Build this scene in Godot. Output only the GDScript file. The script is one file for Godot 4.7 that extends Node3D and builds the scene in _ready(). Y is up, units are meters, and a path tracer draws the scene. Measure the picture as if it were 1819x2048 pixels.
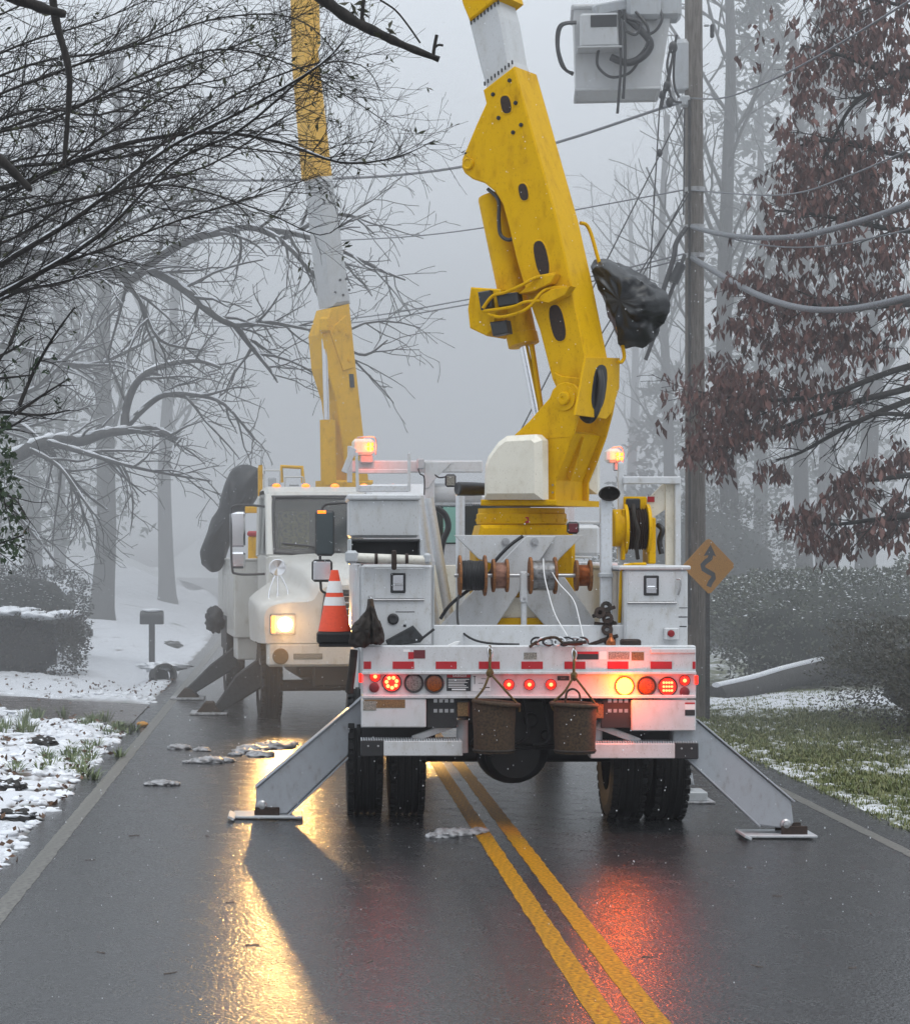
extends Node3D

# One photograph pixel at 1 m is 1/4200 m: spot() turns a measured place and its real distance down the road into a point in metres.
const EYE := 2.15
var M := {}
var TEX := {}
var rng := RandomNumberGenerator.new()

class Shape:
	var v := PackedVector3Array()
	var n := PackedVector3Array()
	var uv := PackedVector2Array()
	var col := PackedColorArray()
	var ix := PackedInt32Array()
	var t := Transform3D()
	var c := Color.WHITE

	func vert(p: Vector3, nn: Vector3, u := Vector2.ZERO) -> int:
		v.append(t * p)
		n.append((t.basis * nn).normalized())
		uv.append(u)
		col.append(c)
		return v.size() - 1

	func tri(a: int, b: int, d: int) -> void:
		ix.append(a)
		ix.append(d)
		ix.append(b)

	func flat_uv(p: Vector3, nn: Vector3) -> Vector2:
		var q := nn.abs()
		if q.y >= q.x and q.y >= q.z:
			return Vector2(p.x, p.z)
		return Vector2(p.z, -p.y) if q.x >= q.z else Vector2(p.x, -p.y)

	# a flat convex face, corners anticlockwise seen from outside
	func face(pts: Array) -> void:
		var nn := Vector3.ZERO
		for i in pts.size():
			nn += (pts[i] as Vector3).cross(pts[(i + 1) % pts.size()])
		nn = nn.normalized()
		var first := v.size()
		for p in pts:
			vert(p, nn, flat_uv(p, nn))
		for i in range(1, pts.size() - 1):
			tri(first, first + i, first + i + 1)

	func face_from(pts: Array, inside: Vector3) -> void:
		var nn := Vector3.ZERO
		var mid := Vector3.ZERO
		for i in pts.size():
			nn += (pts[i] as Vector3 - inside).cross(pts[(i + 1) % pts.size()] as Vector3 - inside)
			mid += pts[i]
		if nn.dot(mid / pts.size() - inside) < 0.0:
			pts.reverse()
		face(pts)

	func box(mid: Vector3, size: Vector3, bevel := 0.006) -> void:
		var h := size * 0.5
		var b := minf(bevel, minf(h.x, minf(h.y, h.z)) * 0.6)
		if b <= 0.0005:
			for a in 3:
				for s in [-1.0, 1.0]:
					var pts := []
					for k in [[-1, -1], [1, -1], [1, 1], [-1, 1]]:
						var p := Vector3.ZERO
						p[a] = s * h[a]
						p[(a + 1) % 3] = k[0] * h[(a + 1) % 3]
						p[(a + 2) % 3] = k[1] * h[(a + 2) % 3]
						pts.append(mid + p)
					face_from(pts, mid)
			return
		var corner := func(sg: Vector3, axis: int) -> Vector3:
			var p := sg * h
			for k in 3:
				if k != axis:
					p[k] -= sg[k] * b
			return mid + p
		for a in 3:
			var e := (a + 1) % 3
			var f := (a + 2) % 3
			for s in [-1.0, 1.0]:
				var pts := []
				for k in [[-1, -1], [1, -1], [1, 1], [-1, 1]]:
					var sg := Vector3.ZERO
					sg[a] = s
					sg[e] = k[0]
					sg[f] = k[1]
					pts.append(corner.call(sg, a))
				face_from(pts, mid)
				for r in [-1.0, 1.0]:
					var lo := Vector3.ZERO
					lo[a] = s
					lo[e] = r
					lo[f] = -1.0
					var hi := lo
					hi[f] = 1.0
					face_from([corner.call(lo, a), corner.call(hi, a), corner.call(hi, e), corner.call(lo, e)], mid)
		for sx in [-1.0, 1.0]:
			for sy in [-1.0, 1.0]:
				for sz in [-1.0, 1.0]:
					var sg := Vector3(sx, sy, sz)
					face_from([corner.call(sg, 0), corner.call(sg, 1), corner.call(sg, 2)], mid)

	func bar(a: Vector3, b: Vector3, wide: float, high: float, bevel := 0.005, up := Vector3.UP) -> void:
		var keep := t
		var z := (b - a).normalized()
		var x := up.cross(z)
		if x.length() < 0.01:
			x = Vector3.RIGHT
		x = x.normalized()
		t = keep * Transform3D(Basis(x, z.cross(x), z), (a + b) * 0.5)
		box(Vector3.ZERO, Vector3(wide, high, a.distance_to(b)), bevel)
		t = keep

	# outline in x and y, drawn out along z, edges of both ends bevelled
	func prism(outline: PackedVector2Array, z0: float, z1: float, bevel := 0.006) -> void:
		var o := outline.duplicate()
		if Geometry2D.is_polygon_clockwise(o):
			o.reverse()
		var m := o.size()
		var inner := PackedVector2Array()
		for i in m:
			var d0 := (o[i] - o[(i + m - 1) % m]).normalized()
			var d1 := (o[(i + 1) % m] - o[i]).normalized()
			var n0 := Vector2(-d0.y, d0.x)
			var n1 := Vector2(-d1.y, d1.x)
			var k := (n0 + n1)
			k = k / maxf(0.5, k.length_squared() * 0.5)
			inner.append(o[i] + k * bevel)
		var tris := Geometry2D.triangulate_polygon(inner)
		for end in 2:
			var z := z0 if end == 0 else z1
			var nn := Vector3(0, 0, -1 if end == 0 else 1)
			var first := v.size()
			for p in inner:
				vert(Vector3(p.x, p.y, z), nn, p * Vector2(1, -1))
			for i in range(0, tris.size(), 3):
				var ccw := (inner[tris[i + 1]] - inner[tris[i]]).cross(inner[tris[i + 2]] - inner[tris[i]]) > 0.0
				if ccw == (end == 1):
					tri(first + tris[i], first + tris[i + 1], first + tris[i + 2])
				else:
					tri(first + tris[i], first + tris[i + 2], first + tris[i + 1])
		var lo := z0 + bevel
		var hi := z1 - bevel
		for i in m:
			var p := o[i]
			var q := o[(i + 1) % m]
			var a := inner[i]
			var b := inner[(i + 1) % m]
			face([Vector3(p.x, p.y, lo), Vector3(q.x, q.y, lo), Vector3(q.x, q.y, hi), Vector3(p.x, p.y, hi)])
			if bevel > 0.0:
				face([Vector3(p.x, p.y, hi), Vector3(q.x, q.y, hi), Vector3(b.x, b.y, z1), Vector3(a.x, a.y, z1)])
				face([Vector3(a.x, a.y, z0), Vector3(b.x, b.y, z0), Vector3(q.x, q.y, lo), Vector3(p.x, p.y, lo)])

	func tube(pts: PackedVector3Array, radii: PackedFloat32Array, sides := 6, caps := true, squash := 1.0) -> void:
		var m := pts.size()
		if m < 2:
			return
		var dir := (pts[1] - pts[0]).normalized()
		var x := dir.cross(Vector3.UP)
		if x.length() < 0.05:
			x = dir.cross(Vector3.RIGHT)
		x = x.normalized()
		var first := v.size()
		var along := 0.0
		for i in m:
			var d := (pts[mini(i + 1, m - 1)] - pts[maxi(i - 1, 0)])
			d = d.normalized() if d.length() > 1e-7 else dir
			x = (x - d * x.dot(d))
			x = x.normalized() if x.length() > 1e-4 else d.cross(Vector3.UP + Vector3(0.01, 0, 0.02)).normalized()
			var y := x.cross(d)
			if i:
				along += pts[i].distance_to(pts[i - 1])
			var r := radii[mini(i, radii.size() - 1)]
			for k in sides + 1:
				var a := TAU * k / sides
				var nn := x * cos(a) + y * sin(a) * squash
				vert(pts[i] + nn * r, nn, Vector2(float(k) / sides, along))
		for i in m - 1:
			for k in sides:
				var a := first + i * (sides + 1) + k
				tri(a, a + sides + 1, a + 1)
				tri(a + 1, a + sides + 1, a + sides + 2)
		if caps:
			for end in 2:
				var i := 0 if end == 0 else m - 1
				var d := (pts[1] - pts[0]).normalized() * -1.0 if end == 0 else (pts[m - 1] - pts[m - 2]).normalized()
				var mid := vert(pts[i], d)
				var ring := v.size()
				for k in sides:
					var p := v[first + i * (sides + 1) + k]
					v.append(p)
					n.append((t.basis * d).normalized())
					uv.append(Vector2.ZERO)
					col.append(c)
				for k in sides:
					if end == 1:
						tri(mid, ring + (k + 1) % sides, ring + k)
					else:
						tri(mid, ring + k, ring + (k + 1) % sides)

	func rod(a: Vector3, b: Vector3, r: float, sides := 10, r2 := -1.0) -> void:
		tube(PackedVector3Array([a, b]), PackedFloat32Array([r, r if r2 < 0.0 else r2]), sides)

	# profile of (radius, height) pairs turned round the y axis of the current transform
	func lathe(profile: Array, sides := 20) -> void:
		for i in profile.size() - 1:
			var p: Vector2 = profile[i]
			var q: Vector2 = profile[i + 1]
			var d := (q - p).normalized()
			var nr := Vector2(d.y, -d.x)
			var first := v.size()
			for k in sides + 1:
				var a := TAU * k / sides
				var e := Vector3(cos(a), 0, sin(a))
				var nn := e * nr.x + Vector3.UP * nr.y
				vert(e * p.x + Vector3.UP * p.y, nn, Vector2(float(k) / sides, p.y))
				vert(e * q.x + Vector3.UP * q.y, nn, Vector2(float(k) / sides, q.y))
			for k in sides:
				var a := first + k * 2
				tri(a, a + 1, a + 2)
				tri(a + 1, a + 3, a + 2)

	# a disc-like solid with its axis along dir
	func puck(at: Vector3, dir: Vector3, profile: Array, sides := 20) -> void:
		var keep := t
		var y := dir.normalized()
		var x := y.cross(Vector3.UP)
		if x.length() < 0.05:
			x = Vector3.RIGHT
		x = x.normalized()
		t = keep * Transform3D(Basis(x, y, x.cross(y)), at)
		lathe(profile, sides)
		t = keep

	# a lumpy rounded body
	func blob(mid: Vector3, radii: Vector3, noise: FastNoiseLite = null, amount := 0.0, rings := 10, segs := 16, power := 1.0) -> void:
		var first := v.size()
		var pts := []
		for i in rings + 1:
			var th := PI * i / rings
			for k in segs:
				var a := TAU * k / segs
				var e := Vector3(sin(th) * cos(a), cos(th), sin(th) * sin(a))
				if power != 1.0:
					e = Vector3(signf(e.x) * pow(absf(e.x), power), signf(e.y) * pow(absf(e.y), power), signf(e.z) * pow(absf(e.z), power))
				var s := 1.0
				if noise:
					s += amount * noise.get_noise_3dv(mid + e * 1.7)
				pts.append(mid + e * radii * s)
		for i in rings + 1:
			for k in segs:
				var p: Vector3 = pts[i * segs + k]
				var dx: Vector3 = pts[i * segs + (k + 1) % segs] - pts[i * segs + (k + segs - 1) % segs]
				var dy: Vector3 = pts[mini(i + 1, rings) * segs + k] - pts[maxi(i - 1, 0) * segs + k]
				var nn := dx.cross(dy)
				if nn.length() < 1e-9:
					nn = p - mid
				if nn.dot(p - mid) < 0.0:
					nn = -nn
				vert(p, nn, Vector2(float(k) / segs, float(i) / rings))
		for i in rings:
			for k in segs:
				var a := first + i * segs + k
				var b := first + i * segs + (k + 1) % segs
				tri(a, b, a + segs)
				tri(b, b + segs, a + segs)

	func done(inverse: Transform3D) -> ArrayMesh:
		var moved := v
		var turned := n
		if not inverse.is_equal_approx(Transform3D()):
			moved = inverse * v
			turned = Transform3D(inverse.basis.orthonormalized(), Vector3.ZERO) * n
		var a := []
		a.resize(Mesh.ARRAY_MAX)
		a[Mesh.ARRAY_VERTEX] = moved
		a[Mesh.ARRAY_NORMAL] = turned
		a[Mesh.ARRAY_TEX_UV] = uv
		a[Mesh.ARRAY_COLOR] = col
		a[Mesh.ARRAY_INDEX] = ix
		var m := ArrayMesh.new()
		m.add_surface_from_arrays(Mesh.PRIMITIVE_TRIANGLES, a)
		return m


func spot(x: float, y: float, d: float) -> Vector3:
	return Vector3((x - 625.0) * d / 4200.0, EYE - (y - 1100.0) * d / 4200.0, -d)


func part(called: String, st: Shape, m: Material, parent: Node3D = self) -> MeshInstance3D:
	var o := MeshInstance3D.new()
	o.name = called
	o.mesh = st.done(parent.global_transform.affine_inverse())
	o.material_override = null
	o.mesh.surface_set_material(0, m)
	parent.add_child(o, true)
	return o


func tag(o: Node, label: String, category: String, group := "", kind := "") -> Node:
	o.set_meta("label", label)
	o.set_meta("category", category)
	if group:
		o.set_meta("group", group)
	if kind:
		o.set_meta("kind", kind)
	return o


func thing(called: String, label: String, category: String, at: Vector3, group := "") -> Node3D:
	var o := Node3D.new()
	o.name = called
	add_child(o, true)
	o.position = at
	tag(o, label, category, group)
	return o


func structure(called: String, st: Shape, m: Material, parent: Node3D = self) -> MeshInstance3D:
	var o := part(called, st, m, parent)
	if parent == self:
		o.set_meta("kind", "structure")
	return o


# a part that nobody could count out piece by piece
func mass(called: String, st: Shape, m: Material, parent: Node3D) -> MeshInstance3D:
	var o := part(called, st, m, parent)
	o.set_meta("kind", "stuff")
	return o


# boxes and plates whose near face is a measured rectangle at distance d
func slab(x0: float, y0: float, x1: float, y1: float, d: float, thick: float, bevel := 0.006, into: Shape = null) -> Shape:
	var st := into if into else Shape.new()
	var a := spot(x0, y0, d)
	var b := spot(x1, y1, d)
	st.box((a + b) * 0.5 + Vector3(0, 0, -thick * 0.5), Vector3(absf(b.x - a.x), absf(b.y - a.y), thick), bevel)
	return st


func pipe(pts: Array, r: float, sides := 8) -> Shape:
	var st := Shape.new()
	st.tube(PackedVector3Array(pts), PackedFloat32Array([r]), sides)
	return st


func smooth(pts: Array, steps := 6) -> Array:
	var out := []
	for i in pts.size() - 1:
		var a: Vector3 = pts[maxi(i - 1, 0)]
		var b: Vector3 = pts[i]
		var c: Vector3 = pts[i + 1]
		var e: Vector3 = pts[mini(i + 2, pts.size() - 1)]
		for k in steps:
			var t := float(k) / steps
			out.append(b.cubic_interpolate(c, a, e, t))
	out.append(pts[pts.size() - 1])
	return out


func lin(r: float, g: float, b: float, a := 1.0) -> Color:
	var k := Color(r, g, b).linear_to_srgb()
	return Color(k.r, k.g, k.b, a)


func grey_noise(seed_: int, freq: float, octaves: int, size: int, kind := FastNoiseLite.TYPE_SIMPLEX_SMOOTH) -> PackedByteArray:
	var f := FastNoiseLite.new()
	f.seed = seed_
	f.noise_type = kind
	f.frequency = freq
	f.fractal_octaves = octaves
	var im := f.get_seamless_image(size, size)
	im.convert(Image.FORMAT_L8)
	return im.get_data()


func from_bytes(rgb: PackedByteArray, size: int) -> ImageTexture:
	return ImageTexture.create_from_image(Image.create_from_data(size, size, false, Image.FORMAT_RGB8, rgb))


# layers: [bytes, palette of 256 colours]; each palette multiplies
func tinted(size: int, layers: Array) -> ImageTexture:
	var out := PackedByteArray()
	out.resize(size * size * 3)
	for i in size * size:
		var c := Color.WHITE
		for l in layers:
			c *= l[1][l[0][i]]
		out[i * 3] = clampi(int(c.r * 255.0), 0, 255)
		out[i * 3 + 1] = clampi(int(c.g * 255.0), 0, 255)
		out[i * 3 + 2] = clampi(int(c.b * 255.0), 0, 255)
	return from_bytes(out, size)


func ramp(stops: Array) -> Array:
	var g := Gradient.new()
	var at := PackedFloat32Array()
	var cs := PackedColorArray()
	for s in stops:
		at.append(s[0])
		cs.append(s[1])
	g.offsets = at
	g.colors = cs
	var out := []
	for i in 256:
		out.append(g.sample(i / 255.0))
	return out


func grey(k: float) -> Color:
	return Color(k, k, k)


func mat(called: String, color: Color, rough: float, metal := 0.0, tex := "", scale := Vector3.ONE, relief := 0.0) -> StandardMaterial3D:
	var m := StandardMaterial3D.new()
	m.resource_name = called
	m.albedo_color = color
	m.roughness = rough
	m.metallic = metal
	if tex:
		m.albedo_texture = TEX[tex]
		m.uv1_triplanar = true
		m.uv1_scale = scale
		if relief > 0.0:
			m.heightmap_enabled = true
			m.heightmap_texture = TEX[tex]
			m.heightmap_scale = relief
	M[called] = m
	return m


func lamp_mat(called: String, color: Color, glow: Color, energy: float) -> StandardMaterial3D:
	var m := mat(called, color, 0.25)
	m.emission_enabled = true
	m.emission = glow
	m.emission_energy_multiplier = energy
	return m


func materials() -> void:
	var fine := grey_noise(3, 0.09, 3, 512)
	var mid := grey_noise(5, 0.018, 5, 512)
	var coarse := grey_noise(8, 0.007, 4, 512)
	var specks := grey_noise(9, 0.16, 2, 512)
	TEX.grime = tinted(512, [
		[mid, ramp([[0.0, Color(0.86, 0.84, 0.81)], [0.22, Color(0.955, 0.95, 0.94)], [0.45, grey(0.985)], [1.0, grey(1.0)]])],
		[specks, ramp([[0.0, Color(0.62, 0.57, 0.52)], [0.14, Color(0.85, 0.83, 0.8)], [0.22, grey(1.0)], [1.0, grey(1.0)]])],
	])
	TEX.grease = tinted(512, [
		[mid, ramp([[0.0, Color(0.74, 0.69, 0.64)], [0.22, Color(0.92, 0.905, 0.89)], [0.4, grey(0.98)], [1.0, grey(1.0)]])],
		[specks, ramp([[0.0, Color(0.4, 0.35, 0.32)], [0.13, Color(0.75, 0.71, 0.67)], [0.2, grey(1.0)], [1.0, grey(1.0)]])],
	])
	TEX.soil = tinted(512, [
		[mid, ramp([[0.0, grey(0.35)], [0.5, grey(0.8)], [1.0, grey(1.0)]])],
		[fine, ramp([[0.0, Color(0.45, 0.4, 0.36)], [0.45, grey(0.85)], [1.0, grey(1.0)]])],
	])
	TEX.cloth = tinted(512, [
		[fine, ramp([[0.0, grey(0.55)], [1.0, grey(1.0)]])],
		[coarse, ramp([[0.0, Color(0.55, 0.52, 0.5)], [0.6, grey(1.0)], [1.0, grey(1.0)]])],
	])
	TEX.bark = tinted(512, [
		[mid, ramp([[0.0, grey(0.45)], [1.0, grey(1.0)]])],
		[fine, ramp([[0.0, grey(0.5)], [1.0, grey(1.0)]])],
	])
	TEX.wood = tinted(512, [
		[coarse, ramp([[0.0, Color(0.7, 0.68, 0.66)], [1.0, grey(1.0)]])],
		[mid, ramp([[0.0, Color(0.4, 0.36, 0.33)], [0.4, Color(0.85, 0.83, 0.8)], [1.0, grey(1.0)]])],
	])
	# trucks
	mat("white_paint", lin(0.56, 0.57, 0.585), 0.32, 0.0, "grime", Vector3(1.1, 0.5, 1.1))
	mat("far_white_paint", lin(0.58, 0.575, 0.545), 0.35, 0.0, "grime", Vector3(0.6, 0.3, 0.6))
	mat("grey_paint", lin(0.42, 0.44, 0.46), 0.4, 0.0, "grime", Vector3(1.3, 0.6, 1.3))
	mat("leg_paint", lin(0.33, 0.35, 0.38), 0.38, 0.0, "grime", Vector3(1.6, 0.8, 1.6))
	mat("cream_cover", lin(0.74, 0.70, 0.60), 0.35, 0.0, "grime", Vector3(0.9, 0.5, 0.9))
	mat("boom_yellow", lin(0.66, 0.375, 0.002), 0.42, 0.0, "grease", Vector3(0.9, 0.3, 0.9))
	mat("far_boom_yellow", lin(0.76, 0.42, 0.010), 0.45, 0.0, "grease", Vector3(0.6, 0.3, 0.6))
	mat("insulator_grey", lin(0.50, 0.51, 0.52), 0.42, 0.0, "grime", Vector3(1.0, 0.3, 1.0))
	mat("black_metal", lin(0.018, 0.018, 0.02), 0.55, 0.0, "grime", Vector3(2, 2, 2))
	mat("rubber", lin(0.009, 0.009, 0.010), 0.7, 0.0, "soil", Vector3(3, 3, 3), 0.3)
	mat("black_plastic", lin(0.02, 0.02, 0.022), 0.4)
	mat("rim_steel", lin(0.5, 0.5, 0.5), 0.4, 0.4, "grime", Vector3(3, 3, 3))
	mat("galvanised", lin(0.62, 0.64, 0.67), 0.45, 0.3, "grime", Vector3(3, 3, 3))
	mat("chrome", lin(0.75, 0.75, 0.77), 0.12, 1.0)
	mat("steel", lin(0.42, 0.42, 0.43), 0.35, 0.8, "grime", Vector3(4, 4, 4))
	mat("tarp", lin(0.022, 0.024, 0.028), 0.42, 0.0, "cloth", Vector3(2, 2, 2), 0.4)
	mat("rust_brown", lin(0.06, 0.028, 0.016), 0.75, 0.0, "soil", Vector3(5, 5, 5))
	mat("canvas", lin(0.11, 0.062, 0.028), 0.85, 0.0, "soil", Vector3(4, 4, 4), 0.25)
	mat("dark_canvas", lin(0.045, 0.034, 0.026), 0.85, 0.0, "cloth", Vector3(4, 4, 4), 0.3)
	mat("rope", lin(0.22, 0.14, 0.04), 0.9, 0.0, "cloth", Vector3(12, 12, 12))
	mat("ply", lin(0.42, 0.17, 0.045), 0.7, 0.0, "wood", Vector3(2, 6, 2))
	mat("black_wire", lin(0.012, 0.012, 0.014), 0.5)
	mat("copper_pale", lin(0.62, 0.33, 0.24), 0.35, 0.6, "cloth", Vector3(6, 6, 6))
	mat("copper", lin(0.70, 0.20, 0.05), 0.35, 0.6, "cloth", Vector3(6, 6, 6))
	mat("silver_wire", lin(0.62, 0.62, 0.63), 0.3, 0.8, "cloth", Vector3(6, 6, 6))
	mat("pvc", lin(0.62, 0.60, 0.54), 0.4, 0.0, "grime", Vector3(3, 3, 3))
	mat("red_tape", lin(0.42, 0.008, 0.016), 0.3, 0.0, "grime", Vector3(6, 6, 6))
	mat("white_tape", lin(0.75, 0.75, 0.74), 0.35)
	mat("label_tan", lin(0.42, 0.26, 0.10), 0.5, 0.0, "soil", Vector3(8, 8, 8))
	mat("label_pale", lin(0.55, 0.53, 0.46), 0.5, 0.0, "soil", Vector3(8, 8, 8))
	mat("label_black", lin(0.02, 0.02, 0.022), 0.4)
	mat("label_white", lin(0.75, 0.75, 0.75), 0.4)
	mat("tinted_glass", lin(0.03, 0.045, 0.05), 0.06)
	mat("cab_teal", lin(0.22, 0.42, 0.36), 0.4)
	mat("hi_vis", lin(0.62, 0.60, 0.06), 0.7, 0.0, "cloth", Vector3(5, 5, 5))
	mat("cab_dark", lin(0.05, 0.055, 0.06), 0.7, 0.0, "cloth", Vector3(4, 4, 4))
	var pane := mat("pane", Color(0.16, 0.20, 0.21, 0.62), 0.05)
	pane.metallic_specular = 0.28
	pane.transparency = BaseMaterial3D.TRANSPARENCY_ALPHA
	var clear := mat("clear_lens", Color(0.95, 0.95, 0.95, 0.2), 0.05)
	clear.transparency = BaseMaterial3D.TRANSPARENCY_ALPHA
	mat("lens_red", lin(0.22, 0.004, 0.008), 0.15)
	mat("lens_dull_red", lin(0.12, 0.012, 0.018), 0.3)
	mat("lens_amber", lin(0.55, 0.12, 0.005), 0.2, 0.0, "cloth", Vector3(14, 14, 14))
	mat("lens_clear", lin(0.42, 0.38, 0.36), 0.2, 0.0, "cloth", Vector3(14, 14, 14))
	mat("cone_orange", lin(0.85, 0.075, 0.02), 0.5, 0.0, "grime", Vector3(3, 3, 3))
	M.boom_yellow.metallic_specular = 0.2
	M.far_boom_yellow.metallic_specular = 0.2
	# lamps that are lit
	lamp_mat("glow_red", lin(0.5, 0.01, 0.01), Color(1.0, 0.10, 0.05), 3.2)
	lamp_mat("glow_led", lin(0.6, 0.1, 0.05), Color(1.0, 0.42, 0.22), 7.0)
	lamp_mat("glow_amber", lin(0.8, 0.3, 0.02), Color(1.0, 0.66, 0.16), 16.0)
	lamp_mat("glow_marker", lin(0.8, 0.3, 0.02), Color(1.0, 0.42, 0.04), 2.2)
	lamp_mat("glow_strobe", lin(0.8, 0.3, 0.02), Color(1.0, 0.38, 0.10), 6.0)
	lamp_mat("glow_turn", lin(0.8, 0.4, 0.04), Color(1.0, 0.55, 0.10), 2.4)
	lamp_mat("glow_headlamp", lin(0.8, 0.8, 0.7), Color(1.0, 0.86, 0.62), 60.0)
	# setting
	mat("pole_wood", lin(0.27, 0.25, 0.235), 0.85, 0.0, "wood", Vector3(4, 0.35, 4), 0.6)
	mat("bark_dark", lin(0.060, 0.050, 0.044), 0.9, 0.0, "bark", Vector3(3, 1, 3))
	mat("bark_grey", lin(0.17, 0.163, 0.155), 0.9, 0.0, "bark", Vector3(2, 0.7, 2))
	mat("twig", lin(0.085, 0.065, 0.054), 0.85)
	mat("snow", lin(0.76, 0.78, 0.82), 0.75)
	mat("slush", lin(0.66, 0.67, 0.70), 0.45, 0.0, "cloth", Vector3(4, 4, 4))
	mat("wire_black", lin(0.03, 0.03, 0.032), 0.6)
	mat("wire_iced", lin(0.34, 0.36, 0.40), 0.5, 0.0, "cloth", Vector3(9, 9, 9))
	mat("stone", lin(0.11, 0.105, 0.10), 0.85, 0.0, "soil", Vector3(2, 2, 2), 0.8)
	mat("dead_leaf", lin(0.09, 0.042, 0.025), 0.8)
	mat("sign_orange", lin(0.52, 0.23, 0.015), 0.45, 0.0, "grime", Vector3(3, 3, 3))
	mat("sign_black", lin(0.05, 0.055, 0.065), 0.5, 0.0, "grime", Vector3(4, 4, 4))
	mat("road_yellow", lin(0.88, 0.42, 0.003), 0.42, 0.0, "soil", Vector3(3, 3, 3), 0.15)
	M.road_yellow.metallic_specular = 0.3
	mat("road_white", lin(0.33, 0.32, 0.29), 0.38, 0.0, "soil", Vector3(2.2, 2.2, 2.2), 0.15)
	mat("mailbox_metal", lin(0.05, 0.052, 0.056), 0.5, 0.0, "grime", Vector3(3, 3, 3))
	var plain := mat("leaf_tinted", Color.WHITE, 0.65)
	plain.vertex_color_use_as_albedo = true
	plain.backlight_enabled = true
	plain.backlight = Color(0.25, 0.25, 0.25)
	var ground := mat("ground_tinted", Color.WHITE, 0.8, 0.0, "soil", Vector3(1.3, 1.3, 1.3))
	ground.vertex_color_use_as_albedo = true


func _ready() -> void:
	rng.seed = 7
	# camera: the lens is shifted as in the photograph, road direction straight ahead
	var cam := Camera3D.new()
	cam.name = "camera"
	add_child(cam)
	cam.position = Vector3(0, EYE, 0)
	cam.set_frustum(0.1 * 2048.0 / 4200.0, Vector2(284.5, 76.0) * 0.1 / 4200.0, 0.1, 900.0)
	cam.current = true
	# overcast winter daylight
	var env := Environment.new()
	env.background_mode = Environment.BG_SKY
	var sky := ProceduralSkyMaterial.new()
	sky.sky_top_color = Color(1.20, 1.245, 1.29)
	sky.sky_horizon_color = Color(0.825, 0.852, 0.884)
	sky.sky_curve = 1.0
	sky.ground_horizon_color = Color(0.62, 0.63, 0.66)
	sky.ground_bottom_color = Color(0.4, 0.4, 0.42)
	sky.sky_energy_multiplier = 1.0
	env.sky = Sky.new()
	env.sky.sky_material = sky
	env.tonemap_mode = Environment.TONE_MAPPER_LINEAR
	env.tonemap_exposure = 1.12
	env.sdfgi_enabled = true
	env.ssao_enabled = true
	env.ssil_enabled = true
	env.fog_enabled = true
	env.fog_density = 0.0012
	env.fog_light_color = Color(0.97, 0.98, 1.0)
	env.volumetric_fog_enabled = true
	env.volumetric_fog_density = 0.0
	var we := WorldEnvironment.new()
	we.name = "environment"
	we.environment = env
	add_child(we)
	var sun := DirectionalLight3D.new()
	sun.name = "sun"
	sun.light_energy = 0.28
	sun.light_color = Color(1.0, 0.985, 0.96)
	sun.light_angular_distance = 25.0
	sun.shadow_enabled = true
	sun.sky_mode = DirectionalLight3D.SKY_MODE_LIGHT_ONLY
	add_child(sun)
	sun.rotation_degrees = Vector3(-64, 22, 0)
	materials()
	ground()
	road_things()
	near_truck()
	far_truck()
	pole_and_wires()
	roadside()
	trees()
	falling_snow()
	# the bank of freezing mist that the far truck stands in
	var bank := FogVolume.new()
	bank.name = "mist"
	bank.shape = RenderingServer.FOG_VOLUME_SHAPE_BOX
	bank.size = Vector3(38, 17, 80)
	bank.position = Vector3(6, 6.0, -21 - 40)
	var fm := FogMaterial.new()
	fm.density = 0.020
	fm.albedo = Color(0.985, 0.99, 1.0)
	bank.material = fm
	add_child(bank)
	tag(bank, "pale grey freezing mist hanging over the road beyond the trucks", "mist", "", "stuff")


func road_y(x: float) -> float:
	return -0.018 * (x - 0.4)


func drift(z: float) -> float:
	var d := -z
	return -0.008 * (d - 15.0) - 0.0012 * pow(maxf(0.0, d - 42.0), 2.0) * 0.5


func left_edge(z: float) -> float:
	return -2.05 + 0.10 * lump.get_noise_2d(3.0, z * 1.4) + drift(z)


func right_edge(z: float) -> float:
	return 4.68 + drift(z)


func between(x: float, xs: Array, ys: Array) -> float:
	if x <= xs[0]:
		return ys[0]
	for i in xs.size() - 1:
		if x <= xs[i + 1]:
			return lerpf(ys[i], ys[i + 1], (x - xs[i]) / (xs[i + 1] - xs[i]))
	return ys[ys.size() - 1]


# 1 on the driveway, 0 away from it
func on_drive(x: float, z: float) -> float:
	var d := -z
	var near := between(-x, [2.1, 3.0, 4.2, 9.0], [24.3, 25.6, 26.9, 28.6])
	var far := between(-x, [2.1, 4.3, 9.0], [28.5, 29.8, 31.2])
	return smoothstep(0.0, 0.35, minf(d - near, far - d) + 0.2)

var lump := FastNoiseLite.new()
var patch := FastNoiseLite.new()


func land_y(x: float, z: float) -> float:
	var le := left_edge(z)
	var re := right_edge(z)
	var y := road_y(clampf(x, le, re)) - 0.03
	if x < le:
		var t := le - x
		var h := smoothstep(0.0, 0.5, t) * (0.05 + 0.10 * lump.get_noise_2d(x, z)) + 0.05 * maxf(0.0, t - 1.2) + 0.0018 * pow(maxf(0.0, -z - 34.0), 1.5) * smoothstep(0.5, 5.0, t)
		h -= 0.16 * exp(-pow((t - 0.75) / 0.35, 2.0)) * smoothstep(29.5, 31.5, -z)
		y += lerpf(h, 0.02, on_drive(x, z))
	elif x > re:
		var t := x - re
		y += smoothstep(0.0, 0.5, t) * (0.02 + 0.05 * lump.get_noise_2d(x, z)) + 0.03 * maxf(0.0, t - 2.5) + 0.0012 * pow(maxf(0.0, -z - 36.0), 1.5) * smoothstep(0.5, 5.0, t)
	return y


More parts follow.
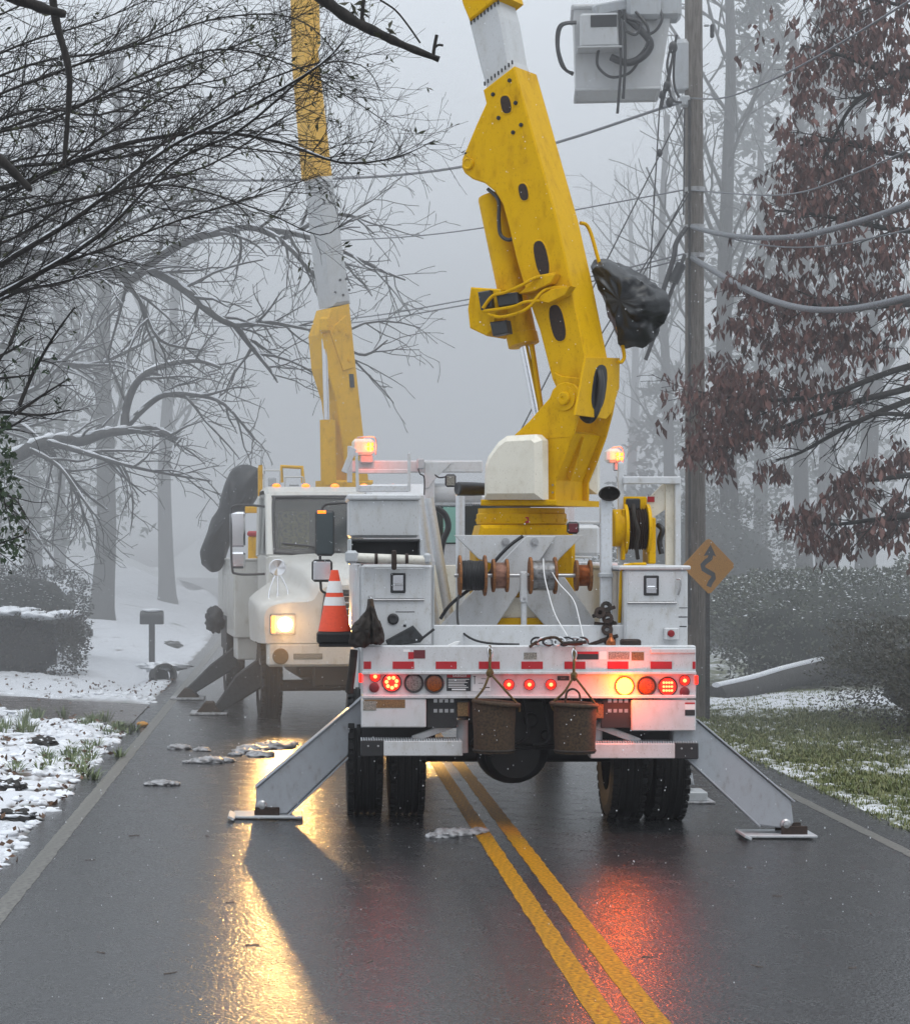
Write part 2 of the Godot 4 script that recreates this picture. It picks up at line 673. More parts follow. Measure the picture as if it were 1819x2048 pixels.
func snow_cover(x: float, z: float) -> float:
	var f := patch.get_noise_2d(x, z) * 0.75 + patch.get_noise_2d(x * 3.1 + 40.0, z * 3.1) * 0.45
	if x > 0.0:
		f = patch.get_noise_2d(x * 1.9, z * 0.9) * 0.4 + patch.get_noise_2d(x * 6.0 + 40.0, z * 4.0) * 0.6
	var broad := lump.get_noise_2d(x * 0.6 + 70.0, z * 0.6)
	var d := -z
	if x < 0.0:
		return smoothstep(-0.10, 0.12, f + 0.33 + 0.45 * broad + 0.25 * smoothstep(28.0, 34.0, d))
	var t := x - right_edge(z)
	var k := -0.27 + 0.5 * broad + 0.38 * exp(-pow((t - 0.12) / 0.22, 2.0)) + 0.22 * exp(-pow((t - 1.5 + 0.05 * (d - 22.0)) / 0.55, 2.0)) + 0.9 * exp(-pow((d - 31.0) / 1.7, 2.0)) * smoothstep(0.2, 1.0, t) + 0.5 * smoothstep(36.0, 44.0, d)
	return smoothstep(-0.2, 0.35, f + k)


func land_patch(called: String, x0: float, x1: float, z0: float, z1: float, cell: float, left: bool) -> MeshInstance3D:
	var nx := int((x1 - x0) / cell)
	var nz := int((z0 - z1) / cell)
	var st := Shape.new()
	var high := PackedFloat32Array()
	high.resize((nx + 1) * (nz + 1))
	var snow := PackedFloat32Array()
	snow.resize((nx + 1) * (nz + 1))
	for j in nz + 1:
		var z := z0 - j * cell
		var edge := left_edge(z) if left else right_edge(z)
		for i in nx + 1:
			var x := (edge + 0.12 - i * cell) if left else (edge - 0.12 + i * cell)
			var s := snow_cover(x, z)
			var t := absf(x - edge) if (x < edge) == left else -absf(x - edge)
			s *= smoothstep(-0.02, 0.12, t + 0.10 * patch.get_noise_2d(x * 1.3, z * 1.3))
			if left:
				s *= 1.0 - on_drive(x, z)
			snow[j * (nx + 1) + i] = s
			high[j * (nx + 1) + i] = land_y(x, z) + 0.035 * s * (0.7 + 0.6 * patch.get_noise_2d(x * 4.0, z * 4.0)) + 0.02 * patch.get_noise_2d(x * 2.0 + 9.0, z * 2.0) * (1.0 - on_drive(x, z) if left else 0.5)
	for j in nz + 1:
		var z := z0 - j * cell
		var edge := left_edge(z) if left else right_edge(z)
		for i in nx + 1:
			var x := (edge + 0.12 - i * cell) if left else (edge - 0.12 + i * cell)
			var a := j * (nx + 1) + i
			var dx := high[j * (nx + 1) + mini(i + 1, nx)] - high[j * (nx + 1) + maxi(i - 1, 0)]
			var dz := high[mini(j + 1, nz) * (nx + 1) + i] - high[maxi(j - 1, 0) * (nx + 1) + i]
			var s := snow[a]
			var f := 0.5 + 0.5 * patch.get_noise_2d(x * 6.0, z * 6.0 + 30.0)
			var bare := Color(0.055, 0.040, 0.028).lerp(Color(0.10, 0.066, 0.044), f)
			if not left:
				bare = Color(0.060, 0.082, 0.020).lerp(Color(0.125, 0.12, 0.042), f)
			elif f > 0.62:
				bare = Color(0.045, 0.062, 0.022)
			st.c = bare.lerp(Color(0.74, 0.76, 0.80), s)
			st.vert(Vector3(x, high[a], z), Vector3(dx / (2.0 * cell) * (1.0 if left else -1.0), 1.0, dz / (2.0 * cell)), Vector2(x, z))
	for j in nz:
		for i in nx:
			var a := j * (nx + 1) + i
			var b := a + nx + 1
			if left:
				st.tri(a, b, a + 1)
				st.tri(a + 1, b, b + 1)
			else:
				st.tri(a, a + 1, b)
				st.tri(a + 1, b + 1, b)
	var o := structure(called, st, M.land)
	return o


func ground() -> void:
	lump.seed = 21
	lump.frequency = 0.45
	lump.fractal_octaves = 3
	patch.seed = 33
	patch.frequency = 1.6
	patch.fractal_octaves = 4
	var fine := grey_noise(41, 0.12, 3, 512)
	var mid := grey_noise(42, 0.02, 4, 512)
	TEX.grain = tinted(512, [[fine, ramp([[0.0, grey(0.72)], [0.5, grey(0.95)], [1.0, grey(1.0)]])]])
	var land := mat("land", Color.WHITE, 0.85, 0.0, "grain", Vector3(2.5, 2.5, 2.5), 0.6)
	land.vertex_color_use_as_albedo = true
	# the land round the road, one sheet out to where the mist swallows it
	var st := Shape.new()
	var xs := []
	for i in 60:
		xs.append(-120.0 + i * 4.0)
	var first := 0
	for j in 60:
		var z := 12.0 - j * 4.0
		for i in 60:
			var x: float = xs[i]
			var y := land_y(x, z) - 0.02
			if x < 14.0 and x > -12.0:
				y = minf(y, -0.05) - 0.25
			st.c = Color(0.72, 0.74, 0.77).lerp(Color(0.10, 0.09, 0.06), 0.25 + 0.4 * lump.get_noise_2d(x, z))
			st.vert(Vector3(x, y, z), Vector3.UP, Vector2(x, z))
	for j in 59:
		for i in 59:
			var a := j * 60 + i
			st.tri(a, a + 1, a + 60)
			st.tri(a + 1, a + 61, a + 60)
	structure("ground", st, M.land)
	land_patch("snowy_verge", -8.6, -2.0, -9.0, -48.0, 0.055, true)
	land_patch("snowy_verge", -14.0, -2.0, -47.8, -110.0, 0.35, true)
	land_patch("grass_verge", 4.5, 10.5, -11.0, -42.0, 0.055, false)
	land_patch("grass_verge", 4.5, 18.0, -41.8, -110.0, 0.35, false)
	# wet asphalt
	var stones := grey_noise(51, 0.055, 5, 1024)
	var film := grey_noise(52, 0.006, 4, 1024)
	var tone := grey_noise(53, 0.03, 4, 1024)
	TEX.asphalt = tinted(1024, [
		[stones, ramp([[0.0, grey(0.45)], [0.5, grey(0.85)], [1.0, grey(1.0)]])],
		[tone, ramp([[0.0, grey(0.84)], [0.5, grey(0.95)], [1.0, grey(1.0)]])],
	])
	TEX.wet = tinted(1024, [
		[film, ramp([[0.0, grey(0.5)], [0.45, grey(0.58)], [0.7, grey(0.66)], [1.0, grey(0.76)]])],
		[stones, ramp([[0.3, grey(0.55)], [0.5, grey(0.82)], [0.7, grey(1.0)]])],
	])
	TEX.stones = tinted(1024, [[stones, ramp([[0.0, grey(0.0)], [1.0, grey(1.0)]])]])
	var wet := StandardMaterial3D.new()
	wet.resource_name = "wet_asphalt"
	wet.albedo_color = lin(0.050, 0.051, 0.054)
	wet.albedo_texture = TEX.asphalt
	wet.roughness = 0.46
	wet.roughness_texture = TEX.wet
	wet.roughness_texture_channel = BaseMaterial3D.TEXTURE_CHANNEL_RED
	wet.metallic_specular = 0.68
	wet.heightmap_enabled = true
	wet.heightmap_texture = TEX.stones
	wet.heightmap_scale = 0.32
	wet.uv1_triplanar = true
	wet.uv1_world_triplanar = true
	wet.uv1_scale = Vector3(0.55, 0.55, 0.55)
	M.wet = wet
	var road := ribbon(-2.10, 4.74, 0.0, 12.0, -150.0, 0.0, 16, true)
	var r := structure("road", road, M.wet)
	for s in [-0.115, 0.115]:
		structure("centre_line", ribbon(1.42 + s - 0.062, 1.42 + s + 0.062, 0.002, 8.0, -120.0, 0.012, 1, false), M.road_yellow, r)
	structure("edge_line", ribbon(-1.90, -1.78, 0.002, 8.0, -110.0, 0.012, 1, false), M.road_white, r)
	structure("edge_line", ribbon(4.31, 4.42, 0.002, 8.0, -110.0, 0.012, 1, false), M.road_white, r)
	# driveway apron
	var dr := Shape.new()
	var pts := []
	for k in 25:
		var x := -2.1 - k * 0.29
		pts.append([x, -between(-x, [2.1, 3.0, 4.2, 9.0], [24.3, 25.6, 26.9, 28.6]), -between(-x, [2.1, 4.3, 9.0], [28.5, 29.8, 31.2])])
	for k in pts.size():
		for s in 7:
			var z := lerpf(pts[k][1], pts[k][2], s / 6.0) + 0.05 * lump.get_noise_2d(k * 3.0, s * 9.0)
			var x: float = pts[k][0] + drift(z)
			dr.vert(Vector3(x, road_y(left_edge(z)) + 0.012 + 0.012 * lump.get_noise_2d(x * 2.0, z * 2.0) + 0.01 * k * 0.29, z), Vector3.UP, Vector2(x, z))
	for k in pts.size() - 1:
		for s in 6:
			var a := k * 7 + s
			dr.tri(a, a + 1, a + 7)
			dr.tri(a + 1, a + 8, a + 7)
	var dm := wet.duplicate()
	dm.resource_name = "driveway_asphalt"
	dm.albedo_color = lin(0.14, 0.112, 0.10)
	structure("driveway", dr, dm)


func ribbon(x0: float, x1: float, lift: float, z0: float, z1: float, ragged: float, across: int, road: bool) -> Shape:
	var st := Shape.new()
	var step := 0.5 if road else 0.12
	var m := int((z0 - z1) / step)
	for j in m + 1:
		var z := z0 - j * step
		for i in across + 1:
			var x := lerpf(x0, x1, float(i) / across) + drift(z)
			if ragged > 0.0:
				x += ragged * patch.get_noise_2d(x * 3.0, z * 2.5)
			elif i == 0 or i == across:
				x += 0.05 * patch.get_noise_2d(x, z * 0.7)
			st.vert(Vector3(x, road_y(x) + lift, z), Vector3(0.018, 1, 0), Vector2(x, z))
	for j in m:
		for i in across:
			var a := j * (across + 1) + i
			st.tri(a, a + 1, a + across + 1)
			st.tri(a + 1, a + across + 2, a + across + 1)
	return st


const BACK := Vector3(0, 0, 1)


func round_lamp(parent: Node3D, called: String, x: float, y: float, d: float, r: float, lens: String, dots: Array = [], bezel := true) -> MeshInstance3D:
	var p := spot(x, y, d)
	var o: MeshInstance3D
	if bezel:
		var st := Shape.new()
		st.puck(p, BACK, [Vector2(r * 1.0, 0), Vector2(r * 1.0, 0.012), Vector2(r * 0.94, 0.016), Vector2(r * 0.84, 0.014), Vector2(r * 0.82, 0.004)], 24)
		o = part(called, st, M.black_plastic, parent)
		r *= 0.82
	var l := Shape.new()
	l.puck(p + BACK * 0.004, BACK, [Vector2(r, 0), Vector2(r * 0.95, 0.006), Vector2(r * 0.6, 0.010), Vector2(0, 0.012)], 24)
	var le := part("lens" if bezel else called, l, M[lens], o if bezel else parent)
	for q in dots:
		var s := Shape.new()
		s.puck(p + Vector3(q.x * r, q.y * r, 0.013), BACK, [Vector2(r * q.z, 0), Vector2(r * q.z * 0.8, 0.004), Vector2(0, 0.005)], 10)
		part("led", s, M.glow_led, o if bezel else parent)
	return o if bezel else le


func ring_dots(count: int, at: float, size: float) -> Array:
	var out := []
	for k in count:
		out.append(Vector3(cos(TAU * k / count + 0.3) * at, sin(TAU * k / count + 0.3) * at, size))
	return out


func small_lamp(called: String, at: Vector3, color: Color, energy: float, size: float) -> OmniLight3D:
	var l := OmniLight3D.new()
	l.name = called
	l.light_color = color
	l.light_energy = energy
	l.light_size = size
	l.omni_range = 40.0
	l.omni_attenuation = 2.0
	l.shadow_enabled = true
	add_child(l, true)
	l.position = at
	return l


func wheel(parent: Node3D, mid: Vector3, axis: Vector3, r: float, wide: float, rim := true) -> void:
	var h := wide * 0.5
	var st := Shape.new()
	var prof := [Vector2(r * 0.55, -h * 0.9), Vector2(r * 0.8, -h), Vector2(r * 0.94, -h * 0.92), Vector2(r, -h * 0.74)]
	for k in 4:
		var y := lerpf(-h * 0.74, h * 0.74, (k + 0.5) / 4.0)
		prof.append(Vector2(r, y - 0.012))
		prof.append(Vector2(r - 0.012, y - 0.009))
		prof.append(Vector2(r - 0.012, y + 0.009))
		prof.append(Vector2(r, y + 0.012))
	prof.append_array([Vector2(r, h * 0.74), Vector2(r * 0.94, h * 0.92), Vector2(r * 0.8, h), Vector2(r * 0.55, h * 0.9)])
	st.puck(mid, axis, prof, 36)
	# tread blocks round the shoulders
	var y0 := axis.normalized()
	var x0 := y0.cross(Vector3.UP).normalized()
	var z0 := x0.cross(y0)
	for k in 40:
		var a := TAU * k / 40.0
		for s in [-1.0, 1.0]:
			var e := x0 * cos(a) + z0 * sin(a)
			var tan_ := x0 * -sin(a) + z0 * cos(a)
			var keep := st.t
			st.t = Transform3D(Basis(tan_, y0, tan_.cross(y0)), mid + e * (r * 0.985) + y0 * s * h * 0.78)
			st.box(Vector3.ZERO, Vector3(r * 0.10, h * 0.34, 0.03), 0.004)
			st.t = keep
	var o := part("wheel", st, M.rubber, parent)
	if rim:
		var q := Shape.new()
		q.puck(mid, axis, [Vector2(r * 0.56, -h * 0.85), Vector2(r * 0.56, h * 0.85), Vector2(r * 0.5, h * 0.8), Vector2(r * 0.42, h * 0.2), Vector2(r * 0.22, h * 0.25), Vector2(r * 0.2, h * 0.7), Vector2(0, h * 0.72)], 24)
		part("rim", q, M.rim_steel, o)
		for k in 8:
			var a := TAU * k / 8.0
			var s := Shape.new()
			s.puck(mid + (x0 * cos(a) + z0 * sin(a)) * r * 0.32 + y0 * h * 0.2, axis, [Vector2(0.016, 0), Vector2(0.016, 0.03), Vector2(0, 0.032)], 6)
			part("nut", s, M.steel, o)


func text_on(parent: Node3D, words: String, at: Vector3, high: float, m: Material, font := "Droid Sans", bold := true) -> void:
	var f := SystemFont.new()
	f.font_names = PackedStringArray([font])
	if bold:
		f.font_weight = 700
	var tm := TextMesh.new()
	tm.text = words
	tm.font = f
	tm.font_size = 32
	tm.pixel_size = high / 32.0 * 1.35
	tm.depth = 0.002
	tm.material = m
	var o := MeshInstance3D.new()
	o.name = "lettering"
	o.mesh = tm
	parent.add_child(o, true)
	o.global_transform = Transform3D(Basis(), at)


func latch(parent: Node3D, x: float, y: float, d: float) -> void:
	var plate := slab(x - 15, y - 20, x + 15, y + 20, d - 0.012, 0.02, 0.008)
	var o := part("latch", plate, M.black_metal, parent)
	part("latch", slab(x - 10, y - 15, x + 10, y + 15, d - 0.0145, 0.004, 0.001), M.chrome, parent)
	part("latch", slab(x - 9, y + 1, x + 9, y + 6, d - 0.03, 0.02, 0.006), M.chrome, parent)
	o.set_meta("label", "recessed chrome paddle latch")


func plane_spot(x: float, y: float, o: Vector3, w_dir: Vector3, w: float) -> Vector3:
	var eye := Vector3(0, EYE, 0)
	var dir := Vector3((x - 625.0) / 4200.0, -(y - 1100.0) / 4200.0, -1.0)
	var k := (w - w_dir.dot(eye - o)) / w_dir.dot(dir)
	return eye + dir * k


# an outline measured on a plane that faces w_dir, made into a solid between w0 and w1
func plate(outline: Array, frame: Transform3D, seen_w: float, w0: float, w1: float, bevel := 0.008) -> Shape:
	var flat := PackedVector2Array()
	var inv := frame.affine_inverse()
	for q in outline:
		var p := inv * plane_spot(q[0], q[1], frame.origin, frame.basis.z, seen_w)
		flat.append(Vector2(p.x, p.y))
	var st := Shape.new()
	st.t = frame
	st.prism(flat, w0, w1, bevel)
	return st


func oval(x: float, y: float, rx: float, ry: float, lean := 0.0, steps := 20) -> Array:
	var out := []
	for k in steps:
		var a := TAU * k / steps
		var q := Vector2(signf(cos(a)) * pow(absf(cos(a)), 0.75) * rx, signf(sin(a)) * pow(absf(sin(a)), 0.75) * ry).rotated(lean)
		out.append([x + q.x, y + q.y])
	return out


func near_truck() -> void:
	var d := 16.0
	var tr := thing("bucket_truck", "white bucket truck seen from behind with a raised yellow boom and lit red tail lamps", "truck", Vector3(1.642, road_y(1.642), -17.5))
	# chassis and running gear
	for s in [-0.42, 0.42]:
		var st := Shape.new()
		st.box(Vector3(1.642 + s, 0.93, -20.2), Vector3(0.09, 0.26, 7.8), 0.01)
		part("chassis_rail", st, M.black_metal, tr)
	var ax := Shape.new()
	ax.rod(Vector3(0.62, 0.52, -17.15), Vector3(2.66, 0.52, -17.15), 0.10, 14)
	ax.blob(Vector3(1.62, 0.52, -17.1), Vector3(0.30, 0.27, 0.30), null, 0.0, 12, 20)
	ax.puck(Vector3(1.62, 0.52, -16.98), BACK, [Vector2(0.24, 0), Vector2(0.24, 0.10), Vector2(0.2, 0.15), Vector2(0.0, 0.19)], 20)
	part("rear_axle", ax, M.black_metal, tr)
	var tank := slab(935, 1392, 1135, 1500, 16.7, 1.2, 0.05)
	part("rear_crossmember", tank, M.black_metal, tr)
	for q in [[955, 1440, 14], [1010, 1455, 12], [1060, 1440, 16], [1090, 1470, 12], [1000, 1490, 13]]:
		var st := Shape.new()
		st.puck(spot(q[0], q[1], 16.69), BACK, [Vector2(q[2] / 262.0, 0), Vector2(q[2] / 262.0, 0.03), Vector2(q[2] / 380.0, 0.05), Vector2(0, 0.05)], 14)
		part("valve", st, M.black_metal, tr)
	for k in 4:
		var xx := 960.0 + k * 42.0
		part("air_hose", pipe(smooth([spot(xx, 1400, 16.62), spot(xx + 12, 1450 + k * 9, 16.55), spot(xx - 18, 1490, 16.6), spot(xx + 25, 1512 - k * 8, 16.7)]), 0.012, 6), M.black_plastic, tr)
	for q in [0.42, 0.76, 2.52, 2.86]:
		var cx: float = q
		wheel(tr, Vector3(cx, 0.515 + road_y(cx), -17.15), Vector3(1 if cx > 1.6 else -1, 0, 0), 0.515, 0.29, cx < 0.5 or cx > 2.8)
	wheel(tr, Vector3(0.62, 0.5 + road_y(0.6), -23.6), Vector3(-1, 0, 0), 0.5, 0.28)
	wheel(tr, Vector3(2.66, 0.5 + road_y(2.7), -23.6), Vector3(1, 0, 0), 0.5, 0.28)
	for q in [[724, 870], [1150, 1345]]:
		part("mud_guard", slab(q[0], 1395, q[1], 1500, 16.55, 0.03, 0.004), M.black_metal, tr)
	# tail: upper and lower panel, ledge, tape
	var tail := part("tail_panel", slab(723, 1291, 1391, 1345, d, 0.10, 0.01), M.white_paint, tr)
	part("step_lid", slab(1300, 1297, 1391, 1307, d - 0.012, 0.16, 0.006), M.white_paint, tail)
	for q in [[727, 742], [785, 828], [871, 913], [957, 999], [1042, 1085], [1128, 1170], [1214, 1256], [1300, 1343], [1384, 1390]]:
		part("reflective_strip", slab(q[0], 1323, q[1], 1338, d - 0.003, 0.004, 0.0008), M.red_tape, tail)
	for q in [[816, 1304, 827, 1318, "red_tape"], [827, 1300, 850, 1317, "lens_dull_red"], [806, 1299, 820, 1304, "label_white"], [1047, 1305, 1073, 1319, "label_pale"], [1150, 1303, 1196, 1308, "red_tape"], [1150, 1308, 1196, 1319, "label_black"], [1198, 1303, 1212, 1319, "label_white"], [1216, 1304, 1258, 1319, "label_pale"], [1262, 1304, 1287, 1321, "label_tan"]]:
		part("sticker", slab(q[0], q[1], q[2], q[3], d - 0.002, 0.003, 0.0005), M[q[4]], tail)
	part("ledge", slab(723, 1343, 1392, 1349, d - 0.03, 0.13, 0.004), M.white_paint, tr)
	var low := part("tail_panel", slab(725, 1349, 1391, 1392, d + 0.035, 0.06, 0.004), M.white_paint, tr)
	part("tail_panel_lip", slab(725, 1390, 1391, 1397, d + 0.01, 0.09, 0.005), M.white_paint, tr)
	# lamps in the tail
	var dl := d + 0.03
	for q in [[750, 1353], [1017, 1369], [1058, 1369], [1101, 1369], [1368, 1361]]:
		round_lamp(tr, "tail_light", q[0], q[1], dl, 0.043, "glow_red", [Vector3(0, 0, 0.45)])
		small_lamp("tail_lamp", spot(q[0], q[1], dl - 0.05), Color(1, 0.08, 0.04), 0.005, 0.03)
	for q in [[748, 1375], [1368, 1384]]:
		round_lamp(tr, "reflector", q[0], q[1], dl, 0.039, "lens_dull_red", [], false)
	round_lamp(tr, "tail_light", 783, 1365, dl, 0.076, "glow_red", ring_dots(7, 0.62, 0.24))
	small_lamp("tail_lamp", spot(783, 1365, dl - 0.07), Color(1, 0.10, 0.05), 0.02, 0.06)
	round_lamp(tr, "reverse_light", 827, 1366, dl, 0.076, "lens_clear")
	round_lamp(tr, "turn_light", 868, 1367, dl, 0.076, "lens_amber")
	var lit := round_lamp(tr, "turn_light", 1248, 1372, dl, 0.076, "glow_amber")
	lit.set_meta("label", "blazing amber turn signal")
	small_lamp("turn_lamp", spot(1248, 1372, dl - 0.11), Color(1, 0.345, 0.015), 0.40, 0.07)
	round_lamp(tr, "turn_light", 1292, 1372, dl, 0.076, "lens_amber")
	var bars := []
	for r in 3:
		for k in 4:
			bars.append(Vector3(-0.5 + k * 0.33, 0.48 - r * 0.48, 0.16))
	round_lamp(tr, "tail_light", 1334, 1373, dl, 0.076, "glow_red", bars)
	small_lamp("tail_lamp", spot(1334, 1373, dl - 0.07), Color(1, 0.10, 0.05), 0.02, 0.06)
	for q in [[721, 1356], [1392, 1360]]:
		part("side_marker", slab(q[0] - 3, q[1] - 9, q[0] + 3, q[1] + 9, d + 0.02, 0.04, 0.004), M.glow_red, tr)
	# labels on the lower panel
	var dz := part("warning_label", slab(893, 1347, 941, 1382, d + 0.031, 0.003, 0.0005), M.label_black, tr)
	part("header", slab(893.5, 1348, 940.5, 1355, d + 0.028, 0.003, 0.0005), M.red_tape, dz)
	text_on(dz, "DANGER", spot(919, 1351.5, d + 0.026), 0.020, M.label_white)
	for k in 6:
		part("print_line", slab(896, 1358 + k * 3.2, 938 - (k * 7) % 11, 1359.4 + k * 3.2, d + 0.029, 0.002, 0.0), M.label_white, dz)
	part("print_line", slab(903, 1377.5, 931, 1380.5, d + 0.029, 0.002, 0.0), M.label_white, dz)
	var wl := part("sticker", slab(944, 1349, 981, 1382, d + 0.031, 0.003, 0.0005), M.label_white, tr)
	for q in [[946, 1352, 951, 1353.4], [948, 1352, 949.4, 1368], [962, 1357, 972, 1358], [956, 1366, 966, 1367], [970, 1374, 979, 1376], [958, 1377, 970, 1378]]:
		part("print_line", slab(q[0], q[1], q[2], q[3], d + 0.029, 0.002, 0.0), M.label_black, wl)
	part("sticker", slab(1114, 1352, 1138, 1361, d + 0.031, 0.003, 0.0005), M.label_black, tr)
	text_on(tr, "UNIT", spot(1126, 1356.5, d + 0.0295), 0.013, M.label_pale)
	# side skirts of the tail and the perforated plates between them
	var sk := part("skirt_panel", slab(722, 1397, 852, 1455, d + 0.02, 0.05, 0.008), M.white_paint, tr)
	part("number_plate", slab(728, 1399, 810, 1416, d + 0.017, 0.004, 0.001), M.label_tan, sk)
	part("sticker", slab(726, 1402, 752, 1421, d + 0.0165, 0.004, 0.001), M.lens_dull_red, sk).material_override = M.label_pale
	var sr := part("skirt_panel", slab(1262, 1400, 1391, 1462, d + 0.02, 0.05, 0.008), M.white_paint, tr)
	part("sticker", slab(1369, 1405, 1389, 1408, d + 0.017, 0.004, 0.0005), M.red_tape, sr)
	part("sticker", slab(1369, 1409, 1389, 1419, d + 0.017, 0.004, 0.0005), M.label_white, sr)
	part("sticker", slab(1369, 1420, 1389, 1431, d + 0.017, 0.004, 0.0005), M.label_black, sr)
	for q in [853, 1201]:
		var x: float = q
		var pl := part("perforated_plate", slab(x, 1394, x + 60, 1456, d + 0.06, 0.02, 0.004), M.black_metal, tr)
		for r in 2:
			for k in 4:
				part("hole", slab(x + 14 + k * 11, 1398 + r * 20, x + 21 + k * 11, 1405 + r * 20, d + 0.058, 0.004, 0.0), M.steel, pl)
	for q in [[914, 1405, 936, 1433], [1187, 1408, 1206, 1437]]:
		var wk := part("work_light", slab(q[0] - 3, q[1] - 6, q[2] + 3, q[3] + 3, d + 0.06, 0.08, 0.01), M.black_plastic, tr)
		part("lens", slab(q[0], q[1], q[2], q[3], d + 0.05, 0.012, 0.004), M.lens_amber, wk).material_override = M.label_tan
	# step bumpers with serrated treads
	for q in [[722, 925, 1482, 722, 768], [1180, 1396, 1487, 1348, 1396]]:
		var y: float = q[2]
		var bm := part("step_bumper", slab(q[0], y, q[1], y + 30, d + 0.05, 0.16, 0.006), M.white_paint, tr)
		part("bumper_cap", slab(q[3], y - 1, q[4], y + 31, d + 0.047, 0.166, 0.006), M.black_metal, bm)
		var n := int((q[1] - q[0]) / 5.0)
		var st := Shape.new()
		for k in n:
			slab(q[0] + k * 5.0, y - 4, q[0] + k * 5.0 + 2.6, y + 0.5, d + 0.055, 0.15, 0.0, st)
		mass("tread", st, M.galvanised, bm)
		for k in 2:
			var s := Shape.new()
			s.puck(spot(q[3] + 14 + k * 20, y + 10, d + 0.046), BACK, [Vector2(0.008, 0), Vector2(0.008, 0.008), Vector2(0, 0.01)], 6)
			part("bolt", s, M.steel, bm)
	for q in [[825, 1478, 912, 1447], [1192, 1450, 1278, 1483]]:
		var st := Shape.new()
		st.bar(spot(q[0], q[1], d + 0.16), spot(q[2], q[3], d + 0.16), 0.05, 0.06, 0.006, BACK)
		part("bumper_brace", st, M.white_paint, tr)
	part("bumper_post", pipe([spot(924, 1440, d + 0.2), spot(924, 1505, d + 0.2)], 0.045, 14), M.grey_paint, tr)
	part("bumper_post", pipe([spot(1192, 1440, d + 0.2), spot(1192, 1505, d + 0.2)], 0.045, 14), M.grey_paint, tr)
	near_legs(tr)
	near_body(tr)
	near_boom(tr)
	near_cargo()


func near_legs(tr: Node3D) -> void:
	# outrigger legs: box sections with flanges, a pin and a foot plate
	for q in [
		{"o": [[728, 1392], [728, 1480], [574, 1628], [520, 1630], [510, 1622], [513, 1575]], "e": [[735, 1385, 511, 1573], [728, 1483, 576, 1628]], "pin": [524, 1619], "pad": [466, 605], "d": 16.7},
		{"o": [[1384, 1432], [1392, 1442], [1581, 1601], [1586, 1646], [1574, 1658], [1512, 1650], [1345, 1490], [1345, 1440]], "e": [[1390, 1438, 1583, 1601], [1345, 1492, 1514, 1650]], "pin": [1570, 1652], "pad": [1482, 1628], "d": 16.1},
	]:
		var dd: float = q.d
		var pad_x: float = (q.pad[0] + q.pad[1]) * 0.5
		var gx := spot(pad_x, 0, dd).x
		var fr := Transform3D(Basis(), Vector3(0, 0, -dd))
		var leg := part("outrigger", plate(q.o, fr, 0.0, -0.17, 0.0, 0.01), M.leg_paint, tr)
		for e in q.e:
			var st := Shape.new()
			st.bar(spot(e[0], e[1], dd + 0.085), spot(e[2], e[3], dd + 0.085), 0.014, 0.20, 0.004, BACK)
			part("flange", st, M.leg_paint, leg)
		var y := road_y(gx) + 0.03
		var p := spot(q.pin[0], q.pin[1], dd)
		p.y = y + 0.075
		var pin := Shape.new()
		pin.puck(p + Vector3(0, 0, -0.005), BACK, [Vector2(0.042, 0), Vector2(0.042, 0.02), Vector2(0.03, 0.03), Vector2(0.026, 0.045), Vector2(0, 0.05)], 16)
		part("pin", pin, M.steel, leg)
		var pad := Shape.new()
		var x0 := spot(q.pad[0], 0, dd).x
		var x1 := spot(q.pad[1], 0, dd).x
		pad.box(Vector3((x0 + x1) * 0.5, y - 0.008, -dd - 0.08), Vector3(x1 - x0, 0.02, 0.36), 0.005)
		pad.bar(Vector3(x0 + 0.02, y - 0.004, -dd + 0.1), Vector3(x0 - 0.03, y + 0.02, -dd + 0.1), 0.02, 0.36, 0.003, BACK)
		var pd := part("foot_plate", pad, M.slush, leg)
		for s in [-1.0, 1.0]:
			var lug := Shape.new()
			lug.box(Vector3(p.x + (0.06 if pad_x > 1000 else 0.04), y + 0.03, -dd - 0.08 + s * 0.11), Vector3(0.2, 0.07, 0.016), 0.004)
			part("foot_lug", lug, M.rust_brown, leg)
		pd.material_override = M.grey_paint
	# the forward right leg, seen past the rear wheels
	var dd := 18.35
	var fr := Transform3D(Basis(), Vector3(0, 0, -dd))
	var leg := part("outrigger", plate([[1300, 1440], [1345, 1500], [1384, 1548], [1388, 1570], [1345, 1576], [1300, 1540]], fr, 0.0, -0.16, 0.0, 0.01), M.leg_paint, tr)
	var pin := Shape.new()
	pin.puck(spot(1377, 1562, dd - 0.003), BACK, [Vector2(0.035, 0), Vector2(0.035, 0.02), Vector2(0, 0.03)], 14)
	part("pin", pin, M.steel, leg)
	var gy := road_y(3.2)
	var a := spot(1325, 0, dd).x
	var b := spot(1424, 0, dd).x
	var pad := Shape.new()
	pad.box(Vector3((a + b) * 0.5 - 0.03, gy + 0.055, -dd - 0.05), Vector3(b - a - 0.06, 0.085, 0.3), 0.01)
	part("foot_plate", pad, M.grey_paint, leg)
	var pad2 := Shape.new()
	pad2.box(Vector3((a + b) * 0.5, gy + 0.008, -dd - 0.05), Vector3(b - a, 0.016, 0.36), 0.004)
	part("foot_plate", pad2, M.slush, leg)


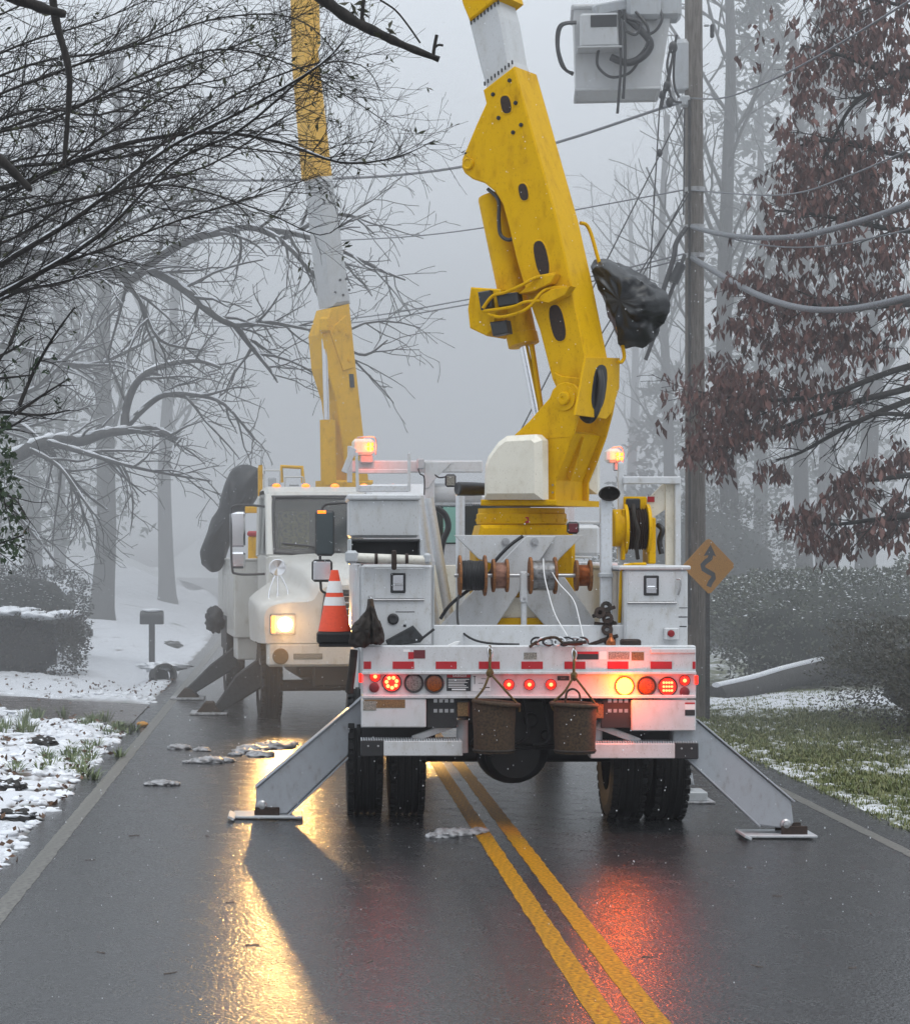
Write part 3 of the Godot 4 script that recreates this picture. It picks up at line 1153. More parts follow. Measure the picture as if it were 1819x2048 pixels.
func near_body(tr: Node3D) -> void:
	var d := 16.0
	# floor of the bed and the side boxes
	var fl := Shape.new()
	fl.box(Vector3(1.642, 1.36, -18.55), Vector3(2.5, 0.09, 4.9), 0.01)
	part("bed_floor", fl, M.white_paint, tr)
	part("tail_board", slab(846, 1250, 1250, 1293, d + 0.28, 0.05, 0.008), M.white_paint, tr)
	# left cabinet
	var lc := part("cabinet", slab(723, 1129, 866, 1293, d + 0.22, 4.6, 0.02), M.white_paint, tr)
	part("door", slab(748, 1136, 849, 1198, d + 0.214, 0.02, 0.006), M.white_paint, lc)
	latch(lc, 796, 1166, d + 0.214)
	var hinge := Shape.new()
	hinge.rod(spot(747, 1200, d + 0.21), spot(848, 1200, d + 0.21), 0.008, 8)
	part("hinge", hinge, M.steel, lc)
	var ov := Shape.new()
	ov.puck(spot(786, 1238, d + 0.222), BACK, [Vector2(0.044, 0), Vector2(0.044, 0.012), Vector2(0.03, 0.018), Vector2(0.0, 0.014)], 18)
	part("grommet", ov, M.black_plastic, lc)
	for q in [[791, 1223, 829, 1224.6], [826, 1170, 841, 1171.6], [806, 1249, 812, 1254]]:
		part("scratch", slab(q[0], q[1], q[2], q[3], d + 0.2185, 0.002, 0.0), M.black_metal, lc)
	part("door_seam", slab(866, 1129, 868, 1293, d + 0.215, 0.02, 0.002), M.grey_paint, lc)
	# doors along the left side
	var sx := spot(723, 0, d + 0.22).x
	for k in 4:
		var z := -16.5 - k * 1.1
		var st := Shape.new()
		st.box(Vector3(sx - 0.006, 1.72, z - 0.5), Vector3(0.02, 0.62, 1.0), 0.006)
		part("door", st, M.white_paint, lc)
	# lower side body below the cabinets, cut for the wheels
	for q in [sx + 0.11, spot(1375, 0, d + 0.22).x - 0.11]:
		for z in [[-16.25, -16.5], [-17.85, -20.7]]:
			var st := Shape.new()
			st.box(Vector3(q, 1.12, (z[0] + z[1]) * 0.5), Vector3(0.22, 0.5, z[0] - z[1]), 0.01)
			part("side_locker", st, M.white_paint, tr)
	# right cabinet
	var rc := part("cabinet", slab(1248, 1138, 1375, 1297, d + 0.22, 4.6, 0.02), M.white_paint, tr)
	part("cabinet_lid", slab(1236, 1131, 1381, 1140, d + 0.20, 4.62, 0.012), M.white_paint, rc)
	part("door", slab(1255, 1143, 1350, 1204, d + 0.214, 0.02, 0.006), M.white_paint, rc)
	latch(rc, 1302, 1171, d + 0.214)
	var h2 := Shape.new()
	h2.rod(spot(1254, 1205.5, d + 0.21), spot(1352, 1205.5, d + 0.21), 0.008, 8)
	part("hinge", h2, M.steel, rc)
	part("hasp", pipe(smooth([spot(1352, 1158, d + 0.2), spot(1360, 1160, d + 0.19), spot(1359, 1176, d + 0.19), spot(1355, 1190, d + 0.2)]), 0.008, 6), M.steel, rc)
	var bx := part("switch_box", slab(1328, 1256, 1357, 1280, d + 0.17, 0.05, 0.008), M.white_paint, tr)
	round_lamp(bx, "red_button", 1341, 1267, d + 0.165, 0.028, "lens_red", [], false)
	for q in [[1357, 1215, 1374, 1216.5], [1356, 1233, 1374, 1235], [1358, 1252, 1372, 1254]]:
		part("scratch", slab(q[0], q[1], q[2], q[3], d + 0.2185, 0.002, 0.0), M.black_metal, rc)
	# box and black tray on the left cabinet, conduit across it
	var tb := part("top_box", slab(698, 997, 838, 1075, d + 0.75, 1.0, 0.02), M.grey_paint, tr)
	tb.material_override = M.insulator_grey
	part("lid", slab(694, 988, 842, 1000, d + 0.72, 1.06, 0.012), M.white_paint, tb)
	part("open_tray", slab(700, 1078, 842, 1083, d + 0.5, 0.5, 0.004), M.black_metal, tr)
	part("open_tray", slab(702, 1083, 840, 1127, d + 0.75, 0.02, 0.004), M.black_metal, tr)
	part("open_tray", slab(697, 1078, 703, 1129, d + 0.45, 0.6, 0.01), M.grey_paint, tr)
	part("open_tray", slab(840, 1078, 845, 1129, d + 0.45, 0.6, 0.01), M.grey_paint, tr)
	var cd := Shape.new()
	cd.rod(spot(708, 1115, d + 0.16), spot(860, 1121, d + 0.16), 0.036, 16)
	part("conduit_tube", cd, M.pvc, tr)
	var cap := Shape.new()
	cap.box(spot(703, 1114, d + 0.16), Vector3(0.10, 0.10, 0.10), 0.02)
	cap.box(spot(854, 1117, d + 0.16), Vector3(0.06, 0.085, 0.085), 0.02)
	part("conduit_cap", cap, M.grey_paint, tr)
	for x in [752.0, 788.0, 813.0]:
		var st := Shape.new()
		st.puck(spot(x, 1117.5, d + 0.16) - Vector3(0.012, 0, 0), Vector3.RIGHT, [Vector2(0.042, 0), Vector2(0.042, 0.024), Vector2(0.03, 0.024)], 14)
		part("clamp", st, M.rust_brown, tr)
	part("clamp_strap", slab(783, 1100, 793, 1140, d + 0.11, 0.05, 0.01), M.rust_brown, tr)
	# rack over the bed
	var rk := part("rack_beam", slab(693, 921, 965, 945, 20.8, 0.12, 0.01), M.white_paint, tr)
	part("rack_beam_lip", slab(715, 938, 818, 947, 20.74, 0.05, 0.006), M.white_paint, rk)
	part("rack_post", slab(849, 945, 869, 1125, 20.8, 0.10, 0.008), M.white_paint, tr)
	var fr := Transform3D(Basis(), Vector3(0, 0, -20.79))
	part("rack_gusset", plate([[849, 924], [905, 924], [866, 962], [858, 975], [849, 978]], fr, 0.0, -0.02, 0.0, 0.004), M.white_paint, tr)
	for q in [[849, 912, 838]]:
		part("camera_box", slab(834, 917, 848, 938, 20.7, 0.08, 0.01), M.grey_paint, tr)
	var cz := 20.2
	for q in [[713, 715, 905, 983], [818, 818, 906, 983]]:
		var st := Shape.new()
		st.bar(spot(q[0], q[2], cz), spot(q[1], q[3], cz), 0.03, 0.03, 0.006)
		part("rail_post", st, M.white_paint, tr)
	part("rail_bar", slab(716, 970, 818, 984, cz, 0.04, 0.008), M.galvanised, tr)
	var lb := Shape.new()
	lb.bar(spot(700, 892, cz + 0.2), spot(699, 965, cz + 0.2), 0.035, 0.05, 0.006)
	lb.bar(spot(708, 896, cz + 0.05), spot(688, 945, cz + 0.05), 0.02, 0.06, 0.006)
	part("rack_upright", lb, M.white_paint, tr)
	# beacons
	for q in [[704, 748, 877, 910, 20.7, 738], [1213, 1242, 897, 925, 21.4, 1236]]:
		var bc := part("beacon", slab(q[0], q[2], q[1], q[3], q[4], 0.22, 0.03), M.cream_cover, tr)
		part("beacon_base", slab(q[0] + 16, q[3], q[1] - 2, q[3] + 16, q[4] + 0.03, 0.14, 0.01), M.grey_paint, bc)
		part("lens", slab(q[0] + 18, q[2] + 3, q[1] + 1, q[3] - 2, q[4] - 0.03, 0.2, 0.02), M.lens_amber, bc).material_override = M.clear_lens
		for r in 2:
			for k in 2:
				part("led", slab(q[5] - 4 + k * 9, q[2] + 8 + r * 9, q[5] + 1 + k * 8, q[2] + 15 + r * 9, q[4] - 0.04, 0.03, 0.008), M.glow_strobe, bc)
		small_lamp("beacon_lamp", spot(q[5] + 2, (q[2] + q[3]) * 0.5, q[4] - 0.12), Color(1, 0.35, 0.1), 0.10, 0.05)
		var cg := Shape.new()
		cg.tube(PackedVector3Array(smooth([spot(q[0] + 10, q[2] - 2, q[4] - 0.06), spot(q[1] - 2, q[2] - 4, q[4] - 0.06), spot(q[1] + 4, q[2] + 8, q[4] - 0.06), spot(q[1] + 3, q[3], q[4] - 0.06)])), PackedFloat32Array([0.008]), 6)
		part("cage", cg, M.steel, bc)
	# flood lamp under the rack, camera, lamp on the turret base, horn-like exhaust on the post
	for q in [[890, 948, 912, 974, 20.6, "label_pale"], [1134, 1043, 1158, 1068, 16.9, "lens_dull_red"]]:
		var wk := part("flood_light", slab(q[0], q[1], q[2], q[3], q[4], 0.07, 0.02), M.black_plastic, tr)
		part("lens", slab(q[0] + 3, q[1] + 4, q[2] - 3, q[3] - 3, q[4] - 0.006, 0.01, 0.004), M[q[5]], wk)
	part("flood_light_cable", pipe(smooth([spot(890, 954, 20.6), spot(878, 955, 20.62), spot(870, 950, 20.7)]), 0.008, 6), M.black_wire, tr)
	part("rack_cable", pipe(smooth([spot(836, 938, 20.68), spot(840, 948, 20.66), spot(848, 955, 20.7), spot(848, 990, 20.7)]), 0.007, 6), M.black_wire, tr)
	var sp := Shape.new()
	sp.puck(spot(944, 978, 18.0), Vector3(-0.9, 0, 0.45), [Vector2(0.055, -0.12), Vector2(0.06, 0.0), Vector2(0.06, 0.14), Vector2(0.05, 0.15), Vector2(0.0, 0.14)], 18)
	part("spotlight", sp, M.black_plastic, tr)
	# grey post at the right with the oval horn, right hand frame
	part("post", slab(1201, 998, 1224, 1250, 16.55, 0.09, 0.008), M.grey_paint, tr).material_override = M.galvanised
	part("post_clamp", slab(1199, 1146, 1226, 1155, 16.53, 0.12, 0.006), M.grey_paint, tr)
	var ho := Shape.new()
	ho.t = Transform3D(Basis(Vector3(1, 0, 0), Vector3(0, 0.7, 0), Vector3(0, 0, 1)), spot(1219, 987, 16.5))
	ho.puck(Vector3.ZERO, BACK, [Vector2(0.07, -0.16), Vector2(0.085, -0.02), Vector2(0.076, 0.0), Vector2(0.07, -0.05), Vector2(0.0, -0.09)], 20)
	part("horn", ho, M.dark_canvas, tr)
	part("frame_beam", slab(1246, 953, 1360, 968, 16.7, 0.07, 0.006), M.white_paint, tr)
	part("frame_post", slab(1349, 953, 1361, 1132, 16.72, 0.07, 0.006), M.white_paint, tr)
	part("frame_post", slab(1330, 966, 1349, 1132, 16.78, 0.02, 0.003), M.cream_cover, tr)
	part("frame_post", slab(1236, 925, 1247, 1132, 16.74, 0.06, 0.006), M.white_paint, tr)
	part("frame_gusset", plate([[1326, 966], [1349, 966], [1349, 1005], [1300, 1040], [1292, 1040], [1292, 1000]], Transform3D(Basis(), Vector3(0, 0, -16.8)), 0.0, -0.015, 0.0, 0.003), M.cream_cover, tr)
	part("frame_strip", slab(1294, 993, 1308, 1004, 16.79, 0.01, 0.0), M.red_tape, tr)
	# winch
	var wz := 16.75
	var wd := Shape.new()
	wd.puck(spot(1224, 1056, wz), Vector3.RIGHT, [Vector2(0.0, 0), Vector2(0.145, 0), Vector2(0.15, 0.01), Vector2(0.15, 0.09), Vector2(0.0, 0.09)], 26)
	part("winch_motor", wd, M.boom_yellow, tr)
	for x in [1245.0, 1290.0]:
		var st := Shape.new()
		st.puck(spot(x, 1058, wz), Vector3.RIGHT, [Vector2(0.0, 0), Vector2(0.20, 0), Vector2(0.20, 0.025), Vector2(0.0, 0.025)], 26)
		part("winch_flange", st, M.boom_yellow, tr)
	var dr := Shape.new()
	var prof := [Vector2(0.0, 0)]
	for k in 8:
		prof.append(Vector2(0.155, k * 0.02))
		prof.append(Vector2(0.168, k * 0.02 + 0.01))
	prof.append(Vector2(0.0, 0.165))
	dr.puck(spot(1251, 1058, wz), Vector3.RIGHT, prof, 26)
	part("winch_drum", dr, M.rust_brown, tr)
	part("winch_frame", slab(1246, 993, 1293, 1022, wz - 0.02, 0.14, 0.01), M.boom_yellow, tr)
	part("winch_frame", slab(1296, 1035, 1311, 1128, wz - 0.1, 0.3, 0.01), M.boom_yellow, tr)
	part("winch_frame", slab(1244, 1018, 1250, 1120, wz - 0.12, 0.3, 0.008), M.boom_yellow, tr)
	part("winch_guide", slab(1252, 997, 1280, 1019, wz - 0.05, 0.05, 0.01), M.black_metal, tr)
	part("winch_rope", pipe(smooth([spot(1266, 1010, wz - 0.1), spot(1268, 1035, wz - 0.2), spot(1276, 1064, wz - 0.22), spot(1272, 1092, wz - 0.18), spot(1275, 1118, wz - 0.14)]), 0.016, 8), M.dark_canvas, tr)
	part("winch_hydraulics", pipe(smooth([spot(1315, 1050, wz), spot(1324, 1060, wz - 0.05), spot(1318, 1082, wz), spot(1322, 1108, wz)]), 0.022, 8), M.black_plastic, tr)
	part("yellow_hose", pipe(smooth([spot(1290, 1128, 16.5), spot(1256, 1130, 16.4), spot(1243, 1140, 16.35), spot(1240, 1190, 16.35), spot(1238, 1245, 16.4)]), 0.013, 8), M.boom_yellow, tr)
	# braces of the pedestal
	var zf := 17.15
	var fx := Transform3D(Basis(), Vector3(0, 0, -zf))
	part("cross_brace", plate([[1052, 1072], [1112, 1072], [985, 1262], [872, 1262], [885, 1245]], fx, 0.0, -0.03, 0.0, 0.006), M.white_paint, tr)
	part("cross_brace", plate([[1048, 1168], [1090, 1150], [1130, 1155], [1196, 1250], [1196, 1262], [1100, 1262], [1048, 1205]], fx, 0.0, -0.065, -0.034, 0.006), M.white_paint, tr)
	part("pedestal_gusset", plate([[909, 1070], [1168, 1070], [1122, 1116], [1095, 1150], [1048, 1150], [958, 1118]], fx, 0.0, -0.10, -0.07, 0.006), M.white_paint, tr)
	for x in [1010.0, 1068.0]:
		var st := Shape.new()
		st.puck(spot(x, 1084, zf - (0.0 if x > 1060 else -0.07)), BACK, [Vector2(0.034, 0), Vector2(0.034, 0.008), Vector2(0.02, 0.008), Vector2(0.02, 0.03), Vector2(0.0, 0.03)], 12)
		part("bolt", st, M.steel, tr)
	part("cable", pipe(smooth([spot(1045, 1072, zf - 0.06), spot(1018, 1092, zf - 0.07), spot(990, 1122, zf - 0.07), spot(975, 1150, zf - 0.08), spot(905, 1205, zf - 0.1), spot(880, 1238, zf - 0.1)]), 0.014, 8), M.black_wire, tr)
	part("bed_front_plate", slab(868, 1130, 1240, 1262, 19.6, 0.04, 0.006), M.cream_cover, tr)
	part("bed_trim", slab(985, 1236, 1096, 1262, 17.25, 0.02, 0.004), M.boom_yellow, tr)
	part("bed_trim", slab(1000, 1195, 1096, 1236, 17.28, 0.02, 0.004), M.cream_cover, tr)
	# pedestal
	var pz := 17.75
	var pd := Shape.new()
	pd.t = Transform3D(Basis(), Vector3(spot(1042, 0, pz).x, 0, -pz))
	pd.prism(PackedVector2Array([Vector2(-0.41, 1.4), Vector2(0.41, 1.4), Vector2(0.41, 2.2), Vector2(0.37, 2.36), Vector2(-0.37, 2.36), Vector2(-0.41, 2.2)]), -0.38, 0.38, 0.03)
	part("pedestal", pd, M.boom_yellow, tr)
	part("red_mark", slab(1050, 1034, 1057, 1046, pz - 0.385, 0.004, 0.0), M.red_tape, tr)
	part("step_grating", slab(1140, 1042, 1204, 1047, 18.6, 0.3, 0.004), M.galvanised, tr)
	part("step_grating", slab(1140, 1112, 1184, 1117, 18.2, 0.3, 0.004), M.galvanised, tr)
	part("hydraulic_tank", slab(1138, 1050, 1200, 1112, 19.0, 0.5, 0.03), M.white_paint, tr)
	# cab beyond the bed
	var cab := Shape.new()
	var fc := Transform3D(Basis(Vector3(0, 0, -1), Vector3.UP, Vector3(1, 0, 0)), Vector3(1.642, 0, 0))
	cab.t = fc
	cab.prism(PackedVector2Array([Vector2(21.8, 0.95), Vector2(24.9, 0.95), Vector2(25.0, 1.75), Vector2(23.6, 2.0), Vector2(23.1, 2.75), Vector2(22.9, 2.84), Vector2(21.95, 2.84), Vector2(21.8, 2.7)]), -1.08, 1.08, 0.06)
	var cb := part("cab", cab, M.white_paint, tr)
	part("rear_window", slab(866, 1010, 1060, 1088, 21.79, 0.02, 0.005), M.tinted_glass, cb)
	part("window_view", slab(886, 1014, 912, 1085, 21.785, 0.01, 0.0), M.cab_teal, cb)  # teal patch laid on the glass, painting the view through it
	var gr := Shape.new()
	for k in 12:
		slab(930 + k * 3.4, 1008, 931 + k * 3.4, 1068, 20.5, 0.006, 0.0, gr)
	for k in 16:
		slab(930, 1008 + k * 4, 970, 1009 + k * 4, 20.506, 0.006, 0.0, gr)
	mass("mesh_guard", gr, M.black_metal, tr)
	part("air_tank", pipe([spot(850, 985, 20.95), spot(962, 985, 20.95)], 0.1, 20), M.white_paint, tr)
	part("cab_shelf", slab(866, 1000, 945, 1012, 21.4, 0.2, 0.01), M.grey_paint, tr)
	part("cab_hose", pipe(smooth([spot(872, 1015, 20.4), spot(890, 1030, 20.4), spot(896, 1055, 20.4), spot(885, 1085, 20.4), spot(880, 1120, 20.4)]), 0.03, 8), M.black_plastic, tr)
	# left door mirror
	var mz := 22.4
	var mi := part("mirror", slab(630, 1020, 669, 1112, mz, 0.10, 0.03), M.black_plastic, tr)
	part("mirror_glass", slab(633, 1025, 666, 1108, mz - 0.004, 0.01, 0.004), M.tinted_glass, mi)
	part("marker_light", slab(635, 1021, 652, 1027, mz - 0.01, 0.02, 0.004), M.glow_marker, mi)
	var m2 := part("mirror", slab(623, 1119, 665, 1164, mz, 0.10, 0.03), M.black_plastic, tr)
	part("mirror_glass", slab(627, 1123, 661, 1160, mz - 0.005, 0.02, 0.01), M.chrome, m2)
	part("mirror_arm", pipe(smooth([spot(644, 1030, mz + 0.05), spot(646, 1014, mz + 0.06), spot(658, 1008, mz + 0.08), spot(705, 1006, mz + 0.15)]), 0.014, 8), M.black_plastic, tr)
	part("mirror_arm", pipe(smooth([spot(640, 1112, mz + 0.05), spot(641, 1165, mz + 0.06), spot(650, 1186, mz + 0.08), spot(705, 1190, mz + 0.15)]), 0.014, 8), M.black_plastic, tr)


func near_boom(tr: Node3D) -> void:
	var phi := deg_to_rad(35.0)
	var fr := Transform3D(Basis(Vector3(cos(phi), 0, sin(phi)), Vector3.UP, Vector3(-sin(phi), 0, cos(phi))), Vector3(spot(1042, 0, 17.75).x, 0, -17.75))
	var o := fr.origin
	var w := fr.basis.z
	# slewing ring and base plate
	var ring := Shape.new()
	ring.t = Transform3D(Basis(), Vector3(o.x, 2.36, o.z))
	ring.lathe([Vector2(0.36, 0), Vector2(0.38, 0.01), Vector2(0.38, 0.09), Vector2(0.365, 0.1), Vector2(0.365, 0.14), Vector2(0, 0.14)], 36)
	part("slewing_ring", ring, M.boom_yellow, tr)
	for k in 16:
		var a := TAU * k / 16.0
		var st := Shape.new()
		st.t = Transform3D(Basis(), Vector3(o.x + cos(a) * 0.372, 2.38, o.z + sin(a) * 0.372))
		st.box(Vector3(0, 0.02, 0), Vector3(0.03, 0.03, 0.03), 0.006)
		part("bolt", st, M.boom_yellow, tr)
	part("turret_base", plate([[960, 999], [1112, 999], [1112, 1011], [960, 1011]], fr, 0.4, -0.36, 0.4, 0.008), M.boom_yellow, tr)
	# turret: two cheek plates, a web between them set back
	var cheek := [[1013, 884], [1058, 842], [1098, 796], [1104, 780], [1116, 768], [1130, 764], [1146, 768], [1158, 780], [1163, 797], [1158, 822], [1146, 868], [1128, 918], [1110, 962], [1110, 1000], [1013, 1000]]
	part("turret_cheek", plate(cheek, fr, 0.3, 0.27, 0.3, 0.006), M.boom_yellow, tr)
	part("turret_cheek", plate(cheek, fr, 0.3, -0.3, -0.27, 0.006), M.boom_yellow, tr)
	part("turret_web", plate([[1020, 890], [1120, 860], [1136, 866], [1100, 960], [1100, 999], [1020, 999]], fr, 0.3, -0.266, 0.266, 0.004), M.boom_yellow, tr)
	part("turret_rib", plate([[1120, 862], [1140, 872], [1112, 962], [1104, 950]], fr, 0.3, 0.02, 0.06, 0.004), M.boom_yellow, tr)
	part("turret_seam", plate([[1052, 878], [1140, 872], [1140, 873.6], [1052, 879.6]], fr, 0.303, 0.296, 0.304, 0.001), M.boom_yellow, tr)
	for q in [[1093, 880], [1087, 962], [1093, 985], [1105, 985], [1093, 962], [1105, 970]]:
		var st := Shape.new()
		st.puck(plane_spot(q[0], q[1], o, w, 0.3), w, [Vector2(0.009, 0), Vector2(0.009, 0.006), Vector2(0, 0.007)], 6)
		part("bolt", st, M.steel, tr)
	var boss := Shape.new()
	var piv := plane_spot(1129, 797, o, w, 0.3)
	boss.puck(piv, w, [Vector2(0.10, 0), Vector2(0.10, 0.012), Vector2(0.055, 0.014), Vector2(0.055, 0.03), Vector2(0.045, 0.036), Vector2(0.02, 0.036), Vector2(0.016, 0.03), Vector2(0, 0.03)], 24)
	part("pivot_pin", boss, M.boom_yellow, tr)
	boss = Shape.new()
	boss.puck(piv - w * 0.6, -w, [Vector2(0.10, 0), Vector2(0.10, 0.012), Vector2(0.055, 0.014), Vector2(0.055, 0.03), Vector2(0, 0.03)], 24)
	part("pivot_pin", boss, M.boom_yellow, tr)
	# covers on both sides of the turret
	part("turret_cover", plate([[990, 884], [1008, 871], [1066, 868], [1078, 880], [1079, 999], [962, 999], [964, 930], [970, 912]], fr, 0.5, 0.304, 0.5, 0.05), M.cream_cover, tr)
	part("turret_cover", plate([[1005, 900], [1030, 878], [1120, 880], [1120, 985], [1005, 985]], fr, 0.3, -0.45, -0.304, 0.05), M.cream_cover, tr)
	part("turret_hose", pipe(smooth([plane_spot(1196, 742, o, w, 0.0) , plane_spot(1200, 770, o, w, 0.02), plane_spot(1194, 812, o, w, 0.04), plane_spot(1180, 838, o, w, 0.06), plane_spot(1166, 832, o, w, 0.08), plane_spot(1161, 812, o, w, 0.1)]), 0.035, 10), M.black_plastic, tr)
	part("turret_hose", pipe(smooth([plane_spot(1190, 745, o, w, -0.05), plane_spot(1192, 780, o, w, -0.05), plane_spot(1178, 822, o, w, -0.03)]), 0.03, 10), M.boom_yellow, tr)
	# lower boom: box section with gusset plate
	var lateral := [[1027, 132], [965, 180], [971, 206], [951, 250], [923, 318], [922, 334], [928, 346], [944, 358], [968, 366], [990, 384], [1004, 408], [1016, 452], [1032, 520], [1052, 588], [1078, 660], [1103, 758], [1118, 790], [1138, 820], [1150, 820], [1171, 716], [1140, 560], [1111, 430]]
	var bm := part("lower_boom", plate(lateral, fr, 0.2, -0.2, 0.2, 0.012), M.boom_yellow, tr)
	for q in [[1011, 209, 10, 18], [1046, 384, 9, 17], [1082, 517, 13, 36], [1114, 646, 14, 37]]:
		var rim := plate(oval(q[0], q[1], q[2] + 3.0, q[3] + 3.0, -0.2), fr, 0.2, 0.196, 0.206, 0.004)
		var e := part("access_hole", rim, M.boom_yellow, bm)
		part("hole_disc", plate(oval(q[0], q[1], q[2], q[3], -0.2), fr, 0.207, 0.2, 0.2085, 0.001), M.rust_brown, bm)  # brown disc laid on the uncut boom face for the open hole
		e.set_meta("label", "oval inspection opening with raised rim")
	for q in [[1019, 161], [986, 189], [1031, 206], [997, 236], [1042, 250], [1026, 265]]:
		var st := Shape.new()
		st.puck(plane_spot(q[0], q[1], o, w, 0.2), w, [Vector2(0.018, 0), Vector2(0.018, 0.012), Vector2(0.008, 0.012), Vector2(0.008, 0.02), Vector2(0, 0.02)], 8)
		part("bolt", st, M.black_metal, bm)
	var lob := Shape.new()
	lob.puck(plane_spot(937, 328, o, w, 0.2), w, [Vector2(0.052, 0), Vector2(0.052, 0.018), Vector2(0.042, 0.026), Vector2(0.03, 0.018), Vector2(0, 0.018)], 22)
	part("cylinder_pin", lob, M.boom_yellow, bm)
	part("boom_doubler", plate([[1108, 745], [1122, 752], [1160, 756], [1150, 818], [1138, 818], [1118, 788]], fr, 0.22, 0.2, 0.225, 0.006), M.boom_yellow, bm)
	# heel panel on the back of the boom with its slot
	var back := Transform3D(Basis(-fr.basis.z, Vector3.UP, fr.basis.x), plane_spot(1171, 716, o, w, 0.2))
	part("heel_panel", plate([[1171, 714], [1239, 716], [1238, 776], [1222, 826], [1212, 838], [1150, 830]], back, 0.012, -0.01, 0.012, 0.004), M.boom_yellow, bm)
	part("heel_slot", plate(oval(1198, 775, 14, 46, 0.12), back, 0.014, 0.0, 0.0145, 0.001), M.black_metal, bm)
	# lift cylinder
	var c0 := plane_spot(984, 392, o, w, 0.0)
	var c1 := plane_spot(1047, 690, o, w, 0.0)
	var c2 := plane_spot(1076, 835, o, w, 0.0)
	var cy := Shape.new()
	var ax := (c1 - c0).normalized()
	cy.puck(c0, ax, [Vector2(0, 0), Vector2(0.12, 0), Vector2(0.125, 0.02), Vector2(0.125, c0.distance_to(c1) - 0.1), Vector2(0.132, c0.distance_to(c1) - 0.09), Vector2(0.132, c0.distance_to(c1)), Vector2(0, c0.distance_to(c1) + 0.01)], 24)
	part("lift_cylinder", cy, M.boom_yellow, tr)
	part("cylinder_rod", pipe([c1, c2], 0.042, 16), M.chrome, tr)
	part("cylinder_pipe", pipe([c1 + fr.basis.x * 0.075, c2 + fr.basis.x * 0.04], 0.022, 10), M.boom_yellow, tr)
	part("boom_hose", pipe(smooth([plane_spot(975, 378, o, w, 0.16), plane_spot(996, 400, o, w, 0.17), plane_spot(997, 440, o, w, 0.17), plane_spot(1001, 470, o, w, 0.17), plane_spot(1018, 480, o, w, 0.17), plane_spot(1030, 470, o, w, 0.16)]), 0.016, 8), M.black_plastic, tr)
	# valve box and straps on the cylinder side
	part("valve_box", plate([[940, 574], [1000, 578], [1000, 600], [984, 662], [972, 672], [938, 656], [934, 618]], fr, 0.28, -0.05, 0.28, 0.012), M.boom_yellow, tr)
	for q in [[954, 580, 978, 620], [990, 584, 1032, 614], [978, 640, 1010, 672]]:
		part("control_module", plate([[q[0], q[1] + 4], [q[2], q[1]], [q[2] + 4, q[3] - 6], [q[0] + 6, q[3]]], fr, 0.34, 0.24, 0.34, 0.01), M.black_plastic, tr)
	for q in [
		[[966, 616], [985, 592], [1010, 585], [1040, 572], [1070, 556], [1110, 548]],
		[[968, 622], [1000, 618], [1030, 612], [1050, 604], [1078, 602]],
		[[976, 628], [1000, 634], [1036, 626], [1060, 612], [1090, 580], [1140, 574]],
	]:
		var pts := []
		for k in q:
			pts.append(plane_spot(k[0], k[1], o, w, 0.36 if k[0] < 1050 else 0.36 - (k[0] - 1050) * 0.0022))
		var st := Shape.new()
		st.tube(PackedVector3Array(smooth(pts)), PackedFloat32Array([0.022]), 8, true, 0.6)
		part("strap", st, M.boom_yellow, tr)
	for q in [[1036, 588, 1110, 548, 1100, 566], [1064, 600, 1140, 572, 1128, 590]]:
		part("bracket", plate([[q[0], q[1]], [(q[0] + q[2]) * 0.5, q[3] + 6], [q[2], q[3]], [q[4], q[5]], [(q[0] + q[4]) * 0.5, q[5] + 16]], fr, 0.3, 0.2, 0.3, 0.006), M.boom_yellow, tr)
	# hand rail and the shrouded load on the far side
	var far := -0.24
	part("hand_rail", pipe(smooth([plane_spot(1160, 446, o, w, far), plane_spot(1172, 450, o, w, far - 0.06), plane_spot(1182, 470, o, w, far - 0.08), plane_spot(1196, 520, o, w, far - 0.08), plane_spot(1222, 610, o, w, far - 0.08), plane_spot(1246, 700, o, w, far - 0.08), plane_spot(1244, 722, o, w, far - 0.06), plane_spot(1234, 724, o, w, far)]), 0.016, 8), M.boom_yellow, tr)
	var rag := FastNoiseLite.new()
	rag.seed = 4
	rag.frequency = 1.9
	rag.fractal_octaves = 3
	var bag := pillow([[1188, 530], [1200, 523], [1225, 524], [1262, 540], [1300, 566], [1324, 596], [1329, 622], [1322, 642], [1310, 655], [1302, 675], [1280, 686], [1252, 692], [1243, 668], [1222, 622], [1198, 566]], fr, -0.42, 0.24, rag, 0.05)
	part("boom_tip_cover", bag, M.tarp, tr)
	# upper sections out past the frame, knuckle, and the arm that carries the basket
	part("insulator", plate([[1032, 160], [975, 192], [958, 132], [935, 40], [926, 0], [985, -30], [1003, 33], [1018, 119]], fr, 0.165, -0.165, 0.165, 0.025), M.insulator_grey, tr)
	for q in [[1027, 132, 965, 180], [999, -6, 938, 40]]:
		for k in 9:
			var t := (k + 0.5) / 9.0
			var x := lerpf(q[0], q[2], t)
			var y := lerpf(q[1], q[3], t) + (-10.0 if q[1] > 0 else 8.0)
			part("rivet", plate([[x - 1.2, y - 4], [x + 1.2, y - 4], [x + 1.6, y + 4], [x - 0.8, y + 4]], fr, 0.166, 0.16, 0.17, 0.0), M.black_metal, tr)
	part("boom_section", plate([[1001, -10], [938, 41], [925, 10], [905, -60], [870, -200], [700, -900], [790, -900], [945, -230], [985, -60]], fr, 0.2, -0.2, 0.2, 0.012), M.boom_yellow, tr)
	var knuckle := plane_spot(742, -890, o, w, 0.0)
	var kn := Shape.new()
	kn.puck(knuckle - w * 0.3, w, [Vector2(0, 0), Vector2(0.26, 0), Vector2(0.26, 0.6), Vector2(0, 0.6)], 22)
	part("boom_knuckle", kn, M.boom_yellow, tr)
	var tip := spot(1320, -30, 26.6)
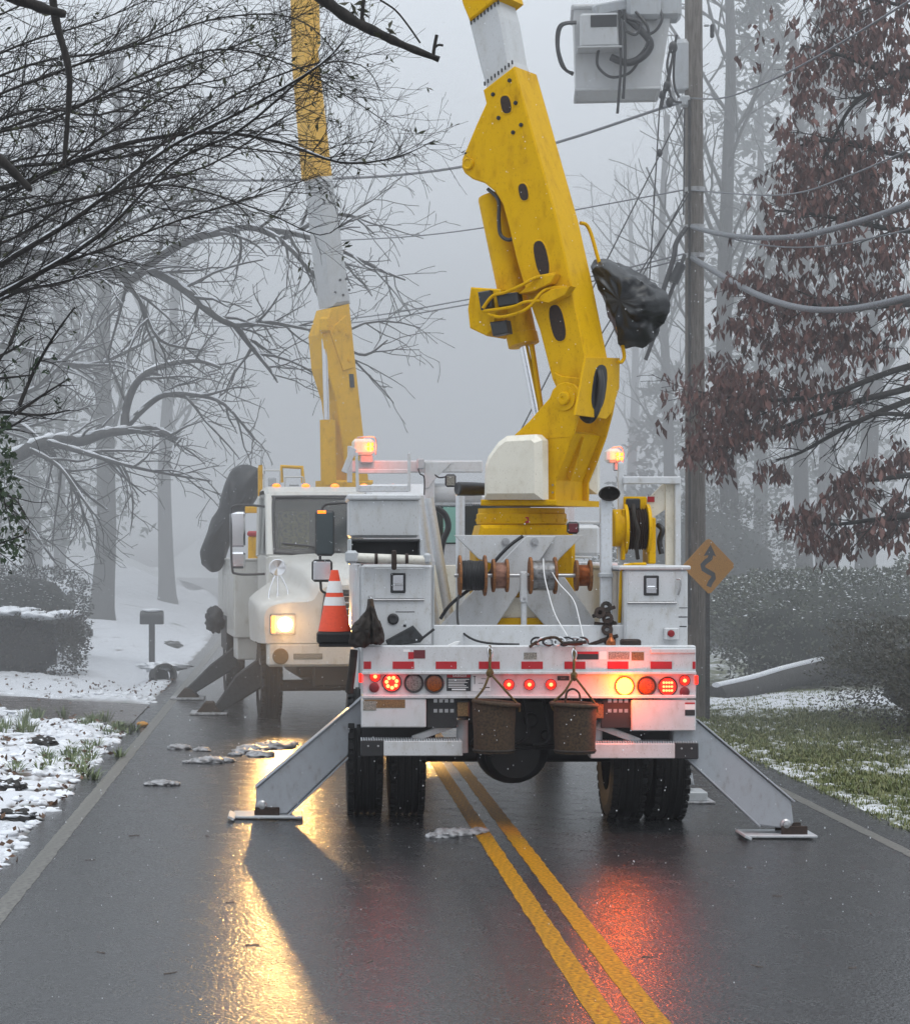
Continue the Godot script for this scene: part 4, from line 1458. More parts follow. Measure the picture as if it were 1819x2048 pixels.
	var ub := Shape.new()
	ub.bar(knuckle - w * 0.1, tip, 0.24, 0.28, 0.03)
	part("upper_boom", ub, M.insulator_grey, tr)
	# basket
	var bz := 26.0
	var yaw := Transform3D(Basis(Vector3.UP, deg_to_rad(-6)), Vector3(spot(1236, 0, bz).x, spot(0, 178, bz).y, -bz))
	var bk := Shape.new()
	bk.t = yaw
	var lo := [Vector3(-0.52, 0, 0.0), Vector3(0.50, 0, 0.0), Vector3(0.50, 0, -0.72), Vector3(-0.52, 0, -0.72)]
	var hi := [Vector3(-0.55, 1.02, 0.03), Vector3(0.66, 1.02, 0.03), Vector3(0.66, 1.02, -0.76), Vector3(-0.55, 1.02, -0.76)]
	var mid := Vector3(0, 0.5, -0.36)
	bk.face_from([lo[0], lo[1], lo[2], lo[3]], mid)
	for k in 4:
		bk.face_from([lo[k], lo[(k + 1) % 4], hi[(k + 1) % 4], hi[k]], mid)
	for k in 4:
		bk.tube(PackedVector3Array([hi[k], hi[(k + 1) % 4]]), PackedFloat32Array([0.035]), 8)
		bk.tube(PackedVector3Array([lo[k], lo[(k + 1) % 4]]), PackedFloat32Array([0.02]), 8)
	bk.box(Vector3(0.02, 0.06, -0.36), Vector3(0.9, 0.04, 0.66), 0.01)
	var basket := part("basket", bk, M.insulator_grey, tr)
	var cbx := Shape.new()
	cbx.t = yaw
	cbx.box(Vector3(-0.24, 0.67, 0.16), Vector3(0.48, 0.42, 0.26), 0.03)
	cbx.box(Vector3(-0.24, 0.455, 0.17), Vector3(0.54, 0.02, 0.30), 0.006)
	var ctrl := part("control_box", cbx, M.insulator_grey, basket)
	cbx = Shape.new()
	cbx.t = yaw
	cbx.box(Vector3(-0.19, 0.775, 0.292), Vector3(0.32, 0.15, 0.01), 0.003)
	part("dark_opening", cbx, M.black_plastic, basket)  # black slab paints the dark of the opening in the box
	cbx = Shape.new()
	cbx.t = yaw
	cbx.bar(Vector3(-0.3, 0.92, 0.2), Vector3(0.45, 1.12, -0.1), 0.14, 0.14, 0.02)
	cbx.box(Vector3(0.3, 1.0, 0.1), Vector3(0.42, 0.36, 0.2), 0.05)
	cbx.box(Vector3(0.52, 1.0, -0.1), Vector3(0.5, 0.3, 0.36), 0.05)
	part("mount", cbx, M.black_metal, basket).material_override = M.grey_paint
	for q in [
		[[-0.52, 0.82, 0.1], [-0.72, 0.78, 0.12], [-0.76, 0.55, 0.12], [-0.7, 0.28, 0.12], [-0.56, 0.18, 0.05]],
		[[-0.52, 0.80, 0.12], [-0.70, 0.76, 0.14], [-0.74, 0.5, 0.14], [-0.66, 0.24, 0.14], [-0.56, 0.2, 0.05]],
		[[0.05, 0.86, 0.22], [0.3, 0.62, 0.24], [0.38, 0.48, 0.22], [0.28, 0.34, 0.2], [0.1, 0.28, 0.18], [-0.1, 0.36, 0.16]],
		[[0.2, 0.9, 0.2], [0.34, 0.7, 0.26], [0.34, 0.5, 0.24], [0.2, 0.33, 0.2], [-0.05, 0.3, 0.16]],
		[[-0.25, 0.46, 0.16], [-0.26, 0.26, 0.16], [-0.1, 0.12, 0.14], [0.12, 0.16, 0.14], [0.24, 0.3, 0.16]],
		[[0.0, 0.9, 0.3], [0.02, 0.3, 0.24], [0.0, -0.08, 0.2], [-0.02, -0.34, 0.18]],
		[[0.06, 0.9, 0.3], [0.07, 0.3, 0.24], [0.06, 0.0, 0.2], [0.05, -0.16, 0.18]],
		[[0.5, 0.95, 0.1], [0.52, 0.8, 0.2], [0.44, 0.66, 0.2], [0.3, 0.6, 0.2]],
		[[0.1, 0.8, 0.26], [0.26, 0.74, 0.3], [0.2, 0.6, 0.28], [0.06, 0.66, 0.28]],
	]:
		var pts := []
		for k in q:
			pts.append(yaw * Vector3(k[0], k[1], k[2]))
		var thick: float = 0.045 if q.size() == 6 else 0.018
		part("hose", pipe(smooth(pts), thick, 8), M.black_plastic if q.size() != 4 or thick > 0.02 else M.wire_black, basket)
	ctrl.set_meta("label", "pale control box with a dark opening")


# a soft stuffed body from its outline: the rim at w, bulging by thick to both sides
func pillow(outline: Array, frame: Transform3D, w: float, thick: float, noise: FastNoiseLite, amount: float) -> Shape:
	var inv := frame.affine_inverse()
	var rim := []
	for q in outline:
		rim.append(inv * plane_spot(q[0], q[1], frame.origin, frame.basis.z, w))
	rim.append(rim[0])
	rim = smooth(rim, 4)
	rim.pop_back()
	var m := rim.size()
	var mid := Vector3.ZERO
	for p in rim:
		mid += p / m
	var st := Shape.new()
	st.t = frame
	var rows := 14
	var pts := []
	for j in rows + 1:
		var a := PI * (float(j) / rows - 0.5)
		for k in m:
			var e: Vector3 = rim[k] - mid
			var p := mid + e * pow(maxf(0.0, cos(a)), 0.55) + Vector3(0, 0, -sin(a) * thick)
			p += e.normalized() * amount * noise.get_noise_3dv(p * 2.2) * 1.5 * cos(a) + Vector3(0, 0, amount * 1.6 * noise.get_noise_3dv(p * 3.0 + Vector3(5, 1, 0)))
			pts.append(p)
	var h := rows / 2
	var turn := 1.0 if (pts[h * m + 1] - pts[h * m]).cross(pts[(h + 1) * m] - pts[h * m]).dot(pts[h * m] - mid) > 0.0 else -1.0
	for j in rows + 1:
		for k in m:
			var p: Vector3 = pts[j * m + k]
			var dx: Vector3 = pts[j * m + (k + 1) % m] - pts[j * m + (k + m - 1) % m]
			var dy: Vector3 = pts[mini(j + 1, rows) * m + k] - pts[maxi(j - 1, 0) * m + k]
			var nn := dx.cross(dy) * turn
			if nn.length() < 1e-7:
				nn = Vector3(0, 0, 1 if j == 0 else -1)
			st.vert(p, nn, Vector2(k, j) * 0.05)
	for j in rows:
		for k in m:
			var q := [j * m + k, j * m + (k + 1) % m, (j + 1) * m + k, (j + 1) * m + (k + 1) % m]
			if turn > 0.0:
				st.tri(q[0], q[1], q[2])
				st.tri(q[1], q[3], q[2])
			else:
				st.tri(q[0], q[2], q[1])
				st.tri(q[1], q[2], q[3])
	return st


func spool(parent: Node3D, a: Vector3, long: float, r: float, core: float, winding: String, turns: int, messy: float) -> void:
	for x in [0.0, long]:
		var st := Shape.new()
		st.puck(a + Vector3(x - 0.011, 0, 0), Vector3.RIGHT, [Vector2(0.02, 0), Vector2(r * 0.97, 0), Vector2(r, 0.004), Vector2(r, 0.018), Vector2(r * 0.97, 0.022), Vector2(0.02, 0.022)], 30)
		part("flange", st, M.ply, parent)
	var st := Shape.new()
	var pts := PackedVector3Array()
	var per := 22
	for k in turns * per + 1:
		var t := float(k) / per
		var rr := core + messy * rng.randf_range(-1.0, 1.0) * 0.2
		pts.append(a + Vector3(0.014 + (long - 0.03) * t / turns, cos(TAU * t) * rr, sin(TAU * t) * rr))
	st.tube(pts, PackedFloat32Array([(long - 0.02) / turns * 0.56]), 6)
	part("winding", st, M[winding], parent)
	var cs := Shape.new()
	cs.rod(a + Vector3(0.005, 0, 0), a + Vector3(long - 0.005, 0, 0), core - 0.002, 24)
	part("core", cs, M[winding], parent)


func near_cargo() -> void:
	var d := 16.0
	# reels on their axle
	var rz := 16.92
	var y := 1151.0
	for q in [
		[919, 969, 0.165, 0.115, "black_wire", 13, 0.02, "reel of black cable hanging on the truck's axle rod"],
		[986, 1013, 0.135, 0.102, "copper_pale", 14, 0.002, "reel of pale pinkish copper wire between black and silver reels"],
		[1060, 1109, 0.15, 0.118, "silver_wire", 22, 0.004, "reel of shiny silver wire with loose strands hanging down"],
		[1152, 1179, 0.125, 0.082, "copper", 12, 0.002, "small reel of bright orange copper wire beside the grey post"],
	]:
		var a := spot(q[0], y, rz)
		var b := spot(q[1], y, rz)
		var th := thing("cable_reel", q[7], "reel", Vector3((a.x + b.x) * 0.5, a.y - q[2], a.z), "wire reels on the axle at the back of the truck")
		spool(th, a, b.x - a.x, q[2], q[3], q[4], q[5], q[6])
	var rod := thing("reel_stand", "grey steel axle and upright post holding the four wire reels", "stand", spot(1047, 1262, rz))
	part("axle", pipe([spot(908, y, rz), spot(1186, y, rz)], 0.016, 12), M.steel, rod)
	part("post", slab(1040, 1143, 1055, 1205, rz - 0.05, 0.07, 0.008), M.grey_paint, rod).material_override = M.white_paint
	part("post", slab(1042, 1205, 1053, 1258, rz - 0.03, 0.05, 0.008), M.white_paint, rod)
	var bt := Shape.new()
	bt.puck(spot(1048, 1196, rz - 0.05), BACK, [Vector2(0.012, 0), Vector2(0.012, 0.012), Vector2(0, 0.014)], 8)
	part("bolt", bt, M.steel, rod)
	for q in [
		["white_wire", "pale wire strand hanging from the silver reel nearer the post", [[1086, 1118], [1088, 1150], [1096, 1185], [1110, 1230], [1134, 1272]]],
		["white_wire", "second pale wire strand curling down towards the red lamp glow", [[1104, 1145], [1118, 1168], [1146, 1200], [1158, 1240], [1168, 1286]]],
	]:
		var pts := []
		for k in q[2].size():
			pts.append(spot(q[2][k][0], q[2][k][1], rz - 0.13 - 0.16 * k))
		var th := part("wire_strand", pipe(smooth(pts), 0.0045, 6), M.silver_wire)
		tag(th, q[1], "wire", "loose strands from the silver reel")
		th.material_override = M.label_white
	var lc := part("loose_cable", pipe(smooth([spot(917, 1190, 16.8), spot(914, 1220, 16.7), spot(918, 1255, 16.4), spot(940, 1276, 16.2), spot(975, 1286, 16.12), spot(1038, 1289, 16.1)]), 0.009, 8), M.black_wire)
	tag(lc, "loose black cable end trailing across the white tailboard", "cable")
	# galvanised pipes standing in the bed
	for q in [[[838, 992], [866, 1215], 18.2, "galvanised pipe leaning behind the top box, the more hidden one"], [[857, 996], [893, 1205], 17.9, "galvanised pipe leaning right in front of another at the top box"], [[920, 990], [920, 1125], 19.4, "upright galvanised pipe beside the wire mesh guard"]]:
		var dz: float = q[2]
		var a := spot(q[0][0], q[0][1], dz)
		var b := spot(q[1][0], q[1][1], dz)
		if b.y > 1.42:
			b += (b - a) * ((b.y - 1.41) / (a.y - b.y))
		var st := Shape.new()
		st.puck(b, a - b, [Vector2(0.0, 0.0), Vector2(0.042, 0.0), Vector2(0.042, a.distance_to(b)), Vector2(0.036, a.distance_to(b)), Vector2(0.036, a.distance_to(b) - 0.12), Vector2(0.0, a.distance_to(b) - 0.12)], 16)
		tag(part("metal_pipe", st, M.galvanised), q[3], "pipe", "galvanised pipes standing in the truck bed")
	# the two canvas buckets roped to the tail
	for q in [
		{"x": 990.0, "hook": [979, 1346], "top": [979, 1292], "rim": [948, 1402, 1035, 1410], "bot": [945, 1030, 1505], "lab": "brown canvas bucket on a rope under three small red tail lamps, the left of two"},
		{"x": 1148.0, "hook": [1147, 1352], "top": [1147, 1296], "rim": [1104, 1407, 1191, 1411], "bot": [1106, 1192, 1506], "lab": "brown canvas bucket with its loop handle showing, hanging by the blazing amber signal"},
	]:
		var bz := 15.83
		var pa := spot(q.rim[0], q.rim[1], bz)
		var pb := spot(q.rim[2], q.rim[3], bz)
		var c := (pa + pb) * 0.5
		var r := pa.distance_to(pb) * 0.5
		var bot := spot((q.bot[0] + q.bot[1]) * 0.5, q.bot[2], bz)
		var th := thing("canvas_bucket", q.lab, "bucket", bot, "canvas buckets hanging from the tail")
		var tilt := atan2(pb.y - pa.y, pb.x - pa.x)
		var hgt := c.y - bot.y
		var st := Shape.new()
		var noise := FastNoiseLite.new()
		noise.seed = int(q.x)
		noise.frequency = 3.0
		var first := st.v.size()
		for i in 9:
			var t := i / 8.0
			for k in 29:
				var a := TAU * k / 28.0
				var rr := r * lerpf(0.92, 1.0, t) * (1.0 + 0.05 * noise.get_noise_3d(cos(a), t * 1.5, sin(a)))
				var e := Vector3(cos(a), 0, sin(a))
				st.vert(bot + Vector3(e.x * rr, hgt * t + tilt * e.x * rr * t, e.z * rr * 0.85), e, Vector2(a, t))
		for i in 8:
			for k in 28:
				var a := first + i * 29 + k
				st.tri(a, a + 29, a + 1)
				st.tri(a + 1, a + 29, a + 30)
		st.t = Transform3D(Basis(Vector3(1, 0, 0), Vector3(0, 1, 0), Vector3(0, 0, 0.85)), bot)
		st.lathe([Vector2(0, 0.0), Vector2(r * 0.92, 0.0)], 28)
		st.t = Transform3D()
		part("body", st, M.canvas, th)
		var rim := []
		var hem := []
		for k in 29:
			var a := TAU * k / 28.0
			rim.append(c + Vector3(cos(a) * r * 1.03, tilt * cos(a) * r, sin(a) * r * 0.88))
			hem.append(bot + Vector3(cos(a) * r * 0.93, 0.02, sin(a) * r * 0.79))
		part("rim", pipe(rim, 0.018, 8), M.canvas, th)
		part("hem", pipe(hem, 0.01, 6), M.dark_canvas, th)
		var hk := spot(q.hook[0], q.hook[1], bz + 0.02)
		for e in [pa, pb]:
			part("rope", pipe(smooth([hk, (hk + e) * 0.5 + Vector3(0.01, -0.01, 0.02), e, e + Vector3(0.01, -0.05, 0.01)]), 0.009, 6), M.rope, th)
		part("rope", pipe(smooth([spot(q.top[0], q.top[1], bz + 0.1), spot(q.top[0] + 1, q.top[1] + 12, bz + 0.06), hk + Vector3(0, 0.06, 0), hk]), 0.011, 6), M.rope, th)
		var knot := Shape.new()
		knot.blob(hk, Vector3(0.028, 0.034, 0.024), noise, 0.4, 8, 10)
		part("knot", knot, M.rope, th)
		var sn := Shape.new()
		sn.tube(PackedVector3Array(smooth([spot(q.top[0] - 2, q.top[1] + 2, bz + 0.08), spot(q.top[0] + 5, q.top[1] + 10, bz + 0.05), spot(q.top[0] + 1, q.top[1] + 26, bz + 0.04), spot(q.top[0] - 4, q.top[1] + 12, bz + 0.05), spot(q.top[0] - 1, q.top[1] + 1, bz + 0.08)])), PackedFloat32Array([0.007]), 6)
		part("snap_hook", sn, M.steel, th)
		if q.x > 1100:
			part("handle", pipe(smooth([spot(1130, 1408, bz), spot(1133, 1385, bz), spot(1145, 1378, bz), spot(1157, 1386, bz), spot(1160, 1402, bz)]), 0.009, 6), M.canvas, th)
	# traffic cone on a bracket at the truck's left flank
	var cz := 19.9
	var base := spot(669, 1262, cz)
	var cone := thing("traffic_cone", "orange traffic cone with two white bands on the truck's flank", "cone", base - Vector3(0, 0.13, 0))
	var ct := Shape.new()
	ct.t = Transform3D(Basis(), base)
	var hh := spot(0, 1140, cz).y - base.y
	var rb := 0.155
	var rt := 0.034
	var sec := [[0.0, 0.42, "cone_orange"], [0.42, 0.56, "white_tape"], [0.56, 0.63, "cone_orange"], [0.63, 0.82, "white_tape"], [0.82, 1.0, "cone_orange"]]
	for s in sec:
		var st := Shape.new()
		st.t = ct.t
		var g := 0.002 if s[2] == "white_tape" else 0.0
		var prof := [Vector2(lerpf(rb, rt, s[0]) + g, hh * s[0]), Vector2(lerpf(rb, rt, s[1]) + g, hh * s[1])]
		if s[1] == 1.0:
			prof.append(Vector2(rt * 0.7, hh))
			prof.append(Vector2(rt * 0.6, hh - 0.03))
		st.lathe(prof, 28)
		part("band" if s[2] == "white_tape" else "body", st, M[s[2]], cone)
	var bs := Shape.new()
	bs.box(base + Vector3(0.0, -0.06, 0), Vector3(0.34, 0.11, 0.34), 0.02)
	part("base", bs, M.rubber, cone)
	var br := thing("cone_bracket", "dark bracket on the truck's flank carrying the orange cone", "bracket", base - Vector3(0, 0.2, 0))
	var b2 := Shape.new()
	b2.box(base + Vector3(0.08, -0.13, 0), Vector3(0.46, 0.03, 0.3), 0.006)
	b2.bar(base + Vector3(0.18, -0.13, 0), base + Vector3(0.28, -0.42, 0), 0.04, 0.04)
	part("shelf", b2, M.black_metal, br)
	# tool bag, tray, wire coil, shackles
	var ns := FastNoiseLite.new()
	ns.seed = 12
	ns.frequency = 4.0
	ns.fractal_octaves = 3
	var tb := thing("tool_bag", "dark brown canvas tool bag hanging by the left cabinet door", "bag", spot(738, 1296, 15.9))
	var st := Shape.new()
	var flat := Transform3D(Basis(), Vector3(0, 0, -16.0))
	st = pillow([[738, 1212], [744, 1222], [748, 1245], [744, 1275], [736, 1294], [722, 1300], [700, 1290], [696, 1272], [706, 1252], [722, 1236]], flat, 0.0, 0.09, ns, 0.03)
	part("pouch", st, M.dark_canvas, tb)
	st = pillow([[740, 1212], [750, 1220], [756, 1240], [766, 1262], [764, 1284], [754, 1292], [744, 1286], [742, 1250]], flat, 0.03, 0.07, ns, 0.03)
	part("pouch", st, M.dark_canvas, tb)
	part("strap", pipe(smooth([spot(740, 1200, 16.02), spot(736, 1222, 15.98), spot(716, 1250, 15.95)]), 0.02, 8), M.dark_canvas, tb)
	part("strap", pipe(smooth([spot(741, 1200, 16.02), spot(746, 1225, 15.98), spot(757, 1255, 15.97)]), 0.022, 8), M.canvas, tb)
	part("hook", pipe(smooth([spot(738, 1212, 16.1), spot(742, 1198, 16.04), spot(740, 1192, 16.1), spot(740, 1194, 16.22)]), 0.01, 8), M.steel, tb)
	part("strap", pipe(smooth([spot(708, 1300, 16.0), spot(704, 1340, 16.02), spot(698, 1385, 16.05)]), 0.03, 8), M.dark_canvas, tb)
	var ty := thing("plastic_tray", "dark grey plastic tray leaning on the white tailboard", "tray", spot(808, 1291, 16.1))
	part("tray_body", plate([[771, 1281], [826, 1251], [848, 1276], [840, 1285], [776, 1293]], Transform3D(Basis(), Vector3(0, 0, -16.1)), 0.0, -0.06, 0.02, 0.008), M.black_metal, ty).material_override = M.cab_dark
	part("tray_handle", pipe([spot(846, 1275, 16.08), spot(868, 1258, 16.08)], 0.01, 8), M.black_plastic, ty)
	var rag := part("rag", plate([[892, 1292], [908, 1284], [920, 1282], [914, 1290], [905, 1295]], Transform3D(Basis(), Vector3(0, 0, -16.02)), 0.0, -0.03, 0.0, 0.004), M.label_white)
	tag(rag, "small crumpled white rag on the tailboard ledge", "rag")
	var co := thing("wire_coil", "tangle of grey and black cable lying on the tail ledge", "cable", spot(1115, 1291, 16.05))
	for k in 7:
		var pts := []
		var cx := 1065.0 + k * 15.0
		for j in 16:
			var a := TAU * j / 14.0
			pts.append(spot(cx + cos(a) * (9 + k % 3 * 3) + j * 0.8, 1283 + sin(a) * 8.0, 16.02 + 0.05 * sin(a + k)))
		part("loop", pipe(pts, 0.008, 6), M.galvanised if k % 2 else M.black_wire, co)
	part("loop", pipe(smooth([spot(1058, 1294, 15.98), spot(1080, 1280, 15.98), spot(1110, 1275, 15.98), spot(1128, 1287, 15.98), spot(1160, 1288, 15.98)]), 0.011, 8), M.canvas, co)
	part("loop", pipe(smooth([spot(1125, 1287, 15.97), spot(1140, 1286, 15.97), spot(1172, 1284, 15.97)]), 0.014, 8), M.dark_canvas, co)
	var sh := thing("shackle_cluster", "cluster of rusty clamps and shackles on the grey post", "clamps", spot(1205, 1292, 16.25))
	for k in 14:
		var s2 := Shape.new()
		var p := spot(1192 + rng.randf() * 30, 1215 + k * 5.6, 16.38 - rng.randf() * 0.12)
		if k % 2:
			s2.bar(p + Vector3(-0.07, rng.randf_range(-0.04, 0.04), 0), p + Vector3(0.07, rng.randf_range(-0.04, 0.04), 0.02), 0.025, 0.03, 0.006)
		else:
			s2.puck(p, Vector3(rng.randf() - 0.5, 0.3, 1), [Vector2(0.018, 0), Vector2(0.045, 0.0), Vector2(0.045, 0.025), Vector2(0.018, 0.025), Vector2(0.018, 0)], 12)
		part("clamp", s2, M.rust_brown if k % 3 else M.dark_canvas, sh)
	var blk := part("wood_block", slab(1243, 1279, 1282, 1293, 16.05, 0.12, 0.012), M.rust_brown)
	tag(blk, "dark red wooden block on the tail ledge above the lit amber signal", "block")
	var bot := Shape.new()
	bot.t = Transform3D(Basis(), spot(1221, 1293, 16.06))
	bot.lathe([Vector2(0, 0), Vector2(0.036, 0.0), Vector2(0.036, 0.04), Vector2(0.014, 0.07), Vector2(0.014, 0.1), Vector2(0, 0.1)], 16)
	tag(part("brass_fitting", bot, M.copper), "small brass fitting standing on the tail ledge by the red block", "fitting")


func far_truck() -> void:
	var x2 := Transform3D(Basis(Vector3.UP, deg_to_rad(6)), Vector3(0.50, road_y(0.50), -26.0))
	var tr := thing("bucket_truck", "white bucket truck facing the camera with its headlamp on, parked behind the other", "truck", x2.origin)
	tr.transform = x2
	var B := func(mid: Vector3, size: Vector3, bevel := 0.01) -> Shape:
		var st := Shape.new()
		st.t = x2
		st.box(mid, size, bevel)
		return st
	var P := func(pts: Array, r: float) -> Shape:
		var st := Shape.new()
		st.t = x2
		st.tube(PackedVector3Array(smooth(pts)), PackedFloat32Array([r]), 8)
		return st
	# bumper
	var bp := part("bumper", B.call(Vector3(0, 0.86, -0.12), Vector3(2.12, 0.3, 0.24), 0.03), M.far_white_paint, tr)
	for s in [-1.0, 1.0]:
		var st := Shape.new()
		st.t = x2
		st.puck(Vector3(s * 0.90, 0.84, -0.002), BACK, [Vector2(0.10, 0), Vector2(0.10, 0.01), Vector2(0.085, 0.014), Vector2(0, 0.012)], 22)
		part("fog_light", st, M.lens_clear, bp).material_override = M.label_tan
	part("plate_slot", B.call(Vector3(-0.56, 0.84, 0.002), Vector3(0.36, 0.07, 0.012), 0.004), M.label_pale, bp)
	# hood and wings: outlines along the length joined up
	var secs := [
		[0.0, [[-1.08, 1.0], [-1.10, 1.30], [-1.04, 1.44], [-0.84, 1.50], [-0.52, 1.52], [-0.42, 1.64], [-0.3, 1.70], [0.0, 1.72]]],
		[-0.12, [[-1.14, 1.0], [-1.17, 1.36], [-1.10, 1.50], [-0.84, 1.55], [-0.58, 1.60], [-0.50, 1.76], [-0.34, 1.82], [0.0, 1.84]]],
		[-0.6, [[-1.18, 1.0], [-1.20, 1.42], [-1.14, 1.55], [-0.92, 1.62], [-0.70, 1.70], [-0.62, 1.92], [-0.44, 1.99], [0.0, 2.01]]],
		[-1.3, [[-1.18, 1.0], [-1.20, 1.46], [-1.14, 1.58], [-0.98, 1.70], [-0.88, 1.80], [-0.82, 2.02], [-0.6, 2.09], [0.0, 2.11]]],
	]
	var hd := Shape.new()
	hd.t = x2
	var rows := []
	for s in secs:
		var row := []
		for q in s[1]:
			row.append(Vector3(q[0], q[1], s[0]))
		for k in range(s[1].size() - 2, -1, -1):
			row.append(Vector3(-s[1][k][0], s[1][k][1], s[0]))
		rows.append(row)
	var cols := []
	for k in rows[0].size():
		var line := []
		for i in rows.size():
			line.append(rows[i][k])
		cols.append(smooth(line, 4))
	var fine := []
	for i in cols[0].size():
		var row := []
		for k in cols.size():
			row.append(cols[k][i])
		fine.append(smooth(row, 4))
	var wide: int = fine[0].size()
	for i in fine.size():
		for k in wide:
			var dx: Vector3 = fine[i][mini(k + 1, wide - 1)] - fine[i][maxi(k - 1, 0)]
			var dz: Vector3 = fine[mini(i + 1, fine.size() - 1)][k] - fine[maxi(i - 1, 0)][k]
			hd.vert(fine[i][k], dx.cross(dz), Vector2(k, i) * 0.05)
	for i in fine.size() - 1:
		for k in wide - 1:
			var e := i * wide + k
			hd.tri(e, e + 1, e + wide)
			hd.tri(e + 1, e + wide + 1, e + wide)
	for k in wide - 1:
		hd.face_from([fine[0][k], fine[0][k + 1], Vector3(0, 1.0, 0.0)], Vector3(0, 1.2, -0.6))
	part("hood", hd, M.far_white_paint, tr)
	# grille
	var fr := Transform3D(x2.basis, x2 * Vector3(0, 0, 0.006))
	var gs := Shape.new()
	gs.t = fr
	gs.prism(PackedVector2Array([Vector2(-0.44, 1.04), Vector2(0.44, 1.04), Vector2(0.36, 1.62), Vector2(0.28, 1.66), Vector2(-0.28, 1.66), Vector2(-0.36, 1.62)]), 0.0, 0.02, 0.006)
	var gr := part("grille", gs, M.black_metal, tr)
	for k in 7:
		part("slat", B.call(Vector3(0, 1.10 + k * 0.08, 0.034), Vector3(0.80 - k * 0.022, 0.022, 0.02), 0.006), M.chrome, gr)
	# headlamps
	for s in [-1.0, 1.0]:
		var hp := part("headlight", B.call(Vector3(s * 0.87, 1.235, 0.0), Vector3(0.32, 0.26, 0.05), 0.025), M.black_plastic, tr)
		part("reflector", B.call(Vector3(s * 0.87, 1.235, 0.006), Vector3(0.29, 0.23, 0.05), 0.02), M.steel, hp)
		part("turn_light", B.call(Vector3(s * 0.99, 1.235, 0.02), Vector3(0.06, 0.22, 0.04), 0.015), M.glow_turn, hp)
		var bulb := Shape.new()
		bulb.t = x2
		bulb.puck(Vector3(s * 0.845, 1.235, 0.03), BACK, [Vector2(0.088, 0), Vector2(0.08, 0.014), Vector2(0.04, 0.022), Vector2(0, 0.024)], 22)
		part("bulb", bulb, M.glow_headlamp, hp)
		part("lens", B.call(Vector3(s * 0.87, 1.235, 0.066), Vector3(0.31, 0.25, 0.006), 0.002), M.clear_lens, hp)
		var sl := SpotLight3D.new()
		sl.name = "headlamp"
		sl.light_color = Color(1.0, 0.76, 0.43)
		sl.light_energy = 8.5
		sl.light_size = 0.08
		sl.spot_angle = 34.0
		sl.spot_angle_attenuation = 0.8
		sl.spot_range = 60.0
		sl.spot_attenuation = 2.0
		sl.shadow_enabled = true
		add_child(sl, true)
		var from := x2 * Vector3(s * 0.845, 1.235, 0.1)
		small_lamp("headlamp_fill", x2 * Vector3(s * 0.845, 1.235, 0.16), Color(1.0, 0.66, 0.3), 0.07, 0.07)  # added fill light that warms the hood and bumper round each headlamp
		sl.look_at_from_position(from, from + x2.basis * Vector3(0, -0.06, 1.0), Vector3.UP)
	# cab
	var lower := Shape.new()
	lower.t = x2 * Transform3D(Basis(Vector3(0, 0, 1), Vector3.UP, Vector3(-1, 0, 0)), Vector3.ZERO)
	lower.prism(PackedVector2Array([Vector2(-1.28, 1.0), Vector2(-1.28, 2.06), Vector2(-1.36, 2.1), Vector2(-2.75, 2.1), Vector2(-2.75, 1.0)]), -0.97, 0.97, 0.04)
	part("cab", lower, M.far_white_paint, tr)
	var roof := Shape.new()
	roof.t = lower.t
	roof.prism(PackedVector2Array([Vector2(-1.70, 2.84), Vector2(-1.74, 2.92), Vector2(-1.92, 2.99), Vector2(-2.6, 2.99), Vector2(-2.78, 2.9), Vector2(-2.78, 2.84)]), -0.95, 0.95, 0.05)
	part("cab_roof", roof, M.far_white_paint, tr)
	part("cab_back", B.call(Vector3(0, 2.45, -2.72), Vector3(1.84, 0.8, 0.06), 0.01), M.cab_dark, tr)
	for s in [-1.0, 1.0]:
		var pl := Shape.new()
		pl.t = x2
		pl.bar(Vector3(s * 0.92, 2.06, -1.34), Vector3(s * 0.90, 2.88, -1.76), 0.10, 0.09, 0.02)
		part("windshield_pillar", pl, M.far_white_paint, tr)
		pl = Shape.new()
		pl.t = x2
		pl.bar(Vector3(s * 0.94, 2.06, -2.68), Vector3(s * 0.92, 2.88, -2.7), 0.08, 0.12, 0.02)
		part("cab_pillar", pl, M.far_white_paint, tr)
		var sw := Shape.new()
		sw.t = x2
		sw.face([Vector3(s * 0.95, 2.1, -1.45), Vector3(s * 0.92, 2.84, -1.8), Vector3(s * 0.92, 2.84, -2.62), Vector3(s * 0.95, 2.1, -2.62)])
		part("side_window", sw, M.tinted_glass, tr)
	var ws := Shape.new()
	ws.t = x2
	ws.face([Vector3(-0.88, 2.09, -1.345), Vector3(0.88, 2.09, -1.345), Vector3(0.86, 2.86, -1.735), Vector3(-0.86, 2.86, -1.735)])
	var wg := part("windshield", ws, M.pane, tr)
	part("wiper", P.call([Vector3(-0.75, 2.24, -1.40), Vector3(-0.35, 2.20, -1.385), Vector3(0.02, 2.13, -1.345)], 0.011), M.black_plastic, wg)
	part("windshield_frame", P.call([Vector3(-0.85, 2.12, -1.345), Vector3(-0.86, 2.45, -1.51), Vector3(-0.83, 2.81, -1.69), Vector3(-0.7, 2.85, -1.715), Vector3(0.7, 2.85, -1.715), Vector3(0.83, 2.81, -1.69), Vector3(0.85, 2.12, -1.345), Vector3(0, 2.08, -1.33), Vector3(-0.85, 2.12, -1.345)], 0.022), M.black_plastic, wg)
	part("dashboard", B.call(Vector3(0, 2.08, -1.68), Vector3(1.74, 0.14, 0.5), 0.04), M.cab_dark, tr)
	for s in [-0.55, 0.5]:
		part("seat", B.call(Vector3(s, 2.3, -2.4), Vector3(0.5, 0.7, 0.16), 0.06), M.cab_dark, tr)
